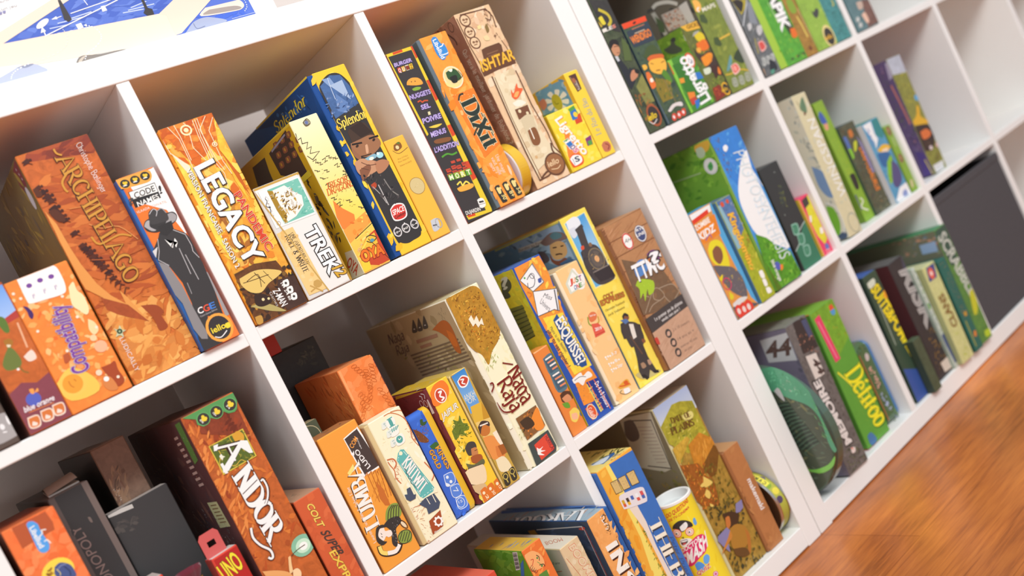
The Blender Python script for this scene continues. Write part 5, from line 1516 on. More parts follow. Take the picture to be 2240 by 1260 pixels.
game_box(dict(kind='board_game_box',label='blue-edged orange drawing game box with notepad pictures',cat='board game',fr='L',x=-0.3297,y=0.0112,z=0.38917,w=0.0576,h=0.2646,d=0.27,cols=('2F55A8','D8C030','5A80C8','2F55A8'),side=1.3,F=[('p','F0983C*.15',[34,2631,552,2624,579,2345,545,2138,455,1104,508,649,118,711,57,1560,13,2318]),
('n','F8B848 F8D858 E8842C F8C84C',[50,2624,559,2614,489,889,49,1005],80,120,70,60,60),
('p','F8D848*.2',[103,1771,482,1692,540,765,165,785]),
('p','F09438*.1',[117,777,507,715,542,436,268,281,75,313]),
('p','F4F2F0',[30,2429,371,2568,414,2240,156,2190]),
('l','4A4A50',[30,2429,371,2568,414,2240,156,2190,30,2429],10),
('l','8A8A90',[364,2558,414,2240],20),
('s','5A5A60',[151,2390,256,2436,285,2344,212,2259,113,2271,136,2345],13),
('o','5A5A60',[266,2404,40,40,0],10),
('c','4A5AA0',[335,2321,397,2316,377,2257,321,2263]),
('c','4A5AA0',[361,1884,428,1880,408,1822,352,1828]),
('e','5AA84C',[124,2429,17,17,0]),
('p','F4F2F0',[156,2190,580,2054,442,1738,367,1797,37,1830]),
('l','4A4A50',[156,2190,580,2054,442,1738,367,1797,37,1830,156,2190],10),
('l','5A5A60',[529,2057,419,1756],24),
('t','4A4A50',[272,2045,122,-108,57,51],'Miss',0.0,None,0,0.3),
('t','4A4A50',[174,1989,83,-190,73,57],'Univers',0.0,None,0,0.3),
('s','E87830',[64,2227,114,2169,57,2145],13),
('p','2E5490',[258,1664,370,1719,489,889,460,804,356,816,310,878,244,910]),
('t','2E4478',[265,1621,32,-763,199,29],'ESQUISSE?',0.1,None,0,0),
('t','F8F4E8',[278,1628,31,-763,178,23],'ESQUISSE?',0.04,None,0,0),
('t','3A3450',[135,1590,64,-455,55,7],'Moins tu sais dessiner,',0.0,None,0,0),
('t','3A3450',[57,1574,58,-640,68,0],'plus tu vas rigoler !',0.01,None,0,0),
('c','F4F0E8',[87,743,282,767,303,701,422,718,467,653,443,616,320,627,224,578,170,659,94,674]),
('s','5A5460',[118,711,247,713,344,664],10),
('n','E06828 5A5A70',[70,637,248,582,139,346,26,370],14,26,8,-30,40),
('p','2A3E8A',[297,590,533,555,561,70,318,95]),
('t','F8E470',[288,497,24,-412,81,5],'A partir de 6 ans',0.02,None,0,0),
('t','F4F2F8',[435,505,15,-419,83,1],'De 4 a 8 joueurs',0.02,None,0,0),
('l','F07838',[339,576,360,106],16),
('l','F0D858',[297,558,310,83],16),
('l','F07838',[451,563,497,38],13),
('p','E05C34',[66,260,223,278,248,67,101,51]),
('o','F8E8C0',[159,166,83,115,0],13),
('f','F8F0E0',[99,231,12,-166,80,5],'Goliath',0.05,None,0,0)],L=[('p','C8B430*.2',[540,2615,35,2620,-83,1474,495,1338]),
('n','D8C838 A8A838 C0B030',[540,2615,35,2620,-83,1474,495,1338],20,200,90,60,60),
('c','4A4C3A',[438,2499,286,2547,193,2493,226,2386,389,2322,531,2319]),
('t','B8B8A8',[449,2385,-162,14,-66,168],'?',0.06,None,0,0),
('c','4A4C3A',[508,2348,377,2336,364,2250,530,2252]),
('p','6A6A34',[673,2079,176,2079,163,2027,648,2007]),
('l','3E4028',[726,2015,168,2022],16),
('p','6A6A34',[677,2006,184,2015,172,1963,652,1933]),
('l','3E4028',[730,1941,176,1957],16),
('p','6A6A34',[681,1932,192,1951,180,1899,656,1859]),
('l','3E4028',[734,1867,185,1893],16),
('p','6A6A34',[685,1858,201,1886,189,1835,660,1785]),
('l','3E4028',[739,1793,193,1829],16),
('p','6A6A34',[689,1784,209,1822,197,1770,664,1712]),
('l','3E4028',[743,1719,201,1764],16),
('p','6A6A34',[694,1710,218,1757,205,1706,668,1638]),
('l','3E4028',[747,1645,210,1700],16),
('p','6A6A34',[698,1636,226,1693,214,1641,672,1564]),
('l','3E4028',[751,1570,218,1635],16),
('p','6A6A34',[702,1562,234,1628,222,1576,676,1489]),
('l','3E4028',[755,1496,227,1570],16)]))
game_box(dict(kind='board_game_box',label='peach game box with star title badge and red award trophy',cat='board game',fr='L',x=-0.2649,y=0.0115,z=0.38917,w=0.0529,h=0.2285,d=0.24,cols=('FBCB8C','F0D8B0','F0D0A0','E8B880'),seam=0.006,tray='F4E2C0',F=[('n','FBD49C F4BC78 FBC484',[11,2262,519,2270,511,6,23,3],24,160,100,60,60),
('c','F4F0E8',[158,2049,382,2202,441,2075,520,2053,497,1946,407,1842,233,1895,122,1876]),
('p','D8DCC8',[125,2046,364,2210,479,1881,125,1867]),
('p','F8F4EC',[167,2034,344,2156,463,1907,167,1890]),
('t','D84838',[198,1998,53,-3,25,75],'J',0.07,None,0,0),
('t','E88838',[262,1990,53,-3,25,76],'U',0.07,None,0,0),
('t','5A8A4C',[326,1982,53,-3,25,76],'S',0.07,None,0,0),
('t','8A4A8A',[390,1974,54,-3,26,76],'T',0.07,None,0,0),
('t','3A78B0',[233,1895,49,-2,21,62],'O',0.07,None,0,0),
('t','D84838',[290,1890,50,-2,21,62],'N',0.07,None,0,0),
('t','5AA04C',[346,1885,50,-2,22,62],'E',0.07,None,0,0),
('c','E07A4C',[253,1445,332,1467,402,1433,407,1370,350,1328,255,1330,232,1386]),
('s','8AA03C',[232,1428,198,1333,237,1269],21),
('s','C8A03C',[415,1356,392,1279,324,1261],21),
('p','E0604C',[234,1305,364,1265,419,1141,413,1078,191,1090,205,1151]),
('t','F8F5EE',[249,1177,128,-29,14,48],'2019',0.03,None,0,0),
('t','F8F5EE',[271,1416,119,-30,7,25],'Spiel des',0.01,None,0,0),
('l','C84838',[211,1121,419,1099],14),
('e','F8F5EE',[202,744,17,17,0]),
('e','F8F5EE',[251,736,17,17,0]),
('e','F8F5EE',[294,724,17,17,0]),
('e','F8F5EE',[206,709,13,13,0]),
('t','F8F5EE',[328,713,113,-25,4,45],'3-7',0.03,None,0,0),
('e','F8F5EE',[204,628,16,16,0]),
('e','F8F5EE',[253,619,17,17,0]),
('e','F8F5EE',[295,606,17,17,0]),
('e','F8F5EE',[207,593,13,13,0]),
('t','F8F5EE',[329,595,113,-25,4,45],'8+',0.03,None,0,0),
('e','F8F5EE',[201,531,16,16,0]),
('e','F8F5EE',[249,521,16,16,0]),
('e','F8F5EE',[291,509,17,17,0]),
('e','F8F5EE',[204,496,13,13,0]),
('t','F8F5EE',[325,498,112,-26,4,44],"20'",0.03,None,0,0),
('c','E8A83C',[162,243,336,279,405,259,411,190,411,158,268,186,185,199]),
('s','D85A30',[194,242,285,209,408,185],20),
('c','D8602C',[305,263,376,258,381,200,304,222]),
('c','F4F2EE',[242,168,352,141,340,73,233,86]),
('n','8A8A88',[258,159,347,134,330,79,251,99],8,18,3,60,20),
('s','7A5A3A',[210,169,153,152,240,83,368,68],10)]))
game_box(dict(kind='board_game_box',label='tall yellow game box with steam locomotive above a man in black coat',cat='board game',fr='L',x=-0.2055,y=0.0155,z=0.38917,w=0.059,h=0.2955,d=0.28,cols=('F8DE5C','5A7A90','E8CC58','E8C848'),side=1.8,F=[('n','FBE874 F4D448 F8E060',[11,2951,584,2940,572,8,25,1],50,160,90,60,60),
('p','F0E8A0',[46,2872,534,2890,523,1711,50,1736]),
('p','6AB0DC*.1',[68,2862,514,2877,503,1729,70,1756]),
('g','4A9CD8',[304,2815,514,2877,487,2264,148,2257],'A8D0E8'),
('c','E8ECF0',[96,2877,271,2902,361,2843,337,2729,161,2706,82,2708]),
('c','D8DCE4',[66,2751,224,2746,225,2640,98,2596]),
('n','E8C890 D8A860 B88850',[117,2203,638,2082,506,1720,104,1758],24,70,26,30,50),
('p','4A4444',[208,2683,366,2708,329,2484,307,2318,163,2354]),
('p','4A4444',[194,2708,366,2744,380,2688,202,2651]),
('c','4A4444',[100,2351,274,2404,445,2338,504,2149,489,1907,523,1747,375,1718,183,1751,88,1871,55,2096]),
('e','5A5452',[339,2143,165,186,0]),
('o','8A7A5C',[339,2143,151,172,0],17),
('e','6A6058',[345,2140,108,129,0]),
('e','E8B078',[345,2140,47,54,0]),
('n','6A6058 2E2A2C 8A7458 C8A060',[195,2338,571,2115,506,1720,88,1871],40,60,12,30,90),
('p','3A3436',[150,1977,522,1961,537,1757,206,1790]),
('l','8A8078',[150,1977,522,1961],17),
('c','D8583C',[150,2431,213,2427,198,2372,137,2381]),
('e','8A6A50',[347,2386,36,36,0]),
('n','2E2A2A 5A5450',[69,2331,243,2350,182,1890,56,1957],20,60,12,60,50),
('t','C87838',[112,1519,222,-25,6,66],'COLT',0.06,'5A3420',0.03,0),
('t','C87838',[10,1459,517,-63,12,76],'EXPRESS',0.06,'5A3420',0.03,0),
('f','6A4A2C',[33,1344,442,-33,3,33],'Christophe Raimbault',0.0,None,0,0),
('f','6A4A2C',[40,1258,380,-22,3,33],'Jordi Valbuena',0.0,None,0,0),
('c','C8B878',[23,237,147,226,506,84,482,48,187,81,62,162]),
('p','46403E',[194,1052,315,1052,404,983,560,875,511,658,430,566,415,367,449,138,465,58,376,97,336,174,242,63,124,122,115,246,192,436,238,613,237,786,127,817,141,946]),
('c','4A4442',[172,996,339,1020,502,927,537,783,502,628,414,576,381,700,285,654,191,642,174,824]),
('c','8A5A40',[306,1144,378,1155,419,1114,403,1053,331,1043,286,1075]),
('c','3A3230',[292,1141,365,1169,422,1112,393,1094,338,1125,291,1083]),
('p','5A78A8',[225,1103,350,1073,379,1015,286,1006]),
('p','E8E0D4',[349,980,432,943,381,735,299,732,316,843]),
('l','6A5040',[268,802,334,451],27),
('c','A8866A',[210,339,279,330,296,251,209,255]),
('c','B8947A',[367,327,424,310,424,240,360,246]),
('c','8A5A40',[446,661,503,645,505,591,446,598]),
('p','2E2A2A',[116,178,194,162,249,75,195,59]),
('p','2E2A2A',[376,132,490,95,482,48,388,79]),
('l','F8E880',[583,2426,597,1351],31)],L=[('p','7A94A8',[1633,2911,79,2910,71,2287,542,2298,706,2373,827,2580]),
('n','6A8AA0 8AA4B8 5A7488 4A5A68',[1958,2901,79,2910,115,2298,1361,2494],40,200,70,10,30),
('p','A8A8A0',[1313,2793,347,2771,363,2713,1340,2730]),
('t','5A5450',[1315,2738,-915,-23,-4,43],'Bandits au Far West',0.0,None,0,0),
('c','6A5A54',[701,2742,359,2826,81,2768,2,2662,122,2642,378,2658,595,2662]),
('c','4A6A70',[401,2785,258,2816,113,2759,134,2697,341,2707]),
('c','C88A5C',[492,2652,266,2663,132,2594,162,2447,316,2382,521,2398,569,2515]),
('c','6A4030',[592,2521,567,2409,440,2361,294,2377,248,2331,496,2287,636,2391]),
('l','3A2A24',[456,2591,356,2579],20),
('l','3A2A24',[258,2568,182,2562],20),
('s','3A2A24',[465,2471,363,2463,300,2440],24),
('p','3A5A78',[474,2316,182,2349,93,2293,450,2276]),
('c','4A4448',[852,2621,710,2585,660,2432,848,2407,921,2496]),
('l','E0C050',[36,2932,1945,2916],27)]))
game_box(dict(kind='board_game_box',label='wide wood-grain trivia game box with black caption band',cat='board game',fr='L',x=-0.1461,y=0.0047,z=0.38917,w=0.0973,h=0.2529,d=0.28,cols=('B8865C*.1','A06C44','C89468','A87850'),seam=0.006,tray='8A5C3C',F=[('n','C8926A A87048 B88058 D09C74 9C6840',[22,2521,955,2516,952,8,29,5],150,260,14,22,6),
('l','8A5A3A',[3,2528,969,2522],11),
('l','8A5A3A',[1,2267,963,2256],11),
('l','8A5A3A',[-1,2008,957,1991],11),
('l','8A5A3A',[-3,1751,951,1729],11),
('l','8A5A3A',[-5,1496,945,1468],11),
('l','8A5A3A',[-7,1243,939,1210],11),
('l','8A5A3A',[-9,992,934,954],11),
('l','8A5A3A',[-11,743,928,699],11),
('l','8A5A3A',[-13,496,922,447],11),
('l','8A5A3A',[-15,251,917,197],11),
('p','7A6048*.2',[109,1943,805,1524,945,927,223,939,17,989]),
('n','8A6A4C 7A5C44',[91,1914,883,1493,965,955,147,970],30,140,60,22,30),
('s','A8947C',[72,1001,425,1245,558,1227,598,1068,296,1050,156,984],14),
('s','A8947C',[558,1227,866,1174,945,999],15),
('s','A8947C',[598,1068,696,922,1022,1040],15),
('s','A8947C',[293,1192,198,1266],15),
('s','A8947C',[425,1245,370,1125,485,1043],15),
('e','F8F5EE',[395,2150,108,142,0]),
('o','D8483C',[395,2150,97,127,0],23),
('t','3A3634',[311,2139,165,-13,22,64],'AH',0.0,None,0,0.3),
('e','46507A',[720,2156,117,143,0]),
('o','F8F5EE',[720,2156,106,128,0],15),
('t','F8F5EE',[658,2210,180,-10,11,40],'RYE',0.03,None,0,0),
('t','F8F5EE',[616,2131,191,-8,11,47],'LINE',0.03,None,0,0),
('c','7A4A80',[639,1807,763,1832,880,1786,881,1676,785,1568,668,1614]),
('c','F08A30',[648,1731,803,1706,804,1597,640,1571,591,1645]),
('c','5A8AC8',[265,1738,445,1793,571,1725,496,1574,249,1565]),
('c','A8C838',[138,1467,268,1521,518,1386,444,1237,311,1220,329,1319,181,1167,216,1294,114,1247,177,1380]),
('n','A8C838 C8D848',[193,1516,536,1414,388,1189,86,1241],14,30,12,-60,30),
('t','3A3230',[190,1489,697,-34,37,264],'TTMC',0.1,None,0,0),
('t','FBFAF6',[188,1500,697,-34,37,264],'TTMC',0.055,None,0,0),
('t','FBFAF6',[692,1612,178,-5,6,179],'?',0.06,'3A3230',0.05,0),
('p','4A4442',[18,918,984,948,976,719,20,668]),
('f','F0ECE6',[191,805,705,7,-1,56],'Le premier jeu de plateau',0.03,None,0,0),
('f','F0ECE6',[316,733,469,4,-1,49],'vendu sans pion !',0.03,None,0,0),
('p','C8A084*.1',[20,668,976,719,962,21,29,5]),
('n','D4AC90 BC9274 C89C80',[20,668,966,705,943,29,37,18],60,220,12,25,6),
('e','4A4440',[327,519,68,75,0]),
('c','D0A890',[308,548,349,552,368,523,339,480,283,496]),
('e','4A4440',[341,347,68,75,0]),
('c','D0A890',[322,376,363,380,382,351,353,308,297,325]),
('e','4A4440',[341,169,68,75,0]),
('c','D0A890',[321,197,362,201,381,172,352,130,296,146]),
('t','7A6458',[436,502,413,-24,3,47],'2 a 10 joueurs',-0.01,None,0,0),
('t','7A6458',[450,330,412,-26,3,47],'14 ans et +',-0.01,None,0,0),
('t','7A6458',[437,197,411,-27,3,47],'environ 45 min',-0.01,None,0,0),
('t','7A6458',[476,112,188,-10,1,44],'ou plus',-0.01,None,0,0),
('c','C8483C',[7,577,74,570,65,450,0,494])]))
game_box(dict(kind='board_game_box',label='red box with only its top corner in view at the bottom edge',cat='board game',fr='L',x=-0.648,y=0.0,z=0.037,w=0.065,h=0.27,d=0.2,cols=('D85038','B84030','E87058','C84834')))
game_box(dict(kind='board_game_box',label='orange and green box with laughing face and barcode side',cat='board game',fr='L',x=-0.5445,y=-0.02,z=0.037,w=0.035,h=0.274,d=0.13,cols=('E87838','6AA030','D8B048','5A8A2C'),side=1.2,F=[('n','F08840 E06830 F4A050',[-2,2797,350,2680,210,2229,-148,2440],30,120,70,60,60),
('c','F4B070',[17,2674,154,2656,246,2529,223,2388,47,2415,-28,2533]),
('s','3A3430',[177,2573,204,2530,185,2482],11),
('s','3A3430',[154,2433,215,2410,223,2371],11),
('e','5A8A4A',[173,2532,15,15,0]),
('e','5A8A4A',[185,2404,17,17,0]),
('s','5AA04C',[146,2489,177,2435],8),
('s','C84838',[66,2566,108,2548,47,2484],10),
('s','4A3A34',[-21,2545,-21,2476,47,2501],6),
('s','4A3A34',[-4,2517,-3,2451,59,2473],6),
('s','4A3A34',[12,2489,15,2426,72,2444],6),
('s','4A3A34',[29,2461,34,2400,84,2416],6),
('s','4A3A34',[46,2433,52,2375,96,2387],6),
('p','5A8A3C',[78,2327,223,2319,218,2224,78,2293])],L=[('n','7AB034 5A9A2C 8AC04C 6AA83C',[1364,2752,-4,2822,253,2434,866,2320],40,300,140,0,30),
('p','F0EEEA',[245,2721,118,2733,262,2451,388,2427]),
('l','3A3836',[248,2703,145,2713],7),
('l','3A3836',[258,2682,154,2692],11),
('l','3A3836',[268,2661,164,2671],16),
('l','3A3836',[278,2640,174,2650],7),
('l','3A3836',[288,2618,184,2629],11),
('l','3A3836',[298,2597,194,2608],16),
('l','3A3836',[308,2576,203,2587],7),
('l','3A3836',[318,2555,213,2566],11),
('l','3A3836',[328,2533,223,2545],16),
('l','3A3836',[338,2512,233,2523],7),
('l','3A3836',[348,2490,243,2502],11),
('l','3A3836',[358,2469,253,2481],16),
('p','4A7ABC',[181,2541,53,2615,235,2353,322,2348])],T=[('n','E0A840 4A6A9A 8AA0B8',[45,1441,228,363,272,-132,96,174],16,200,30,0,20)]))
game_box(dict(kind='board_game_box',label='worn cream cardboard box with red outlined lettering and torn top flap',cat='board game',fr='L',x=-0.4895,y=-0.02,z=0.037,w=0.0365,h=0.2425,d=0.26,cols=('E0C49A','D8CCBC','E8DCC8','D0B890'),F=[('n','E4CCA4 D8BC90 E8D4B0',[9,2401,354,2449,360,1774,20,1995],24,160,80,60,60),
('t','D8482C',[145,2368,149,-1020,114,-5],'BOOMERANG',0.05,None,0,0),
('t','E8D4B0',[149,2368,149,-1020,108,-8],'BOOMERANG',0.01,None,0,0),
('l','C86848',[33,2262,116,1932],7)],L=[('t','6A6058',[471,2158,-296,30,-26,41],'+10 ans',0.0,None,0,0),
('l','C86848',[572,2027,211,2070],11)],T=[('t','C87858',[175,593,124,-266,-81,-157],'BOOM',0.0,None,0,0)]))
game_box(dict(kind='board_game_box',label='blue and orange game box with brush lettering jutting past the divider',cat='board game',fr='L',x=-0.4345,y=-0.03,z=0.037,w=0.0425,h=0.2545,d=0.27,cols=('F0A860*.1','3A4658','9CB0BC','2C5A98'),seam=-0.008,tray='2C62A4',side=1.5,F=[('n','F4B068 ECA058 F8BC78',[16,2567,325,2545,428,1378,-40,1682],30,160,80,60,60),
('s','F4ECE0',[224,2457,282,2463,271,2412,228,2413,248,2359],14),
('s','3A2A24',[247,2459,310,2454,295,2397,248,2393,268,2339],11),
('s','F4ECE0',[225,2341,283,2330,264,2267,218,2279],14),
('s','3A2A24',[248,2310,303,2293,280,2240,237,2242],11),
('n','4A3024 3A2A24',[232,2502,341,2469,281,2140,203,2189],40,26,7,40,80),
('f','4A281C',[92,2079,8,-754,220,-19],'INS',0.16,None,0,0.5),
('f','F8F0E4',[81,2096,8,-753,220,-18],'INS',0.1,None,0,0.5),
('n','3A2018 5A2A1C',[265,2117,375,2082,332,1575,222,1612],26,44,3,30,20),
('n','F4F0EC 2A3A5A',[334,2373,460,2313,438,2110,343,2135],0,1,1,0,1)],L=[('n','3A4A66 2E3A54 4A5A74',[1112,2447,137,2488,193,1646,602,1624],30,200,80,0,60),
('p','C84838',[296,2415,163,2452,126,2431,183,2389,283,2397]),
('l','E8E4E0',[1396,2388,190,2452,202,2398],17),
('l','E8E4E0',[169,2407,175,2291,193,1646],13),
('l','C84838',[150,2399,149,2291,166,1647],11),
('p','A8843C',[1659,2366,1457,2388,1419,2282,1612,2269])],T=[('n','8AA4B4 A8BCC8 6A7A88 C89478',[232,2606,411,83,24,19,-167,2058],40,300,40,0,20),
('f','4A5058',[294,296,-234,1678,-299,-206],'TARGUI',0.12,None,0,0),
('f','F0EEEC',[306,282,-233,1677,-300,-205],'TARGUI',0.08,None,0,0),
('p','3A6AB0',[302,2702,488,141,470,17,424,20,215,2582])]))
game_box(dict(kind='board_game_box',label='yellow and blue game box with cream serif lettering and small flags',cat='board game',fr='L',x=-0.3712,y=-0.008,z=0.037,w=0.0805,h=0.2945,d=0.28,cols=('F2AE40','3A6AB0','F0D880','D89830'),seam=0.003,tray='3A6CB4',F=[('p','F8E070',[217,2965,291,2930,319,2457,301,1818,309,921,345,481,259,-504,78,-151,70,821,224,1737]),
('p','3E72BC*.06',[291,2930,812,2891,838,87,699,166,361,518,391,857,424,1747,337,2309]),
('p','ECDCCC',[319,2457,429,2163,448,1878,419,1463,440,976,410,633,352,629,356,1039,349,1816,266,2240]),
('n','F8C050 F0A030 EC9A34',[25,2958,206,2962,78,-151,-34,67],30,200,100,60,50),
('n','7A8A30 5A7A2C 94983C',[291,2020,341,1859,344,610,264,679],50,50,18,60,70),
('p','D8B878',[168,2694,303,2672,298,2476,171,2502]),
('l','4A4038',[168,2694,303,2672,298,2476,171,2502,168,2694],9),
('n','4A3A30 6A5A44',[219,2670,289,2651,274,2511,201,2553],8,20,8,0,60),
('p','D8B878',[321,2677,467,2653,462,2449,324,2477]),
('l','4A4038',[321,2677,467,2653,462,2449,324,2477,321,2677],9),
('n','4A3A30 6A5A44',[376,2652,452,2631,436,2486,357,2530],8,20,8,0,60),
('p','D8B878',[496,2660,655,2634,650,2422,500,2451]),
('l','4A4038',[496,2660,655,2634,650,2422,500,2451,496,2660],10),
('n','4A3A30 6A5A44',[556,2633,639,2611,622,2460,535,2507],8,20,8,0,60),
('c','E8E0E0',[180,2410,249,2449,630,2356,673,2255,642,2138,569,2124,216,2227,178,2276]),
('p','D8A830',[201,2375,250,2363,251,2300,201,2313]),
('p','D85A3A',[201,2313,251,2300,251,2250,202,2263]),
('p','4A3A30',[288,2360,339,2348,339,2284,288,2297]),
('p','E8B030',[288,2297,339,2284,340,2232,289,2246]),
('p','4A68B0',[378,2345,432,2332,432,2267,379,2280]),
('p','E8E0E0',[379,2280,432,2267,433,2214,379,2228]),
('p','F0F0F0',[472,2329,528,2316,529,2248,473,2263]),
('p','D85A4A',[473,2263,529,2248,530,2195,474,2210]),
('p','D85A5A',[571,2312,630,2298,631,2230,572,2244]),
('p','4A68B0',[572,2244,631,2230,631,2174,573,2190]),
('f','3A3A40',[473,1833,-17,-1432,221,-40],'THEBES',0.1,None,0,0),
('f','F8EED8',[466,1855,-19,-1433,221,-39],'THEBES',0.08,None,0,0),
('s','7A6A58',[686,1500,670,1177,674,828],26),
('f','4A5A88',[703,1456,-8,-667,64,-36],'Peter Prinz',0.0,None,0,0.4),
('p','4A3A30',[446,312,823,93,818,47,468,225]),
('p','F0C878*.1',[388,313,818,47,904,-381,795,-1550,259,-504,333,54]),
('c','B8B4AC',[340,137,465,82,564,-120,557,-344,461,-338,310,-128]),
('c','8A5A2C',[628,-197,761,-215,793,-445,826,-679,718,-665,621,-424]),
('n','B87830 E8B860 6A4020',[702,-116,842,-350,806,-716,612,-373],36,40,12,40,50),
('c','F0ECD8',[751,-162,801,-210,814,-480,774,-483]),
('p','E8C070',[633,-685,859,-917,815,-1516,677,-1319]),
('c','8A5830',[279,-197,426,-275,633,-685,722,-1092,601,-1172,259,-504]),
('n','B87838 E0A860 5A3820 C89050',[351,-170,719,-807,686,-1302,331,-613],70,50,10,50,50),
('s','6A4424',[427,-342,395,-477,380,-709],9),
('s','6A4424',[472,-424,439,-561,421,-788],10),
('s','6A4424',[518,-508,484,-646,462,-868],10),
('s','6A4424',[565,-594,531,-732,505,-950],10),
('s','6A4424',[613,-682,578,-821,548,-1034],10),
('s','6A4424',[662,-772,626,-912,592,-1119],10)],T=[('n','6A6A30 4A5A30 3A4030',[700,988,786,354,766,-58,359,148],20,200,60,0,40),
('p','3A6AA8',[297,458,655,267,606,165,297,130]),
('c','D8E4F0',[260,391,442,363,555,259,330,167]),
('n','9A8AC0 C87840',[390,157,597,82,737,-39,399,-53],18,80,24,0,40)]))
game_box(dict(kind='board_game_box',label='tall fantasy game box with mossy cliffs and a seated traveller',cat='board game',fr='L',x=-0.2035,y=0.0156,z=0.037,w=0.0876,h=0.3136,d=0.29,cols=('A88438*.45','6A6450','B0A898','7A6838'),seam=0.006,tray='D8CFA0',side=2.0,F=[('g','A8B8D8',[0,3136,875,3134,870,2721,-2,2820],'C8D0D8'),
('p','A8A034*.5',[407,3014,589,2981,840,2862,830,2106,279,2200,-41,2574,-2,2820]),
('n','C8B840 8A8A30 D8C860 6A7A2C B0A03C',[85,2768,796,2858,830,2046,23,2178],90,90,30,40,60),
('c','E0D480',[489,2766,716,2737,709,2634,534,2648]),
('n','6A4820 8A6020',[242,2824,679,2805,666,2600,216,2659],46,34,14,60,50),
('f','6A4820',[243,2763,422,-102,10,91],'DALE OF',0.14,None,0,0),
('f','6A4820',[142,2607,516,-94,21,107],'PLAINS',0.14,None,0,0),
('p','C8842C*.4',[350,2307,675,2366,866,2160,874,2049,413,1792,282,1961]),
('n','D8943C B87028 E8A848',[379,2290,873,2171,830,2046,398,1890],40,140,20,60,20),
('p','C8A03C*.4',[19,2418,398,2443,435,2375,-5,2136]),
('n','D8B450 B8902C',[19,2418,406,2393,194,2133,-5,2136],30,110,16,60,20),
('p','7A5020*.3',[327,1844,830,2046,933,1953,630,1629,400,1651]),
('p','9A5A24*.4',[-5,2136,368,1968,516,1581,406,1178,78,1352,-82,1654]),
('n','D8762C B85A20 E8943C C89A34 8A5A20',[-35,2213,484,1897,378,1137,-35,1363],90,80,26,50,60),
('n','8A7428 6A5C24 A8883C 5A5020',[284,1841,832,1804,838,852,237,1050],80,90,36,50,60),
('c','E8C868',[342,1746,429,1634,459,1557,273,1582]),
('c','E8C868',[288,1544,331,1458,261,1384,203,1479]),
('c','E8C868',[219,1322,277,1258,246,1242,209,1276]),
('c','E8C868',[201,1656,286,1663,287,1603,215,1618]),
('n','4A4424 5A5028 3E3C28 6A5C2C',[65,1272,807,1165,929,-76,83,116],120,90,40,50,60),
('p','8A84B0',[72,806,325,821,354,745,229,651,161,464,90,595,31,746]),
('p','8A84B0',[707,1021,866,1011,823,890,723,865,622,898]),
('c','4A3424',[351,1037,522,989,651,880,623,781,467,732,367,824,352,920]),
('c','C8783C',[380,961,465,937,424,817,340,783,325,850]),
('c','B07E34',[368,766,524,755,682,628,683,453,528,349,316,396,244,526]),
('c','C8843C',[354,745,341,638,160,580,7,533,62,584,242,671]),
('c','B87434',[654,587,697,473,628,315,530,204,515,271,598,420]),
('c','6A4A28',[245,469,486,346,515,213,374,245,247,354]),
('n','D8CC9C',[356,171,581,143,576,89,351,117],26,18,5,80,30),
('l','C8D0E0',[883,3114,886,9],24)],L=[('p','B0A090',[891,3053,70,3102,205,2088,391,2039,995,2158]),
('l','4A4640',[676,3003,140,2966,209,2094,742,2169],20),
('c','5A5450',[802,3000,589,3009,557,2815,631,2673,844,2630,925,2757]),
('l','8A8074',[539,2872,216,2849],13),
('l','8A8074',[534,2807,219,2786],13),
('l','8A8074',[529,2742,221,2722],13),
('l','8A8074',[524,2677,224,2659],13),
('l','8A8074',[519,2612,226,2595],13),
('l','8A8074',[514,2546,229,2532],13),
('l','8A8074',[509,2481,231,2468],13),
('l','8A8074',[504,2416,233,2404],13),
('l','8A8074',[499,2351,236,2340],13),
('l','8A8074',[494,2286,238,2276],13),
('l','8A8074',[489,2221,241,2213],13),
('n','5A5A38 6A6A3A 7A6A40',[913,2033,149,2057,153,1328,684,1334],36,120,50,0,60),
('l','5A5040',[70,1763,42,364],39)]))
game_box(dict(kind='board_game_box',label='plain brown kraft cardboard box with small white lettering',cat='board game',fr='L',x=-0.1154,y=0.0102,z=0.037,w=0.0428,h=0.1855,d=0.2,cols=('B87A4A*.08','A06A40','D09A68','A87048'),seam=0.005,tray='A06840',F=[('n','C08450 AE7244 BC7E4C',[-8,1843,405,1850,411,8,11,10],24,220,80,60,60),
('t','F4F0EC',[243,1221,-6,-564,100,-9],'makemaki',0.03,None,0,0)]))
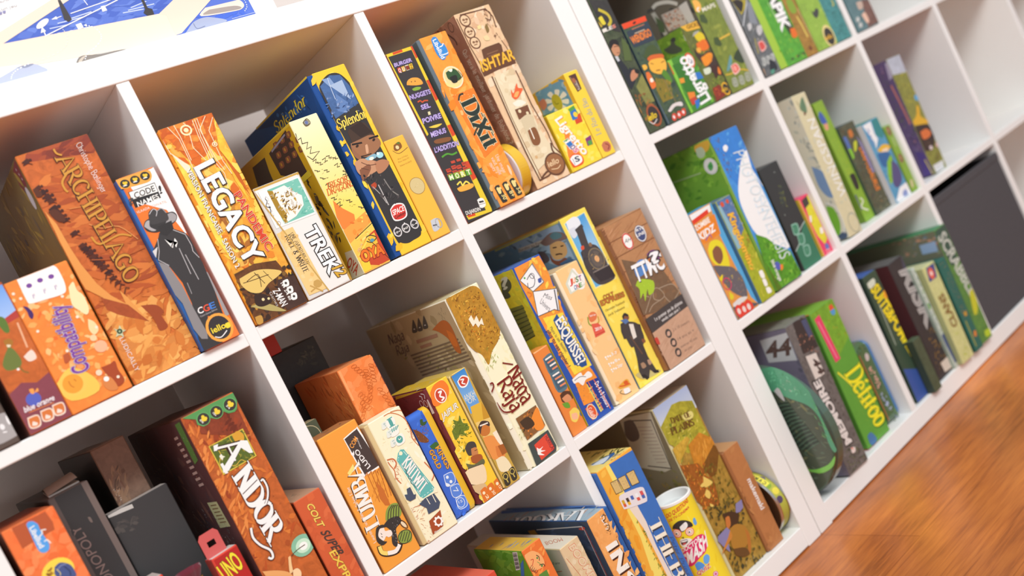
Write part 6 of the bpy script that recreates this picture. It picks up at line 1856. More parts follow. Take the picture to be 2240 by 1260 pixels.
game_box(dict(kind='board_game_box',label='dark green game box with suited man pointing,leftmost on right unit',cat='board game',fr='R',x=0.0395,y=0.0,z=0.7432,w=0.044,h=0.285,d=0.28,cols=('4E5640*.4','3A3E34','4E5640','3A3E34'),F=[('n','4A5640 3E4A38 5A6644 3A4034',[21,2456,652,2304,437,42,16,38],70,200,90,60,60),
('p','3E3C3A*.3',[21,2456,553,2328,402,1761,38,1936]),
('s','C8B83C',[134,2250,281,2134,297,2009,192,1936],57),
('c','E0D040',[44,2114,138,2130,152,2046,154,1986,71,1987]),
('c','C8A83C',[-3,2086,22,2040,60,1970,1,1966]),
('t','E8E4D8',[0,1859,73,5,8,54],'I',0.08,None,0,0),
('t','E8E4D8',[89,1861,74,5,8,54],'L',0.08,None,0,0),
('t','E8E4D8',[178,1864,74,5,8,54],'E',0.08,None,0,0),
('t','E89080',[267,1867,74,5,8,54],'S',0.08,None,0,0),
('c','C8906C',[18,1603,113,1627,192,1576,195,1495,137,1430,55,1413,10,1466,4,1527]),
('c','2E2A2A',[24,1671,122,1705,225,1667,232,1585,192,1576,112,1617,14,1564,1,1608]),
('l','3A2A24',[87,1580,215,1559],11),
('l','3A2A24',[89,1464,154,1456],9),
('p','5A6A3C',[356,1692,435,1510,347,1251,177,1299]),
('p','32343A',[7,1427,104,1360,183,1136,211,1007,39,797,-49,963,-58,1245]),
('p','C8CCD0',[7,1427,81,1410,81,1326,22,1323]),
('p','32343A',[206,1170,341,1070,191,892,50,813]),
('c','C88A68',[244,1098,353,1087,332,992,261,952,130,930,151,1025]),
('c','2E2C2C',[316,1118,415,1049,356,1005,294,1044]),
('p','8A8A4C*.3',[429,984,435,819,435,473,204,483,169,818]),
('n','8A5A34 A8783C 6A6A3C',[30,699,319,651,359,190,-23,152],40,120,40,40,60),
('e','A85A38',[265,261,161,202,0]),
('e','3E3634',[265,261,129,161,0]),
('t','F0D030',[85,202,228,8,28,104],'iello',0.04,None,0,0),
('s','E8E4E0',[94,195,168,130,293,181],15)]))
game_box(dict(kind='board_game_box',label='dark teal game box with cartoon scout boy and red top band',cat='board game',fr='R',x=0.0888,y=0.0,z=0.7432,w=0.0647,h=0.1889,d=0.1,cols=('4A5C48*.35','3A4A5A','D85038','3A444A'),F=[('n','4A5A44 3A4A44 5A6A48',[4,1876,638,1872,623,10,4,7],60,160,80,60,60),
('p','5A6A7A',[-13,1858,-12,1792,39,16,-17,9]),
('p','E8502C',[-3,1888,645,1893,634,1794,11,1792]),
('e','4A2A24',[315,1834,48,19,10]),
('p','3A4450',[37,1738,655,1778,616,1433,29,1440]),
('l','C88058',[186,1744,530,1750],14),
('l','D8C0A0',[208,1661,478,1666],14),
('t','F08838',[55,1502,536,25,1,124],'WENDIGO',0.08,None,0,0),
('c','4A5A34',[213,1269,335,1368,514,1370,570,1270,574,1183,394,1183,178,1214]),
('p','4A5A34',[151,1263,651,1208,633,1158,218,1183]),
('c','D86A34',[218,1183,355,1214,620,1161,617,1087,502,1072,273,1086]),
('c','F4B848',[197,1104,308,1140,578,1097,620,1001,536,874,385,849,245,905,178,983]),
('c','F4B848',[29,1114,122,1101,126,1038,28,1021]),
('l','7A4A20',[247,1092,312,1055],14),
('l','7A4A20',[503,1029,599,1038],14),
('l','6A3A1C',[295,938,404,923],16),
('c','E87838',[43,976,118,957,137,828,144,704,12,677,-9,825]),
('c','F4F0E0',[63,847,124,852,127,790,54,788]),
('c','5A8A34',[385,849,509,901,570,677,469,661]),
('p','8A7A30',[199,833,493,696,407,391,113,389,99,634]),
('n','6A7A34 4A5A30 A88A38',[224,827,493,696,535,316,135,423],40,80,30,50,50),
('l','8A7A5A',[391,722,413,268],14),
('c','E0D8D4',[134,224,313,295,537,275,528,197,365,241,185,191]),
('c','D8503C',[202,147,280,133,255,45,180,19,141,73]),
('e','F0E8E4',[207,86,26,31,0]),
('c','D8503C',[343,147,422,133,397,45,320,19,281,73]),
('e','F0E8E4',[348,86,26,31,0]),
('c','D8503C',[473,155,553,142,527,53,449,26,410,81]),
('e','F0E8E4',[478,94,27,31,0])]))
game_box(dict(kind='card_game_box',label='small green card box with white lettering beside scout boy box',cat='board game',fr='R',x=0.1546,y=0.0,z=0.7432,w=0.0707,h=0.1019,d=0.05,cols=('4C8A34*.1','78B43C','5A9A3C','4A8434'),style='card',F=[('n','5A9A38 4A8A30 78B840',[-2,1017,711,1019,712,0,3,6],40,160,80,60,60),
('p','8AC848',[-2,1017,120,1016,110,819,39,390,68,31,-3,-3]),
('p','3E7A30',[80,911,574,907,651,107,170,112,100,481]),
('e','D85A34',[570,874,121,146,0]),
('e','F4F0EC',[568,870,95,111,0]),
('s','3A4A7A',[560,911,512,839,598,826,602,879],21),
('p','D8482C',[-39,985,25,989,35,755,-29,751]),
('p','F0E8E4',[-28,969,5,973,6,775,-25,775]),
('t','FBFAF6',[639,99,-122,882,-301,-24],'Ligretto',0.07,None,0,0),
('p','3A7AC8',[543,634,678,613,707,486,526,503]),
('p','E89838',[95,649,220,636,194,551,77,562]),
('p','E88838',[138,373,317,333,295,252,117,248]),
('p','C84838',[117,248,295,252,287,144,116,128]),
('p','3A78C8',[219,186,365,188,291,77,180,32])]))
game_box(dict(kind='board_game_box',label='brown and green game box with fiery dwarf picture and yellow top',cat='board game',fr='R',x=0.2259,y=0.0,z=0.7432,w=0.051,h=0.1487,d=0.1,cols=('6A7038*.4','7A9A38','E0B048','5A6A38'),side=1.2,F=[('n','6A7A34 5A6A2C 8A8A3C',[16,1482,500,1473,498,5,10,7],50,140,80,60,60),
('p','E8B440',[0,1487,484,1479,497,1333,116,1364]),
('t','6A4A20',[159,1400,349,-15,4,66],'GICKS',0.05,None,0,0),
('c','E0C830',[244,1241,404,1282,502,1209,485,1110,291,1121]),
('c','A8A8A0',[183,1235,288,1307,435,1299,358,1270]),
('c','E8742C',[202,1099,440,1124,542,1040,496,956,365,925,191,980]),
('n','F0A038 D85A24 E8842C',[231,1141,543,1065,422,860,134,949],40,40,16,60,60),
('c','4A3A34',[86,1037,194,884,452,898,478,796,500,569,365,444,230,564,143,718,64,900]),
('c','F0942C',[153,827,394,868,493,815,365,695,173,666]),
('n','F8B040 E8842C D86A24',[166,846,479,842,379,669,173,666],34,40,14,30,60),
('c','F0B048',[145,1018,248,1010,221,922,134,949]),
('p','4A302C',[311,625,555,595,496,407,287,387]),
('c','E8842C',[487,573,525,479,457,418,418,469]),
('c','D8E0C8',[79,630,270,616,232,523,71,528]),
('n','8AA03C A8B048 6A8A30',[129,432,574,384,516,210,112,248],40,60,20,60,40),
('p','8A3A2C*.2',[86,255,314,266,365,40,40,7]),
('n','E8742C B84A28',[86,255,264,243,230,92,69,117],20,60,16,50,50),
('e','F0B830',[427,145,103,124,0]),
('e','3E3A34',[427,145,79,95,0]),
('t','E8B830',[284,113,178,-4,29,63],'iello',0.04,None,0,0)],L=[('n','8AA83C 6A9434 9AB848',[625,1465,-5,1460,45,1013,557,1107],40,120,60,0,60),
('c','5A5A4C',[562,1285,383,1292,318,1350,236,1345,260,1259,180,1159,189,1098,377,1116,503,1193]),
('c','4A4A44',[341,1360,265,1390,198,1360,245,1306]),
('p','D8D8C0',[13,1340,-11,1265,-14,1179,24,1239]),
('p','4A4A38',[1,1194,-23,1120,-26,1033,13,1093]),
('p','D8D8C0',[-10,1049,-34,974,-37,888,2,947]),
('p','4A4A38',[-21,903,-45,829,-48,742,-10,802]),
('p','D8D8C0',[-33,757,-57,683,-60,597,-21,656]),
('p','4A4A38',[-44,612,-68,538,-71,451,-33,510]),
('p','D8D8C0',[-56,466,-80,392,-83,305,-44,364])]))
game_box(dict(kind='board_game_box',label='tall olive green game box with map art beside white divider',cat='board game',fr='R',x=0.283,y=0.0,z=0.7432,w=0.0695,h=0.29,d=0.28,cols=('7C8A3C*.25','5E5A50','8A9444','6A7438'),side=1.5,F=[('n','8A943C 6A7A34 7A8638 98A048',[-10,1878,727,1700,693,42,-1,18],60,180,90,60,60),
('c','F4B858',[34,1845,160,1837,222,1735,142,1624,15,1634,25,1740]),
('s','F4F0E8',[139,1690,70,1664,94,1604],25),
('t','E8E4D0',[189,1586,409,8,8,76],'MAPS',0.05,None,0,0),
('l','E0B848',[296,1013,641,1032],35),
('p','4A5A34',[61,1558,188,1547,210,1390,126,1367,10,1440]),
('p','4A5A34',[154,1077,282,1065,304,906,219,885,103,960]),
('c','3E4A34',[419,587,602,692,805,725,856,599,716,460,570,456]),
('c','6A9AA0',[86,419,372,667,363,559,198,430]),
('s','D8B03C',[18,373,174,349,459,355,711,260],25),
('c','F0C0B4',[253,480,438,494,474,351,261,302]),
('c','E05A4C',[279,469,416,478,441,369,285,335]),
('e','F4A090',[350,408,58,58,0]),
('c','A8AC98',[134,262,256,257,237,108,122,95,90,165]),
('o','6A7448',[174,184,47,52,0],10),
('c','A8AC98',[334,248,457,242,439,93,322,79,290,150]),
('o','6A7448',[375,169,47,53,0],10),
('c','A8AC98',[535,255,660,250,642,99,523,85,490,157]),
('o','6A7448',[577,176,48,53,0],10)],L=[('n','4A4A48 5A5A54 3E3E3E',[979,2215,-53,1978,-34,1297,958,1574],30,200,90,0,60),
('s','B8B8B0',[860,2113,723,2137,472,2060,291,1929],69),
('p','A8A8A0',[950,2044,846,2039,784,1562,876,1559]),
('p','B0A8A0',[738,1921,245,1863,277,1528,739,1586]),
('n','B87858 7A5A4C 5A4A44',[714,1888,283,1848,305,1553,699,1602],40,70,30,30,50),
('p','B8B8B4',[289,1884,83,1894,91,1507,255,1518]),
('p','4A5A40',[889,1970,768,1779,819,1601,937,1655])]))
game_box(dict(kind='board_game_box',label='grey game box with armoured warriors and red badge',cat='board game',fr='R',x=0.3925,y=0.0,z=0.7432,w=0.0535,h=0.28,d=0.28,cols=('6A6E70*.5','5A5A5A','C8B848','5A5E60'),F=[('n','6A7074 8A8E90 5A6058 A8A8A4',[33,1604,583,1472,541,89,-19,49],70,90,40,60,60),
('p','B8A838',[2,1611,424,1510,295,1369,108,1272]),
('c','3A3430',[15,1580,188,1566,309,1480,144,1321,81,1422]),
('l','D8DCE0',[437,1478,-14,1047],20),
('p','8A9098',[407,1456,526,1427,452,984,234,1069]),
('c','C8C8C8',[138,1065,254,1064,239,982,116,942]),
('c','C8C8C8',[395,970,523,951,480,832,346,781,322,874]),
('n','A8A088 6A5A4C',[102,1017,554,929,429,701,79,737],20,40,14,50,40),
('c','E8B0A8',[201,676,362,676,390,524,192,483]),
('c','D85850',[222,653,338,656,355,542,213,517]),
('l','B8A83C',[173,769,81,479],23),
('c','B8BCB8',[102,370,210,363,167,231,52,229]),
('o','4A4E50',[121,295,32,35,0],10),
('c','B8BCB8',[252,368,361,361,318,228,202,226]),
('o','4A4E50',[272,293,32,35,0],10),
('c','B8BCB8',[400,373,510,366,466,233,349,231]),
('o','4A4E50',[419,298,32,36,0],10),
('c','32343A',[314,299,436,206,424,64,191,74]),
('p','C89868',[32,177,12,39,-37,25,-25,165]),
('p','5A9A84',[209,98,345,87,253,-2,174,21])]))
game_box(dict(kind='board_game_box',label='bright green game box with bold white lettering on dark band',cat='board game',fr='R',x=0.448,y=0.0,z=0.7432,w=0.094,h=0.28,d=0.28,cols=('5CA83C*.35','A8CC48','7AB848','5A9A38'),seam=0.0225,tray='A6CA46',F=[('n','5CB03C 8AC848 4A9A34 7AB840',[188,1433,974,1244,1010,-23,209,-4],70,100,50,60,60),
('p','3E4A34',[514,1354,806,1284,907,634,704,569]),
('t','FBFAF6',[589,1645,-73,-944,307,3],'LAPIK',0.12,None,0,0),
('l','C8D8A8',[477,1305,514,840],17),
('n','3A7A30 6A9A30 D8D048',[681,604,1159,298,1029,2,448,46],40,60,24,60,60),
('c','E8742C',[780,667,959,636,916,483,740,485]),
('t','4A4A3A',[405,88,77,2,8,42],'8',0.08,None,0,0),
('t','4A4A3A',[609,90,78,2,8,42],'8',0.08,None,0,0),
('t','4A4A3A',[815,92,79,2,8,43],'8',0.08,None,0,0)]))
game_box(dict(kind='board_game_box',label='narrow orange-brown game box between two bright green boxes',cat='board game',fr='R',x=0.543,y=0.0,z=0.7432,w=0.04,h=0.28,d=0.28,cols=('A8803C*.4','7A5A34','A8803C','7A6034'),F=[('n','A87C3C 8A6A34 C8984C 6A7A34',[152,1213,542,1119,374,41,-6,26],40,90,30,60,40),
('c','8AA83C',[110,1223,281,1182,296,938,128,920,78,1052]),
('s','E8D068',[218,837,253,618,268,373],43),
('l','E0C890',[357,983,407,17],18),
('e','7A4A2C',[197,150,53,53,0])]))
game_box(dict(kind='board_game_box',label='light green game box with flying insects and round yellow-black logo',cat='board game',fr='R',x=0.5865,y=0.0,z=0.7432,w=0.0735,h=0.285,d=0.28,cols=('98BC4C*.2','88A848','A0C050','80A044'),F=[('n','A0C450 8AB044 B0CC60',[151,1109,732,969,750,35,-8,42],40,120,60,60,60),
('c','4A4A48',[319,855,368,781,519,836,568,762,421,646,330,699]),
('n','4A4A40 6A6A4C',[23,1079,219,1062,211,851,15,869],14,50,12,60,50),
('e','E8D890',[533,211,196,243,0]),
('e','3E3A34',[538,203,149,188,0]),
('t','E8B438',[343,157,279,-7,38,88],'iello',0.05,None,0,0)]))
game_box(dict(kind='board_game_box',label='teal game box with dark foliage print next to white divider',cat='board game',fr='R',x=0.661,y=0.0,z=0.7432,w=0.0555,h=0.28,d=0.28,cols=('4E9090*.35','3E7878','4E9090','3E7474'),F=[('n','4E9A94 3E7A78 5AA49C 3A6664',[37,895,543,835,531,20,28,29],60,90,40,60,60),
('s','D8C838',[402,869,409,773,354,740],31),
('n','3A5A58 34504E',[137,746,668,710,550,78,93,74],20,50,16,60,60)]))
game_box(dict(kind='board_game_box',label='teal and brown game box standing alone in third upper cube',cat='board game',fr='R',x=0.7455,y=0.0,z=0.7432,w=0.088,h=0.28,d=0.28,cols=('628084*.3','4A6A6E','7A6A60','6A5048'),F=[('p','7A5A50*.4',[617,614,868,553,883,29,419,19]),
('n','8A5A50 6A4A44 A87060',[667,602,868,553,869,49,491,33],30,60,24,60,60),
('c','E8C0A8',[373,320,540,343,555,145,441,117]),
('c','C8B0A0',[375,608,595,587,533,441,363,451]),
('c','C8CCC8',[134,316,244,308,207,221,88,233]),
('c','C8CCC8',[143,186,254,177,217,91,97,103])]))
game_box(dict(kind='board_game_box',label='tall sky-blue game box with clouds and green hills',cat='board game',fr='R',x=0.1555,y=-0.0016,z=0.39103,w=0.086,h=0.299,d=0.28,cols=('4C94DC*.15','6E9C38','5A90C8','78A040'),lean=0.028,seam=0.006,tray='7AA040',lab=0,side=1.3,F=[('p','3E84D4*.1',[21,2983,855,2984,861,2075,300,1874,97,2252]),
('n','5AA4E0 3A7CCC 6AB0E8',[94,2939,840,2961,919,1710,427,1759],30,140,60,60,60),
('n','7A5A50 5A6A8A 4A6AA0',[21,2983,266,2966,284,2149,120,2210],26,60,30,60,40),
('c','F4F4F2',[557,2358,819,2507,824,2400,773,2176,802,1993,881,1657,862,1194,885,725,812,560,525,738,152,1078,82,1559,178,1920]),
('n','FFFFFF E0ECF4 C8E0F0',[483,2213,776,2105,806,691,400,852],40,90,50,60,60),
('g','4A98DC',[783,1966,958,1764,894,527,850,609],'8AC4EC'),
('p','5A9A2C*.4',[112,1094,356,933,547,697,816,494,849,20,604,11,12,10,1,444]),
('n','7AB838 4A8A24 94C848 3A7020',[134,1053,775,510,820,16,143,16],80,100,40,60,60),
('p','5A7A24*.3',[49,580,131,206,182,0,31,2]),
('t','D8E4E8',[455,2567,4,-2115,317,-29],'PHOTOSYNTHESIS',-0.005,None,0,0),
('c','F0F0F0',[269,2738,360,2758,395,2693,306,2638,253,2675]),
('n','E8E8F0',[185,2612,260,2609,302,2176,226,2177],14,16,4,28,20),
('n','D8D8E8',[287,2610,338,2609,362,2188,318,2184],12,16,4,28,20),
('e','5A64B8',[320,392,77,77,0]),
('c','F08A34',[389,380,458,368,432,300,354,285]),
('t','F8F5EE',[208,532,-17,-397,87,-7],'blue orange',0.02,None,0,0)],L=[('n','6A9C34 4A7A2C 8AB844 5A8A30',[1015,2999,-48,2987,-13,2026,1078,2030],50,200,90,0,40),
('e','F0F0EC',[195,2519,150,150,0]),
('o','D8DCD4',[195,2519,131,131,0],13),
('c','5AA05A',[257,2457,257,2540,150,2595,140,2500,208,2441]),
('e','3A8A4A',[195,2519,29,29,0]),
('c','E0A040',[357,2969,26,2965,31,2853,155,2783,370,2842]),
('c','A8B89C',[355,2902,209,2900,180,2775,280,2712,376,2762]),
('l','A8B88C',[1317,2517,463,2476],18),
('p','8ABC40',[-63,2997,-127,2996,-112,31,-3,6])]))
game_box(dict(kind='board_game_box',label='game box with yellow-hooded kid and red title strip',cat='board game',fr='R',x=0.0432,y=0.004,z=0.39103,w=0.0635,h=0.1997,d=0.03,cols=('E09848*.15','58A8D0','58A8D8','5090C0'),F=[('p','F0F0EE',[-17,1988,577,1979,548,1866,-35,1853]),
('p','58A8D8',[591,2000,646,1992,645,14,535,204,484,1453]),
('p','E8882C*.2',[1,1786,593,1793,524,1440,15,1431]),
('p','E0402C',[-12,1889,484,1928,469,1851,-14,1813]),
('t','FBF8F0',[-16,1700,428,11,10,89],'ZOMBIE',0.05,None,0,0),
('t','FBFAF4',[-20,1518,452,15,30,121],'KIDZ',0.08,None,0,0),
('s','8A5A9A',[107,1473,255,1529,277,1460],20),
('c','E8D830',[64,1322,198,1411,384,1376,461,1237,422,957,314,836,195,954,66,1042,25,1184]),
('c','8A5A40',[144,1261,286,1301,367,1208,319,1065,175,995,97,1123]),
('c','6A6468',[-21,1047,195,954,452,810,550,557,449,249,164,468,41,796]),
('n','8A8488 5A5458 C87830 E0C830',[33,992,576,755,449,249,-21,563],40,50,20,60,60),
('c','E8D020',[-12,788,129,820,44,729]),
('o','D83A6A',[129,638,101,101,0],18),
('c','E0D030',[89,506,149,407,86,354,39,396]),
('c','E0DCD8',[43,291,267,309,449,249,312,214,46,219]),
('p','5A5C64',[9,241,436,146,654,28,185,32,8,12]),
('e','E04838',[117,115,96,120,0]),
('e','F0D8D0',[106,122,42,54,0]),
('e','E04838',[256,93,101,126,0]),
('e','F0D8D0',[244,100,44,56,0]),
('e','E04838',[389,80,105,132,0]),
('e','F0D8D0',[377,87,46,59,0])]))
game_box(dict(kind='board_game_box',label='narrow game box with yellow lettering and olive base beside hooded kid',cat='board game',fr='R',x=0.1133,y=0.0,z=0.39103,w=0.042,h=0.1964,d=0.04,cols=('A8B030*.2','5A8AB0','6A7AA0','8A9430'),F=[('p','5A7AA8*.3',[12,1958,417,1955,376,1307,186,1198,44,1299]),
('n','4A5A8A 5A6AA0 A8B0B8',[21,1953,413,1949,413,1357,180,1335],30,60,30,60,50),
('p','90B8C4',[-48,1898,75,1872,163,1060,-39,1039]),
('e','D85838',[132,1872,47,47,0]),
('e','D85838',[288,1871,40,40,0]),
('t','F0C040',[149,1666,-73,-1051,152,-20],'Kingdomino',0.06,'C87828',0.03,0),
('n','B8B838 98A028 C8C848',[44,936,390,904,403,4,56,4],40,110,50,60,60),
('n','C88838 8A6A34',[297,1346,454,1269,340,703,147,792],24,60,20,60,50),
('c','F8F5EE',[245,511,346,497,335,364,243,389]),
('c','F8F5EE',[240,359,325,338,315,221,233,232]),
('c','F8F5EE',[231,197,333,168,337,77,226,94])]))
game_box(dict(kind='board_game_box',label='black and green card box with linked tile pictures',cat='board game',fr='R',x=0.2656,y=0.009,z=0.39103,w=0.0621,h=0.2056,d=0.14,cols=('3A3C3C','3A3A3A','484848','303232'),F=[('p','3C7A5E',[21,390,631,815,699,756,622,0,12,0]),
('l','B8C8C0',[-42,380,252,508],19),
('l','B8C8C0',[330,684,610,788],19),
('n','D8E030 5AA09A E0E850 4A8A7A',[245,1643,437,1611,341,1197,192,1208],34,26,9,20,70),
('n','E8F040',[353,1613,429,1600,347,1264,270,1274],10,20,7,20,30),
('c','8AB8A4',[197,872,382,833,325,655,159,674]),
('c','4A8A6C',[214,842,348,818,302,684,184,692]),
('n','C8D8D0',[231,798,306,778,274,721,208,738],6,16,5,0,60),
('c','8AB8A4',[230,655,414,616,357,439,192,459]),
('c','4A8A6C',[246,626,380,601,334,468,217,477]),
('n','C8D8D0',[263,582,338,561,306,505,240,522],6,16,5,0,60),
('c','8AB8A4',[241,414,425,373,368,198,203,219]),
('c','4A8A6C',[258,384,391,359,345,227,228,236]),
('n','C8D8D0',[275,340,349,320,317,264,252,282],6,16,5,0,60),
('e','A8B0A8',[782,1764,12,12,0]),
('e','A8B0A8',[158,1089,12,12,0]),
('e','A8B0A8',[407,1877,12,12,0]),
('e','A8B0A8',[694,1422,12,12,0])]))
game_box(dict(kind='card_game_box',label='small pink and yellow card box in the cube corner',cat='board game',fr='R',x=0.337,y=0.0101,z=0.39103,w=0.034,h=0.12,d=0.1,cols=('E8486C','E8D040','E85878','D84468'),style='card',F=[('p','E0D83C*.2',[134,1052,332,1182,319,262,181,190,84,396,63,744]),
('n','E8E048 D8C838 F0B060',[117,1019,305,1086,319,262,108,287],30,40,20,0,60),
('p','4A4440',[85,1141,282,1173,268,1016,75,975]),
('l','E8E040',[10,1179,7,11],29),
('c','F4F0E8',[235,506,319,491,286,398,200,408]),
('c','F4F0E8',[94,805,156,803,100,696,55,712]),
('e','6A78B8',[210,128,66,66,0]),
('s','F0B0B0',[119,76,221,74,232,20,123,27,139,-18],16)]))
game_box(dict(kind='board_game_box',label='tall pale sage game box with small bird and white letters',cat='board game',fr='R',x=0.4267,y=0.003,z=0.39103,w=0.046,h=0.2963,d=0.28,cols=('D8CFA8*.06','D8D4C0','E0DCC8','B8BCA8'),lean=0.055,F=[('n','DCD4B0 D0C8A0 C8CCBC E4DCC0',[25,2957,455,2952,428,14,12,18],40,160,70,60,60),
('n','B8C4B8 C0C8C0',[402,1710,777,1566,634,426,278,599],20,120,40,60,40),
('c','6A8A6A',[161,2775,307,2877,312,2690,263,2567,172,2595,98,2673]),
('l','5A6A4A',[297,2867,191,2617],17),
('l','8A7A4A',[80,2839,146,2631],13),
('c','6A3A28',[172,2595,231,2577,174,2524,144,2543]),
('t','F4F4F0',[449,767,-38,1644,-249,16],'WINGSPAN',-0.005,None,0,0),
('o','A8A890',[284,224,160,196,0],21)],L=[('n','C8CCC0 B4B8A8 D8DCD0 9AA098',[212,2928,-32,2920,53,36,240,-22],50,120,50,60,60),
('c','7A98C0',[195,1560,-16,1346,-66,901,102,881,214,1133]),
('c','7AB83C',[241,725,102,647,83,370,177,143,280,135,274,425]),
('c','4A5A74',[261,93,75,150,53,36,197,-16]),
('s','F0F0EC',[227,793,51,668,14,350,90,119],21)]))
game_box(dict(kind='board_game_box',label='narrow lime green game box with blue-hatted gnome and yellow letters',cat='board game',fr='R',x=0.5362,y=0.0305,z=0.39103,w=0.0355,h=0.2636,d=0.26,cols=('8CB03C*.08','7A9A38','8CB03C','7A9A38'),F=[('c','4A64B0',[-55,2288,89,2446,173,2340,181,2156,54,2175]),
('c','E0A080',[54,2175,181,2156,129,2033,36,2062]),
('n','F0E040 D8C83C F4E860',[76,1823,270,1808,270,986,93,981],44,34,9,28,25),
('c','3A3430',[126,1007,300,983,267,702,133,696]),
('p','5A5480',[-114,626,55,600,29,261,-110,245]),
('p','D8B848',[-216,117,-7,104,-81,-36,-260,-49]),
('s','E8E8D0',[133,501,187,411,49,322,224,188],33)]))
game_box(dict(kind='board_game_box',label='short dark jungle game box with orange lettering',cat='board game',fr='R',x=0.573,y=0.0245,z=0.39103,w=0.0585,h=0.196,d=0.2,cols=('5A5A44*.5','4A5A50','4A5858','4A5046'),F=[('n','5A4438 4A5A5A 3E4A44 6A5438 4A6A5A',[21,1952,575,1943,586,-1,3,-2],90,80,40,60,60),
('c','5A74B0',[-81,1731,102,1741,112,1500,-8,1467]),
('c','8AC83C',[-49,1483,93,1468,82,1278,-39,1284]),
('c','C87838',[242,1808,374,1818,369,1680,237,1670]),
('c','C8D038',[272,1558,394,1551,278,1398,168,1381]),
('t','F08830',[359,1391,-59,-947,151,-26],'DRAFTOSAURUS',0.05,None,0,0),
('n','C89868 7A4A34 E8E0C8 5A8A5A',[163,340,616,282,576,21,61,13],30,40,16,60,60),
('p','8A84A8',[451,1649,539,1457,540,798,441,797])]))
game_box(dict(kind='board_game_box',label='teal and white game box with cartoon in yellow hat',cat='board game',fr='R',x=0.6321,y=0.0115,z=0.39103,w=0.0635,h=0.1783,d=0.2,cols=('5C9CC0*.2','D8D8D8','3E8A8C','C8C8C8'),F=[('p','F0F0F0',[19,1766,348,1764,297,1494,333,1369,127,1203,172,1340]),
('p','3E8A8C',[383,1765,632,1776,662,1428,501,1320,328,1447]),
('s','7A88B8',[114,1665,155,1609,79,1556,139,1482,57,1431,118,1357,41,1304],27),
('c','E8B838',[129,1164,412,1212,643,1104,479,1037,242,1091]),
('c','F0D8B8',[307,1128,530,1099,425,1015,272,1044]),
('c','3A6AA0',[80,1103,466,1022,539,765,126,784,62,957]),
('c','8AC03C',[284,847,528,925,384,582,95,410,111,597]),
('c','5A5480',[451,832,602,666,538,372,266,271,175,420]),
('p','F0F0F0',[9,55,323,251,630,260,634,-1,149,-38]),
('c','8A98C8',[347,124,496,149,504,27,323,35]),
('n','D8C8A0 3A3A40',[22,742,267,699,130,282,-34,341],20,50,16,60,50)]))
game_box(dict(kind='board_game_box',label='slimmest green game box beside white divider in middle row',cat='board game',fr='R',x=0.699,y=0.0092,z=0.39103,w=0.0243,h=0.1509,d=0.18,cols=('88AC40*.1','78983C','88AC40','78983C'),F=[('e','8A6A4C',[116,1392,88,108,0]),
('e','A8885C',[107,1407,44,44,0]),
('e','8A6A4C',[110,757,87,106,0]),
('e','A8885C',[101,772,43,43,0]),
('l','C8D0A8',[132,1237,129,1032],23),
('c','C8C090',[72,256,166,240,122,103,22,110])]))
game_box(dict(kind='board_game_box',label='tall colourful game box alone in a cube,dwarf with yellow helmet',cat='board game',fr='R',x=0.8203,y=0.0182,z=0.39103,w=0.0583,h=0.2722,d=0.28,cols=('8A8A40*.5','6A5A80','C0C4DC','6A5A70'),lean=0.036,F=[('p','B8BCC8*.3',[1,2722,574,2712,635,2278,-73,2367]),
('n','E8E4E4 8A8A9A',[40,2661,609,2599,579,2432,14,2491],18,26,7,80,30),
('n','A89830 C8B838 7A8A30 D8C848',[-141,2392,791,2262,796,1422,-6,1530],70,70,30,60,60),
('c','5AA8D8',[467,1741,620,1729,600,1612,461,1639]),
('c','E0B030',[-95,1234,233,1329,396,1518,477,1470,390,1277,583,1135,621,1044,210,1117,7,1162]),
('c','3E302C',[-52,1141,533,1033,589,747,349,519,-41,558,-134,814]),
('c','D8743C',[121,969,397,968,521,844,381,772,126,793]),
('n','4A3A30 6A4A34 8A6A4C',[-81,875,596,669,605,261,59,234],60,70,30,60,60),
('c','E0D0D0',[223,593,328,581,318,509,214,514]),
('c','E0B8B8',[517,580,633,583,609,497,500,493]),
('p','D8D8D8',[51,182,528,175,446,2,74,-3]),
('n','4A4A4C',[129,143,418,134,400,32,142,32],12,30,4,60,5),
('n','6A74A8',[495,220,680,222,588,-1,458,-1],10,16,8,60,40)],L=[('n','6A5A88 8A7AA0 5A4A6A 4A5A40 C88A7A',[218,2725,-59,2686,31,-52,242,-65],80,90,40,70,40),
('p','B8B0C8',[60,2657,-59,2686,11,2317,113,2279]),
('s','D88A78',[125,2164,85,1625,68,1215],34),
('n','6A8A3A 4A6A30',[261,2502,151,2375,196,939,303,978],30,60,16,70,30),
('p','5A4A8A',[217,621,56,524,-16,53,242,-65]),
('l','E0D060',[84,371,43,12],23)]))
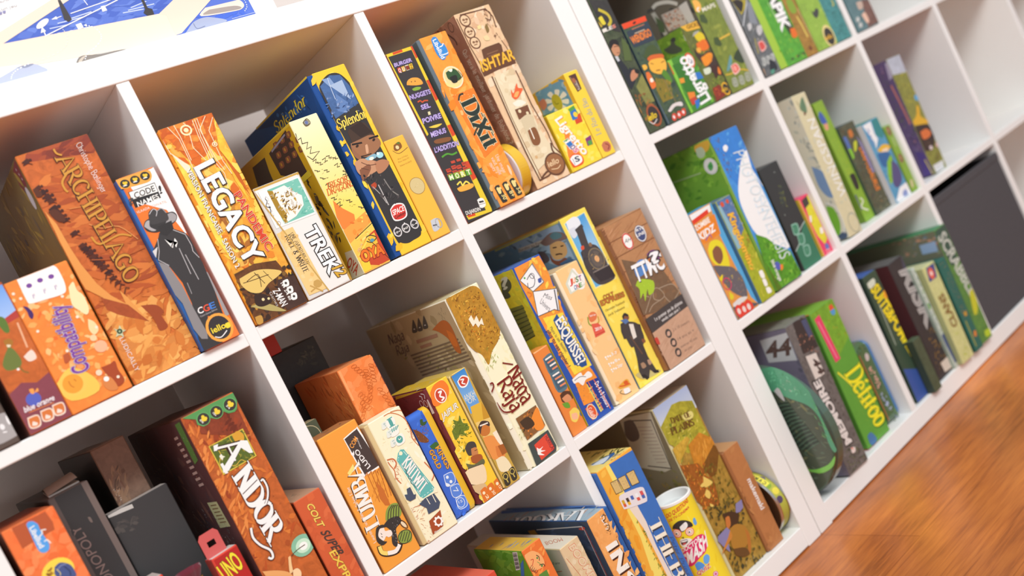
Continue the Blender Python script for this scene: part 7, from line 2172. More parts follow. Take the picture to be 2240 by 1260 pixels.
game_box(dict(kind='board_game_box',label='grey war game box with white numeral stencils behind feather tin',cat='board game',fr='R',x=0.1226,y=-0.0045,z=0.03886,w=0.0643,h=0.2912,d=0.29,cols=('6E6864*.4','6E6878','8A8A80','5A5654'),lean=0.036,side=1.5,F=[('n','6E6660 5A5450 827A74 4E4844',[24,2941,664,2865,648,49,16,33],90,110,60,60,60),
('p','3E3634',[237,2928,622,2852,617,2280,158,2327]),
('p','4E5470',[465,2852,613,2840,603,2501,488,2513]),
('n','8A5A4A 4A3834 C88A70',[147,2725,622,2526,603,2183,183,2278],40,50,24,60,60),
('p','DDD2C8',[188,2268,490,2211,478,1804,184,1801]),
('t','4A3834',[297,2145,43,-300,163,-28],'44',0.1,None,0,0),
('t','E4DCD6',[416,484,-131,1289,-184,13],'MEMOIRE',0.12,'3A3634',0.07,0),
('n','4A4E3A 6A6E4C 3E4030 8A8A68',[133,461,523,448,668,39,57,13],70,60,26,60,60),
('c','E8D8D0',[314,400,423,360,391,285,292,304]),
('c','E07858',[305,390,358,384,369,342])],L=[('n','6A6674 5A5664 74707C',[692,2956,-128,2967,-67,87,229,71],40,200,90,0,60),
('p','D8CEC6',[661,2781,16,2824,39,2288,673,2339]),
('t','5A4640',[674,2425,-551,-13,-137,293],'44',0.06,None,0,0),
('n','DDD2CA B0A8A4',[632,2775,28,2816,37,2304,628,2349],16,30,10,60,60)],T=[('n','6A7460 8A8E78 5A5E50',[413,942,924,226,744,-9,205,81],20,120,40,0,40)]))
game_box(dict(kind='board_game_box',label='bright green quiz game box with yellow lettering and pink strip',cat='board game',fr='R',x=0.221,y=0.0132,z=0.03886,w=0.0809,h=0.2762,d=0.2,cols=('62A03C*.08','5A9438','88C048','D04048'),lean=0.03,F=[('p','7AA834*.4',[6,2753,809,2768,885,2003,249,1756,169,2261]),
('n','8AB838 6A9A30 C8742C 4A8A34',[262,2698,779,2727,865,1975,430,1928],40,70,24,60,60),
('p','E8466C',[78,2628,261,2658,316,1731,141,1722]),
('l','F0A0B4',[154,2561,231,1769],19),
('e','5A9AD0',[666,2554,72,72,0]),
('p','E05838',[608,2682,721,2685,736,2588,598,2591]),
('s','F0E040',[74,1550,293,1189,506,683,868,274],39),
('f','3E7A2C',[226,1443,239,-1251,533,-12],'Défifoo',0.12,None,0,0),
('f','F4E830',[236,1425,223,-1210,519,0],'Défifoo',0.09,None,0,0),
('n','D0D838',[139,1291,225,1285,373,246,286,256],40,14,5,20,50),
('c','4A78A8',[116,218,257,226,336,50,183,5,99,67]),
('l','5A8A38',[-53,2707,-21,-72],26)]))
game_box(dict(kind='board_game_box',label='dark green game box with tall yellow lettering and blue base',cat='board game',fr='R',x=0.4078,y=0.0086,z=0.03886,w=0.05,h=0.2714,d=0.2,cols=('3E5240','34443A','4E70B8','34443A'),lean=0.024,F=[('n','3E5240 34463A 4A5E48',[-9,2696,482,2695,659,-40,19,16],40,110,50,60,60),
('t','F4DC28',[86,2420,349,-1619,284,34],'SUITE&POMMES',0.1,None,0,0),
('c','D8DCC8',[62,2570,321,2583,304,2466,74,2451]),
('c','F0A030',[447,2251,566,2247,486,2090,396,2133]),
('l','A8B4A0',[145,2085,112,1215],26),
('p','3E5AA0',[17,733,894,346,677,-17,9,3]),
('l','A8B8E0',[610,617,677,109],34)]))
game_box(dict(kind='card_game_box',label='small dark green card box in front of the black strategy box',cat='board game',fr='R',x=0.4494,y=-0.0101,z=0.03886,w=0.028,h=0.1136,d=0.017,cols=('4E5A44*.3','3E4A3C','56624C','3E4A3C'),style='card'))
game_box(dict(kind='board_game_box',label='large black strategy game box with grey block lettering',cat='board game',fr='R',x=0.5054,y=0.0074,z=0.03886,w=0.056,h=0.2613,d=0.26,cols=('3C3838*.15','5A3234','6A6A6A','383434'),F=[('p','4A4A58',[562,2657,722,2616,626,2169,380,2224]),
('t','D0CCC8',[273,2346,63,-1268,435,-84],'RISK',0.1,None,0,0),
('t','A8A4A0',[273,2346,63,-1268,435,-84],'RISK',0.03,None,0,0),
('n','8A6A30 A8803C 5A4428 C89848',[170,1094,557,964,614,2,90,109],50,70,30,60,50),
('p','D8CCBC',[251,286,667,289,647,38,263,74])]))
game_box(dict(kind='board_game_box',label='narrow white and green game box right of the black strategy box',cat='board game',fr='R',x=0.562,y=0.0,z=0.03886,w=0.0118,h=0.2267,d=0.2,cols=('C8D0C4*.3','A8B8A8','C8D4C0','A8B4A4'),F=[('n','B8C8BC 7A9A7C 4A6A8A D8E0D8 6AA048',[-55,2314,97,2274,134,42,30,64],60,70,30,60,60),
('c','6AA83C',[-48,1501,47,1467,50,1344,-45,1379]),
('p','4A5A80',[-14,746,120,757,129,97,43,106])]))
game_box(dict(kind='board_game_box',label='pale yellow-green game box jutting forward with blue emblem',cat='board game',fr='R',x=0.5743,y=-0.0109,z=0.03886,w=0.0495,h=0.2155,d=0.2,cols=('D0D090*.15','B0B480','D8D8A8','B8BC84'),lean=0.03,F=[('n','D8D8A0 C8C878 E0E0B8 B8C058',[40,2145,488,2141,494,4,12,22],50,90,40,60,60),
('p','46508A',[134,2114,466,2112,373,1828,50,1830]),
('e','E86A50',[237,1961,104,123,0]),
('e','F4E0D8',[237,1961,49,49,0]),
('t','8A6A3A',[384,741,-43,730,-215,2],'CLANS',0.1,None,0,0),
('n','A8B838 C8D048',[65,678,351,580,443,-3,97,17],20,70,24,60,40)]))
game_box(dict(kind='board_game_box',label='dark teal-green game box with orange lettering in bottom row',cat='board game',fr='R',x=0.6313,y=-0.0132,z=0.03886,w=0.034,h=0.2078,d=0.2,cols=('2E6A5E*.1','2A5A50','2E6A5E','2A5A50'),lean=0.02,F=[('n','F08A3C E87A30 F8A050',[61,2029,248,2033,254,768,109,764],46,26,11,28,25),
('l','C8C048',[96,688,82,105],23),
('c','E08838',[213,391,292,383,253,276,164,303]),
('p','C89838',[130,852,257,854,245,756,153,767])]))
game_box(dict(kind='board_game_box',label='tall green word game box beside the dark fabric bin',cat='board game',fr='R',x=0.67,y=-0.0109,z=0.03886,w=0.046,h=0.2632,d=0.28,cols=('5C8A44*.3','6A6A58','3E8A5C','6A7A4C'),lean=0.03,side=1.4,F=[('p','3E5A4C',[-14,2607,450,2624,397,1773,69,1785]),
('n','6A9A44 8AAE4C 4E7A40 98A848',[69,1785,397,1773,464,22,13,12],60,80,36,60,60),
('t','C8CCC0',[20,2457,249,-1474,329,50],'SCRABBLE',0.06,None,0,0),
('c','C8C838',[291,1088,517,1081,340,677,135,644]),
('c','B8D038',[234,208,441,183,414,61,211,87])],L=[('n','6A5A50 8A7A6A 5A7A8A C88A70',[1026,2699,-98,2679,50,2119,909,2233],40,120,50,0,40),
('p','8AA0D0',[447,2408,74,2414,99,2184,462,2199]),
('n','4A6A4A 5A8A54',[263,2227,8,2213,18,209,180,186],30,60,30,60,40)]))
POSTER_PRINT = [('p','5A74CC',[4438,528,4907,529,6816,413,7132,567,7584,435,8118,320,8073,80,6990,87,5805,168]),
('p','4A66C0',[4907,529,5916,872,7132,567,6816,413,5955,477]),
('n','4560BC 5A76CC 506CC4 6A86D6',[5026,526,5938,849,7041,553,6799,432],60,300,90,10,20),
('n','4A6ACC',[6998,104,7507,360,7905,182,7958,91],20,200,80,20,20),
('l','C8D4F4',[5595,608,5920,609],13),
('l','C8D4F4',[5731,624,6039,648],13),
('l','C8D4F4',[5481,570,5702,563],12),
('l','C8D4F4',[6393,538,6665,521],13),
('l','C8D4F4',[6470,554,6824,553],13),
('l','C8D4F4',[6517,578,6744,610],13),
('p','EFDAC6',[4618,919,4945,674,5714,922,5916,872,4907,529,4578,520]),
('p','F0DCC8',[4464,585,4907,529,6816,413,6902,368,6897,104,6924,32,4319,270]),
('p','EFD8C4',[6816,413,7132,567,7610,447,6978,100,6893,96,6907,376]),
('l','EED6C0',[6816,413,6904,372,6897,104],9),
('l','F2DCC8',[4907,529,6816,413],6),
('p','FFFFFF',[4345,327,4757,275,4991,242,4846,176,4253,128]),
('c','B8BCD0',[4538,121,4807,188,4960,226,5109,216,5190,158,5226,88,5017,24,4619,-20]),
('c','8E92A8',[4913,223,5038,228,5122,212,5020,192]),
('c','8A8078',[5584,102,5628,141,5700,155,5881,120,6207,92,6084,53,5753,61,5572,27]),
('c','C8B8A8',[5609,103,5667,138,5728,147,5681,117,5609,69]),
('c','EAD8CA',[7439,340,7843,332,7940,326,7976,260,7940,211,7813,196,7333,246]),
('c','A89A92',[7477,302,7830,268,7922,216,7799,209,7375,254]),
('c','A8AEC8',[7055,107,7196,198,7358,221,7493,185,7643,98,7362,79,7014,62]),
('s','7A80A0',[7187,182,7203,103,7320,109],11),
('p','FFFFFF',[8065,333,8072,77,8576,87,8465,272]),
('l','A8B0D8',[7717,107,8069,110],11),
('l','B8BEE0',[7731,78,8075,84],7),
('p','3E3A3C',[5728,884,5759,876,5772,708,5775,612,5724,591,5688,635,5700,693]),
('p','3E3A3C',[6689,642,6722,643,6720,525,6767,495,6759,424,6670,426,6638,474,6680,517]),
('e','F0F0F8',[5432,649,95,35,24]),
('p','F2F2FA',[5785,540,5857,547,5859,482,5789,473]),
('p','F0F0FA',[6174,683,6225,684,6226,617,6164,612]),
('l','FBFBFF',[6410,712,5399,499,5408,599],13),
('l','FBFBFF',[5794,686,6372,740],11),
('p','FBFBFF',[5408,616,5361,543,5428,551]),
('l','FBFBFF',[5678,681,5560,669],9),
('p','FBFBFF',[5549,672,5621,696,5619,657]),
('p','FBFBFF',[5871,508,5910,519,5900,483]),
('d','F4F4FA',[5901,500,5977,453,6013,356,5975,278,5857,206,5754,166,5688,98],11),
('d','E8DCD4',[5619,524,5628,444,5577,337,5449,271,5260,240,5068,228],11),
('d','F4F4F8',[5068,228,4933,201,4846,160,4805,105],11),
('d','F4F4F8',[6019,811,6033,737],10),
('d','F4F4F8',[8011,308,8002,214,7931,156],11),
('t','A8A4A0',[5034,993,223,24,11,37],'ne surtout',0.0,None,0,0),
('t','A8A4A0',[4919,906,338,13,7,35],'tout,un jeu',0.0,None,0,0),
('t','8A88B0',[5025,820,67,7,15,71],'"',0.05,None,0,0)]
FEATHER_PRINT = [('n','4A5A4A 3E4A40 6A6A48 566050',[1208,2014,238,2144,-92,1027,732,373],90,180,50,40,60),
('n','7A6A34 8A7A3C 6A5A34',[1313,1826,811,1897,782,906,1059,592],50,120,40,40,50),
('c','4A8A6A',[847,2525,597,2567,330,2445,125,2223,-14,1951,-74,1597,-82,1344,-59,1030,66,849,105,1044,53,1485,160,1752,432,1914,712,2081,891,2236]),
('n','5AA07A 4A8A64 6AB08A 3E7A5A',[742,2509,364,2450,67,1930,642,2071],50,90,22,-50,50),
('n','5A9A64 4A8A5A 6AA86A',[102,1998,-37,1728,-59,1030,140,1111],50,100,14,60,30),
('s','2E3A34',[533,1862,757,1858,1091,1733],20),
('s','4E6A58',[528,1829,760,1819,1076,1691],13),
('s','2E3A34',[512,1798,732,1789,1058,1665],20),
('s','4E6A58',[508,1765,735,1750,1042,1623],13),
('s','2E3A34',[492,1733,707,1721,1025,1597],20),
('s','4E6A58',[488,1700,709,1682,1009,1556],13),
('s','2E3A34',[472,1669,682,1652,991,1530],20),
('s','4E6A58',[467,1636,684,1613,976,1489],13),
('s','2E3A34',[451,1604,657,1584,958,1463],20),
('s','4E6A58',[447,1571,659,1545,943,1421],13),
('s','2E3A34',[431,1540,632,1516,925,1396],20),
('s','4E6A58',[426,1507,634,1477,910,1355],13),
('s','2E3A34',[411,1476,606,1448,892,1329],20),
('s','4E6A58',[406,1443,609,1409,877,1288],13),
('s','2E3A34',[390,1412,581,1380,859,1262],20),
('s','4E6A58',[386,1379,584,1341,844,1221],13),
('s','2E3A34',[370,1348,556,1312,826,1196],20),
('s','4E6A58',[366,1315,559,1273,811,1155],13),
('s','2E3A34',[350,1284,532,1245,793,1130],20),
('s','4E6A58',[345,1251,534,1206,778,1089],13),
('s','2E3A34',[330,1220,507,1177,761,1064],20),
('s','4E6A58',[325,1187,509,1138,745,1023],13),
('s','2E3A34',[309,1156,482,1110,728,998],20),
('s','4E6A58',[305,1124,484,1071,713,957],13),
('s','2E3A34',[289,1093,457,1043,696,932],20),
('s','4E6A58',[285,1060,459,1004,680,891],13),
('c','6AA84A',[898,615,632,565,309,642,97,788,224,604,492,491,727,521]),
('c','C8D8D0',[713,2113,610,2164,574,2094,585,1901,657,1976]),
('n','A8C0A8 8AA890',[646,2202,309,2282,203,2076,638,1941],20,50,10,30,60)]
KING_PRINT = [('n','3A70D8 2E5CC8 4A80E0',[64,1571,251,1541,228,6,34,12],24,120,60,60,60),
('c','3A5A30',[160,1437,202,1428,193,1386,250,1375,206,1343,164,1347,141,1378]),
('n','8A5A3C A8744C 6A4028',[123,1374,220,1322,195,1197,99,1250],24,22,12,30,60),
('c','7A4A2C',[-8,1391,63,1324,111,1243,146,1141,104,1123,15,1186,-21,1288]),
('n','8A5A3C 6A4028 B8804C',[3,1384,99,1332,134,1120,15,1186],24,20,10,30,60),
('c','3A6A3A',[116,1061,231,1066,249,987,194,976,134,1009]),
('t','E8A83C',[179,998,17,-335,67,4],'KINGS',0.05,'5A3420',0.04,0),
('t','E8A83C',[71,1011,-1,-276,67,-5],'GOLD',0.05,'5A3420',0.04,0),
('c','5A88DC',[106,620,220,605,247,550,217,456,113,455,79,508]),
('s','D8E4F8',[106,620,220,605,247,550,217,456,113,455,79,508,106,620],10),
('c','5A88DC',[113,439,227,422,253,367,224,273,119,273,86,326]),
('s','D8E4F8',[113,439,227,422,253,367,224,273,119,273,86,326,113,439],10),
('c','5A88DC',[111,264,225,247,252,192,222,97,117,98,84,152]),
('s','D8E4F8',[111,264,225,247,252,192,222,97,117,98,84,152,111,264],10),
('e','E8F0FC',[142,572,22,22,0]),
('e','E8F0FC',[161,494,22,22,0]),
('c','E8F0FC',[78,528,126,472,98,453,66,480]),
('l','E8F0FC',[132,372,197,333,192,392],13),
('o','E8F0FC',[152,178,60,65,0],8),
('t','E8F0FC',[119,178,61,-8,7,35],'15',0.0,None,0,0)]
TUBE_PRINT = [('n','F8E040 F0D028 FBE858',[-460,1759,56,1855,40,437,-689,604],20,140,60,60,40),
('t','D84838',[-421,1663,441,93,14,64],'OO QUESTIONS',0.05,None,0,0),
('t','D84838',[-408,1597,392,71,6,40],'DE TV-CINEMA',0.02,None,0,0),
('c','3A3634',[-417,1470,-367,1532,-263,1569,-173,1542,-100,1469,-99,1398,-198,1416,-282,1382,-350,1457]),
('c','F4F0EA',[-290,1474,-178,1513,-164,1452,-219,1409,-289,1402]),
('e','E86A48',[-375,1388,75,75,0]),
('e','FBE8D8',[-375,1388,62,62,0]),
('o','F0A888',[-375,1388,46,46,0],9),
('o','F0A888',[-375,1388,33,33,0],9),
('e','FBF4EC',[-375,1388,22,22,0]),
('e','2E2A2A',[-385,1383,14,14,0]),
('e','E86A48',[-180,1345,70,70,0]),
('e','FBE8D8',[-180,1345,58,58,0]),
('o','F0A888',[-180,1345,43,43,0],8),
('o','F0A888',[-180,1345,31,31,0],8),
('e','FBF4EC',[-180,1345,21,21,0]),
('e','2E2A2A',[-188,1342,13,13,0]),
('c','FBF0E4',[-364,1283,-266,1270,-203,1224,-251,1157,-327,1140,-391,1154,-405,1219]),
('s','3A3634',[-333,1310,-310,1285,-307,1311],10),
('c','3A3634',[-376,1258,-273,1255,-276,1211,-331,1185,-383,1189]),
('c','F4F4F0',[-370,1252,-277,1247,-282,1226,-363,1229]),
('c','D85A5A',[-363,1211,-302,1212,-330,1188,-364,1190]),
('c','6AA8E0',[-46,1491,-9,1495,-4,1465,-12,1399,-53,1388,-69,1434]),
('c','E0386C',[-412,1113,-189,1217,-89,1233,0,1196,29,1089,-78,960,-213,909,-374,821,-457,848,-448,973]),
('t','F8F5EE',[-440,1062,355,88,14,70],'DOCTOR',0.05,None,0,0),
('t','F8F5EE',[-542,807,527,203,83,203],'SMASH',0.08,None,0,0),
('c','5A9AE0',[-335,830,-269,862,-219,823,-198,759,-260,698,-334,722]),
('c','6AAAE8',[-157,898,-96,908,-69,847,-128,775,-184,788,-185,842]),
('t','D8482C',[-368,650,241,53,8,61],'QUIZ',0.06,'F8F0E0',0.05,0),
('e','D85A9A',[-103,564,44,44,0]),
('o','F4E8F0',[-103,564,28,28,0],10)]
# ------------------------------------------------------------------ round and rounded tins
def lathe_x(name, mat, prof, parent, cols, seg=64):
    """profile of (x, radius) pairs turned about the x axis, axis height = largest radius"""
    m = MB(); R = max(r for _, r in prof)
    for (xa, ra), (xb, rb), c in zip(prof, prof[1:], cols):
        for i in range(seg):
            a, b = math.tau*i/seg, math.tau*(i+1)/seg
            q = [(xa, ra*math.cos(a), R+ra*math.sin(a)), (xb, rb*math.cos(a), R+rb*math.sin(a)), (xb, rb*math.cos(b), R+rb*math.sin(b)), (xa, ra*math.cos(b), R+ra*math.sin(b))]
            q = [p for k, p in enumerate(q) if k == 0 or p != q[k-1]]
            m.face(q, (*lin(c), 0.0))
    return m, R
M_TIN = principled('bare_tinplate', lin('C8C4BC'), .28, .5, 1.0)

# white-lidded tin with yellow rim, standing on edge behind the bright orange box
root = empty('round_tin', (-.2525, .034, .74164)); tag(root, 'round tin standing on edge, white lid and yellow rim, between orange and beige boxes', 'tin')
m, R = lathe_x('tin', None, [(.0, 0), (.0, .0405), (.001, .042), (.002, .042)], None, ['F0EEF2', 'E4E2E8', 'D8D6DE'])
m.v = [(x, y, z+.002) for x, y, z in m.v]
m.build('lid', M_GLOSS, root)
m, R = lathe_x('tin', None, [(.0012, .0415), (.0025, .044), (.0185, .044), (.0205, .0425), (.0205, 0)], None, ['E8C050', 'E2B434', 'D8A830', 'C8C4BC'])
m.build('tin_body', M_GLOSS, root)

# label tin at the right of the kraft box
root = empty('round_tin', (-.0655, .052, .0372)); tag(root, 'round metal tin with yellow-green label band lying on edge beside brown kraft box', 'tin')
m, R = lathe_x('tin', None, [(.003, 0), (.003, .050), (.0, .0525), (.0, .0545), (.0015, .056), (.0045, .056)], None, ['B8C4D0', 'C8C8C4', 'D0CCC8', 'C8C4C0', 'C8C4C0'])
m.build('tin_end', M_TIN, root)
m, R = lathe_x('tin', None, [(.0035, .0548), (.0235, .0548)], None, ['B8B84C*.2'.split('*')[0]])
m.v = [(x, y, z+.0012) for x, y, z in m.v]
F = Face(m, lambda u, v, o: (v, (.0549+o)*math.cos(math.pi+u/.0549), .056+(.0549+o)*math.sin(math.pi-u/.0549)), strips=20)
for i, c in enumerate(('5A4A68', 'E8D850', '8AA83C', '6A5A78', 'E8D040', '8A5A4C', 'D8C850', '5A4A68', '9AA848')):
    F.run([('e', c, (80+i*150, 125+(i % 2)*40-20, 62, 72))])
F.run([('p', 'F0E458', (380, 50, 760, 50, 760, 170, 380, 170))])
F.run([('t', '3A3A34', (420+i*78, 70, 50, 0, 0, 72), ch, .05) for i, ch in enumerate('CAME')])
m.build('label', M_PRINT, root)
m, R = lathe_x('tin', None, [(.0225, .056), (.0245, .056), (.0255, .0545), (.0255, .052), (.0235, .05), (.0235, 0)], None, ['C8C4C0']*5)
m.build('tin_rim', M_TIN, root)

# big round tin with green feathers
loc, rz = frame_xf('R', .052, .064, .0393)
root = empty('round_tin', loc, (0, 0, rz)); tag(root, 'big round tin printed with green feathers, standing on edge in lower right unit', 'tin')
m, R = lathe_x('tin', None, [(.0, 0), (.0, .123), (.0012, .1255), (.003, .1265), (.010, .1265)], None, ['566050', '4E6A56', '3E5446', '3A4A40'])
m.v = [(x, y, z+.0015) for x, y, z in m.v]
Face(m, lambda u, v, o: (-o, u-.128, v), 9, (.256, .256), gain=1.7).run(FEATHER_PRINT)
m.build('lid', M_GLOSS, root)
m, R = lathe_x('tin', None, [(.004, .122), (.0095, .128), (.027, .128), (.030, .125), (.030, 0)], None, ['46584E', '4E6658', '4E6658', '4E6658'])
m.build('tin_body', M_GLOSS, root)

def rounded_profile(w, h, r, n=7):
    out = []
    for cx, cy, a0 in ((w-r, h-r, 0), (r, h-r, 90), (r, r, 180), (w-r, r, 270)):
        for i in range(n+1):
            a = math.radians(a0+90*i/n); out.append((cx+r*math.cos(a), cy+r*math.sin(a)))
    return out
def slab(mb, prof, axis, a, b, cols, bev=.001):
    """rounded outline extruded along x (axis 0, outline in y,z) or y (axis 1, outline in x,z)"""
    n = len(prof); cx = sum(p[0] for p in prof)/n; cy = sum(p[1] for p in prof)/n
    def ring(t, ins):
        out = []
        for x, y in prof:
            dx, dy = x-cx, y-cy; l = math.hypot(dx, dy); k = (l-ins)/l
            px, py = cx+dx*k, cy+dy*k
            out.append((t, px, py) if axis == 0 else (px, t, py))
        return out
    rs = [ring(a, bev), ring(a+bev, 0), ring(b-bev, 0), ring(b, bev)]
    mb.face(rs[0], (*lin(cols[0]), 0.0))
    for p, q in zip(rs, rs[1:]):
        for i in range(n):
            j = (i+1) % n; mb.face([p[i], q[i], q[j], p[j]], (*lin(cols[1]), 0.0))
    mb.face(rs[3], (*lin(cols[1]), 0.0))

# tall hinged tin: blue printed lid, yellow body (thickness along x, rounded corners towards the front and top)
root = empty('hinged_tin', (-.5925, .011, .38957)); tag(root, 'narrow blue and yellow hinged tin with treasure and pineapple picture', 'tin')
prof = rounded_profile(.019, .1555, .008)
m = MB(); slab(m, prof, 0, 0, .0255, ['2E5CC0', '3A6CD0'], .0015)
F = Face(m, lambda u, v, o: (u, -o, v), 4, (.0255, .155))
F.run(KING_PRINT)
m.build('lid', M_GLOSS, root)
m = MB(); slab(m, rounded_profile(.0195, .1562, .0085), 0, .0252, .0352, ['E0B030', 'E8B934'], .002)
m.build('tin_body', M_GLOSS, root)

# rounded green tin beside the bright green quiz box
loc, rz = frame_xf('R', .3205, .022, .0393)
root = empty('hinged_tin', loc, (0, 0, rz)); tag(root, 'rounded green tin with blue edge beside the bright green quiz box', 'tin')
m = MB(); slab(m, rounded_profile(.09, .168, .016), 0, 0, .037, ['5A8A48', '4A6A44'], .002)
F = Face(m, lambda u, v, o: (u, -o, v), 4, (.036, .166)); F.run([('n', '4E6A44 5A7A4C 3E5A3C', (20, 20, 350, 20, 350, 1640, 20, 1640), 40, 160, 80, 80, 30), ('l', 'C8703C', (14, 100, 14, 1500), 22), ('c', 'C8BCB8', (150, 1320, 230, 1300, 290, 1380, 240, 1450, 170, 1420)), ('n', 'E8B8A8 D8A090', (120, 1180, 240, 1180, 240, 740, 120, 740), 30, 80, 26, 0, 40), ('n', 'A8B8E0 C0CCE8', (120, 640, 240, 640, 240, 200, 120, 200), 30, 80, 26, 0, 40)])
m.build('lid', M_GLOSS, root)
m = MB(); slab(m, rounded_profile(.088, .166, .016), 0, .0372, .046, ['3A6A9A', '4A7AB0'], .002)
m.v = [(x, y+.001, z) for x, y, z in m.v]
m.build('tin_body', M_GLOSS, root)

# ------------------------------------------------------------------ cardboard tube of quiz cards
root = empty('card_tube', (-.2515, .008, .0372)); tag(root, 'bright yellow cardboard tube with white open rim and goggle-eyed face', 'tube')
def lathe_z(prof, cols, seg=56):
    m = MB()
    for (ra, za), (rb, zb), c in zip(prof, prof[1:], cols):
        for i in range(seg):
            a, b = math.tau*i/seg, math.tau*(i+1)/seg
            q = [(ra*math.cos(a), ra*math.sin(a), za), (ra*math.cos(b), ra*math.sin(b), za), (rb*math.cos(b), rb*math.sin(b), zb), (rb*math.cos(a), rb*math.sin(a), zb)]
            q = [p for k, p in enumerate(q) if k == 0 or p != q[k-1]]
            m.face(q, (*lin(c), 0.0))
    return m
TR = .0312
m = lathe_z([(0, 0), (TR, 0), (TR, .184)], ['E8D030', 'F6DC34'])
F = Face(m, lambda u, v, o: ((TR+.00006+o)*math.sin(u/TR), -(TR+.00006+o)*math.cos(u/TR), v), strips=14)
F.run(TUBE_PRINT)
m.build('tube_body', M_PRINT, root)
m = lathe_z([(TR-.0001, .1815), (TR+.0007, .182), (TR+.0007, .1855), (TR-.0015, .1865), (TR-.004, .1855), (TR-.004, .172), (0, .172)], ['F4E87A', 'F4F0E8', 'F6F4F0', 'F0EEEA', 'E4E4E2', 'D8DCDC'])
m.build('rim', M_PRINT, root)

# ------------------------------------------------------------------ dark fabric bin
loc, rz = frame_xf('R', .7448, .004, .0393)
root = empty('fabric_bin', loc, (0, 0, rz)); tag(root, 'dark grey fabric storage bin filling the bottom cube of the right unit', 'bin')
M_FAB = principled('charcoal_fabric', lin('565355'), .95, .1)
noise_mix(M_FAB, lin('504D4F'), lin('5A5759'), 260, 4, bump=.3)
def fabric(name, x0, x1, y0, y1, z0, z1):
    o = simple_box(name, M_FAB, (x0, x1, y0, y1, z0, z1), root, .003, 2); return o
fabric('front_panel', 0, .328, 0, .007, 0, .315)
fabric('side_wall', 0, .006, .007, .36, 0, .312); fabric('side_wall', .322, .328, .007, .36, 0, .312)
fabric('back_wall', .006, .322, .354, .36, 0, .312); fabric('bottom', .006, .322, .007, .354, 0, .006)
simple_box('top_hem', M_FAB, (-.0008, .3288, -.0012, .008, .298, .3158), root, .002, 2)

# ------------------------------------------------------------------ big display box on top of the left unit
root = empty('board_game_box', (-1.32, .03, 1.1137)); tag(root, 'large white display box with wooden tray photo, standing on top of the left unit', 'board game')
m = MB(); ink_box(m, (0, .8413, 0, .05, 0, .42), [(*lin('FBFAF8'), 0.0)]*4)
Face(m, lambda u, v, o: (u, -o, v), 2, (.8413, .42)).run(POSTER_PRINT)
m.build('lid', M_PRINT, root)
m = MB(); ink_box(m, (.001, .8403, .0495, .062, .001, .419), [(*lin('E8E6E2'), 0.0)]*4); m.build('tray', M_PRINT, root)

# ------------------------------------------------------------------ small things at the left of the middle shelf
# hang-tab card box
root = empty('card_game_box', (-.8985, .0, .3896), (0, 0, .1)); tag(root, 'small red card box with hang tab and yellow-white lettering in front of rust box', 'card game')
m = MB(); ink_box(m, (0, .034, 0, .022, 0, .134), [(*lin('D84838'), .05), (*lin('B84A40'), 0), (*lin('D8D0C8'), 0), (*lin('B83A30'), 0)])
Face(m, lambda u, v, o: (u, -o, v), 2, (.034, .134)).run([('p', 'B82C28', (20, 900, 330, 900, 330, 1320, 20, 1320)), ('t', '3A2A24', (40, 1010, 260, 60, -30, 220), 'UNO', .12), ('t', 'F4E03C', (40, 1010, 260, 60, -30, 220), 'UNO', .05), ('n', 'D8C838 3A78B0 4A9A48 D84838', (30, 100, 310, 100, 310, 880, 30, 880), 26, 120, 60, 60, 60)])
m.build('carton', M_PRINT, root)
m = MB()
V = [(0, .0112, .134), (0, .0112, .158), (.004, .0112, .163), (.022, .0112, .163), (.026, .0112, .158), (.026, .0112, .134)]
H = [(.008, .0112, .145), (.008, .0112, .152), (.018, .0112, .152), (.018, .0112, .145)]
for dy in (0, .0008):
    v = [(x, y+dy, z) for x, y, z in V]; h = [(x, y+dy, z) for x, y, z in H]; c = (*lin('D0605C'), 0)
    for q in ([v[0], v[1], h[1], h[0]], [v[1], v[2], v[3], v[4], h[2], h[1]], [v[4], v[5], h[3], h[2]], [v[5], v[0], h[0], h[3]]): m.face(q, c)
for r in (V, H):
    for i in range(len(r)):
        a, b = r[i], r[(i+1) % len(r)]; m.face([a, b, (b[0], b[1]+.0008, b[2]), (a[0], a[1]+.0008, a[2])], (*lin('B84A48'), 0))
m.build('hang_tab', M_PRINT, root)

# drawstring pouch in dark red velvet with a gold letter
root = empty('velvet_pouch', (-.925, .012, .3896)); tag(root, 'dark red velvet pouch with gold letter, in front of black boxes at bottom left', 'pouch')
M_VEL = principled('red_velvet', lin('6A2430'), .9, .15); M_VEL.node_tree.nodes['Principled BSDF'].inputs['Sheen Weight'].default_value = .5
rnd = random.Random(4); m = MB(); prof = [(0, 0), (.021, .001), (.024, .02), (.0245, .06), (.022, .1), (.013, .118), (.011, .123), (.017, .134), (.0165, .137), (.006, .128), (0, .126)]
seg = 28
def pp(r, z, i):
    a = math.tau*(i % seg)/seg; k = 1+.06*math.sin(a*7)*(1 if z > .09 else .3); return (r*k*math.cos(a), r*k*.75*math.sin(a), z)
for (ra, za), (rb, zb) in zip(prof, prof[1:]):
    for i in range(seg):
        q = [pp(ra, za, i), pp(ra, za, i+1), pp(rb, zb, i+1), pp(rb, zb, i)]; q = [p for k, p in enumerate(q) if k == 0 or p != q[k-1]]
        m.face(q, (.1, .02, .03, 0))
m.build('bag', M_VEL, root, True)
m = MB(); Face(m, lambda u, v, o: (u, -.0192-o, v+.05)).run([('f', 'F0D868', (-110, 60, 220, 0, 0, 340), 'A', .14)]); m.build('letter', M_PRINT, root)
m = MB(); ring = [(.0125*math.cos(a*.4), .0096*math.sin(a*.4), .1215) for a in range(17)]
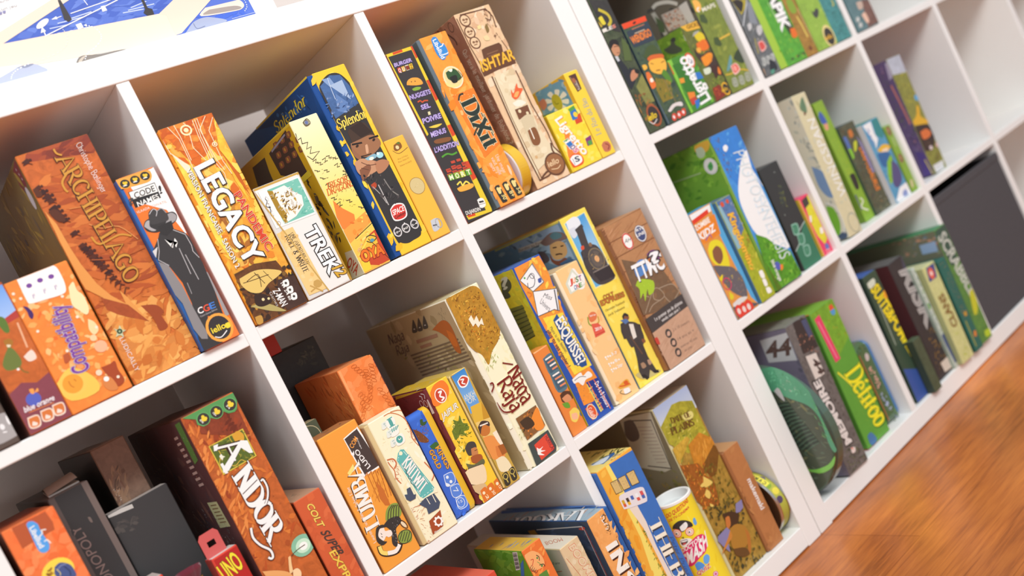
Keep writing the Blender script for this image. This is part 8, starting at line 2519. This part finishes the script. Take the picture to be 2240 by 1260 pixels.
for a, b in zip(ring, ring[1:]): m.face([(a[0]*.98, a[1]*.98, a[2]-.0018), (b[0]*.98, b[1]*.98, b[2]-.0018), (b[0]*1.06, b[1]*1.06, b[2]+.0018), (a[0]*1.06, a[1]*1.06, a[2]+.0018)], (*lin('C8A048'), 0))
m.build('drawstring', M_PRINT, root)
# red box below it
game_box(dict(kind='card_game_box', label='red glossy card box with silver-grey top between vivid orange box and pouch', cat='card game', fr='L', x=-.985, y=.004, z=.38917, w=.034, h=.1495, d=.045, cols=('E04830', 'B83A2C', 'C8B8B0', 'B83A2C'), style='card', F=[('n', 'E85038 D84028', (10, 10, 330, 10, 330, 1480, 10, 1480), 20, 160, 80, 60, 60)]))
# folded leaflet on the dark brown box
root = empty('rule_leaflet', (-1.004, .09, .6690), (0, 0, -.1)); tag(root, 'cream folded paper leaflet lying on top of the dark brown box', 'leaflet')
m = MB(); ink_box(m, (0, .036, 0, .15, 0, .0022), [(*lin('E8E4DC'), .0)]*4, .0004); m.build('page', M_PRINT, root)
m = MB()
for i in range(8):
    y0, y1 = .15*i/8, .15*(i+1)/8; z0, z1 = .0024+.006*math.sin(math.pi*i/8), .0024+.006*math.sin(math.pi*(i+1)/8)
    m.face([(0, y0, z0), (.036, y0, z0+.004), (.036, y1, z1+.004), (0, y1, z1)], (*lin('F0ECE4'), 0))
    m.face([(0, y0, z0+.0004), (.036, y0, z0+.0044), (.036, y1, z1+.0044), (0, y1, z1+.0004)], (*lin('EDE8DF'), 0))
m.build('page', M_PRINT, root)
# red box on the black box at the back
game_box(dict(kind='card_game_box', label='small red card box lying on the black box at the back', cat='card game', fr='L', x=-.7155, y=.2, z=.6940, w=.085, h=.028, d=.12, cols=('D0483C', 'B03A30', 'D8584A', 'B03A30'), style='card'))
# small card tin behind the orange box with the logo plate
game_box(dict(kind='card_game_box', label='dark green card box just peeking over the orange box with logo plate', cat='card game', fr='L', x=-.7165, y=.075, z=.38917, w=.036, h=.2085, d=.03, cols=('5A5E48', '4A4E40', 'A89A78', '4A4E40'), style='card', F=[('o', 'C8B890', (180, 1900, 150, 150), 12)]))
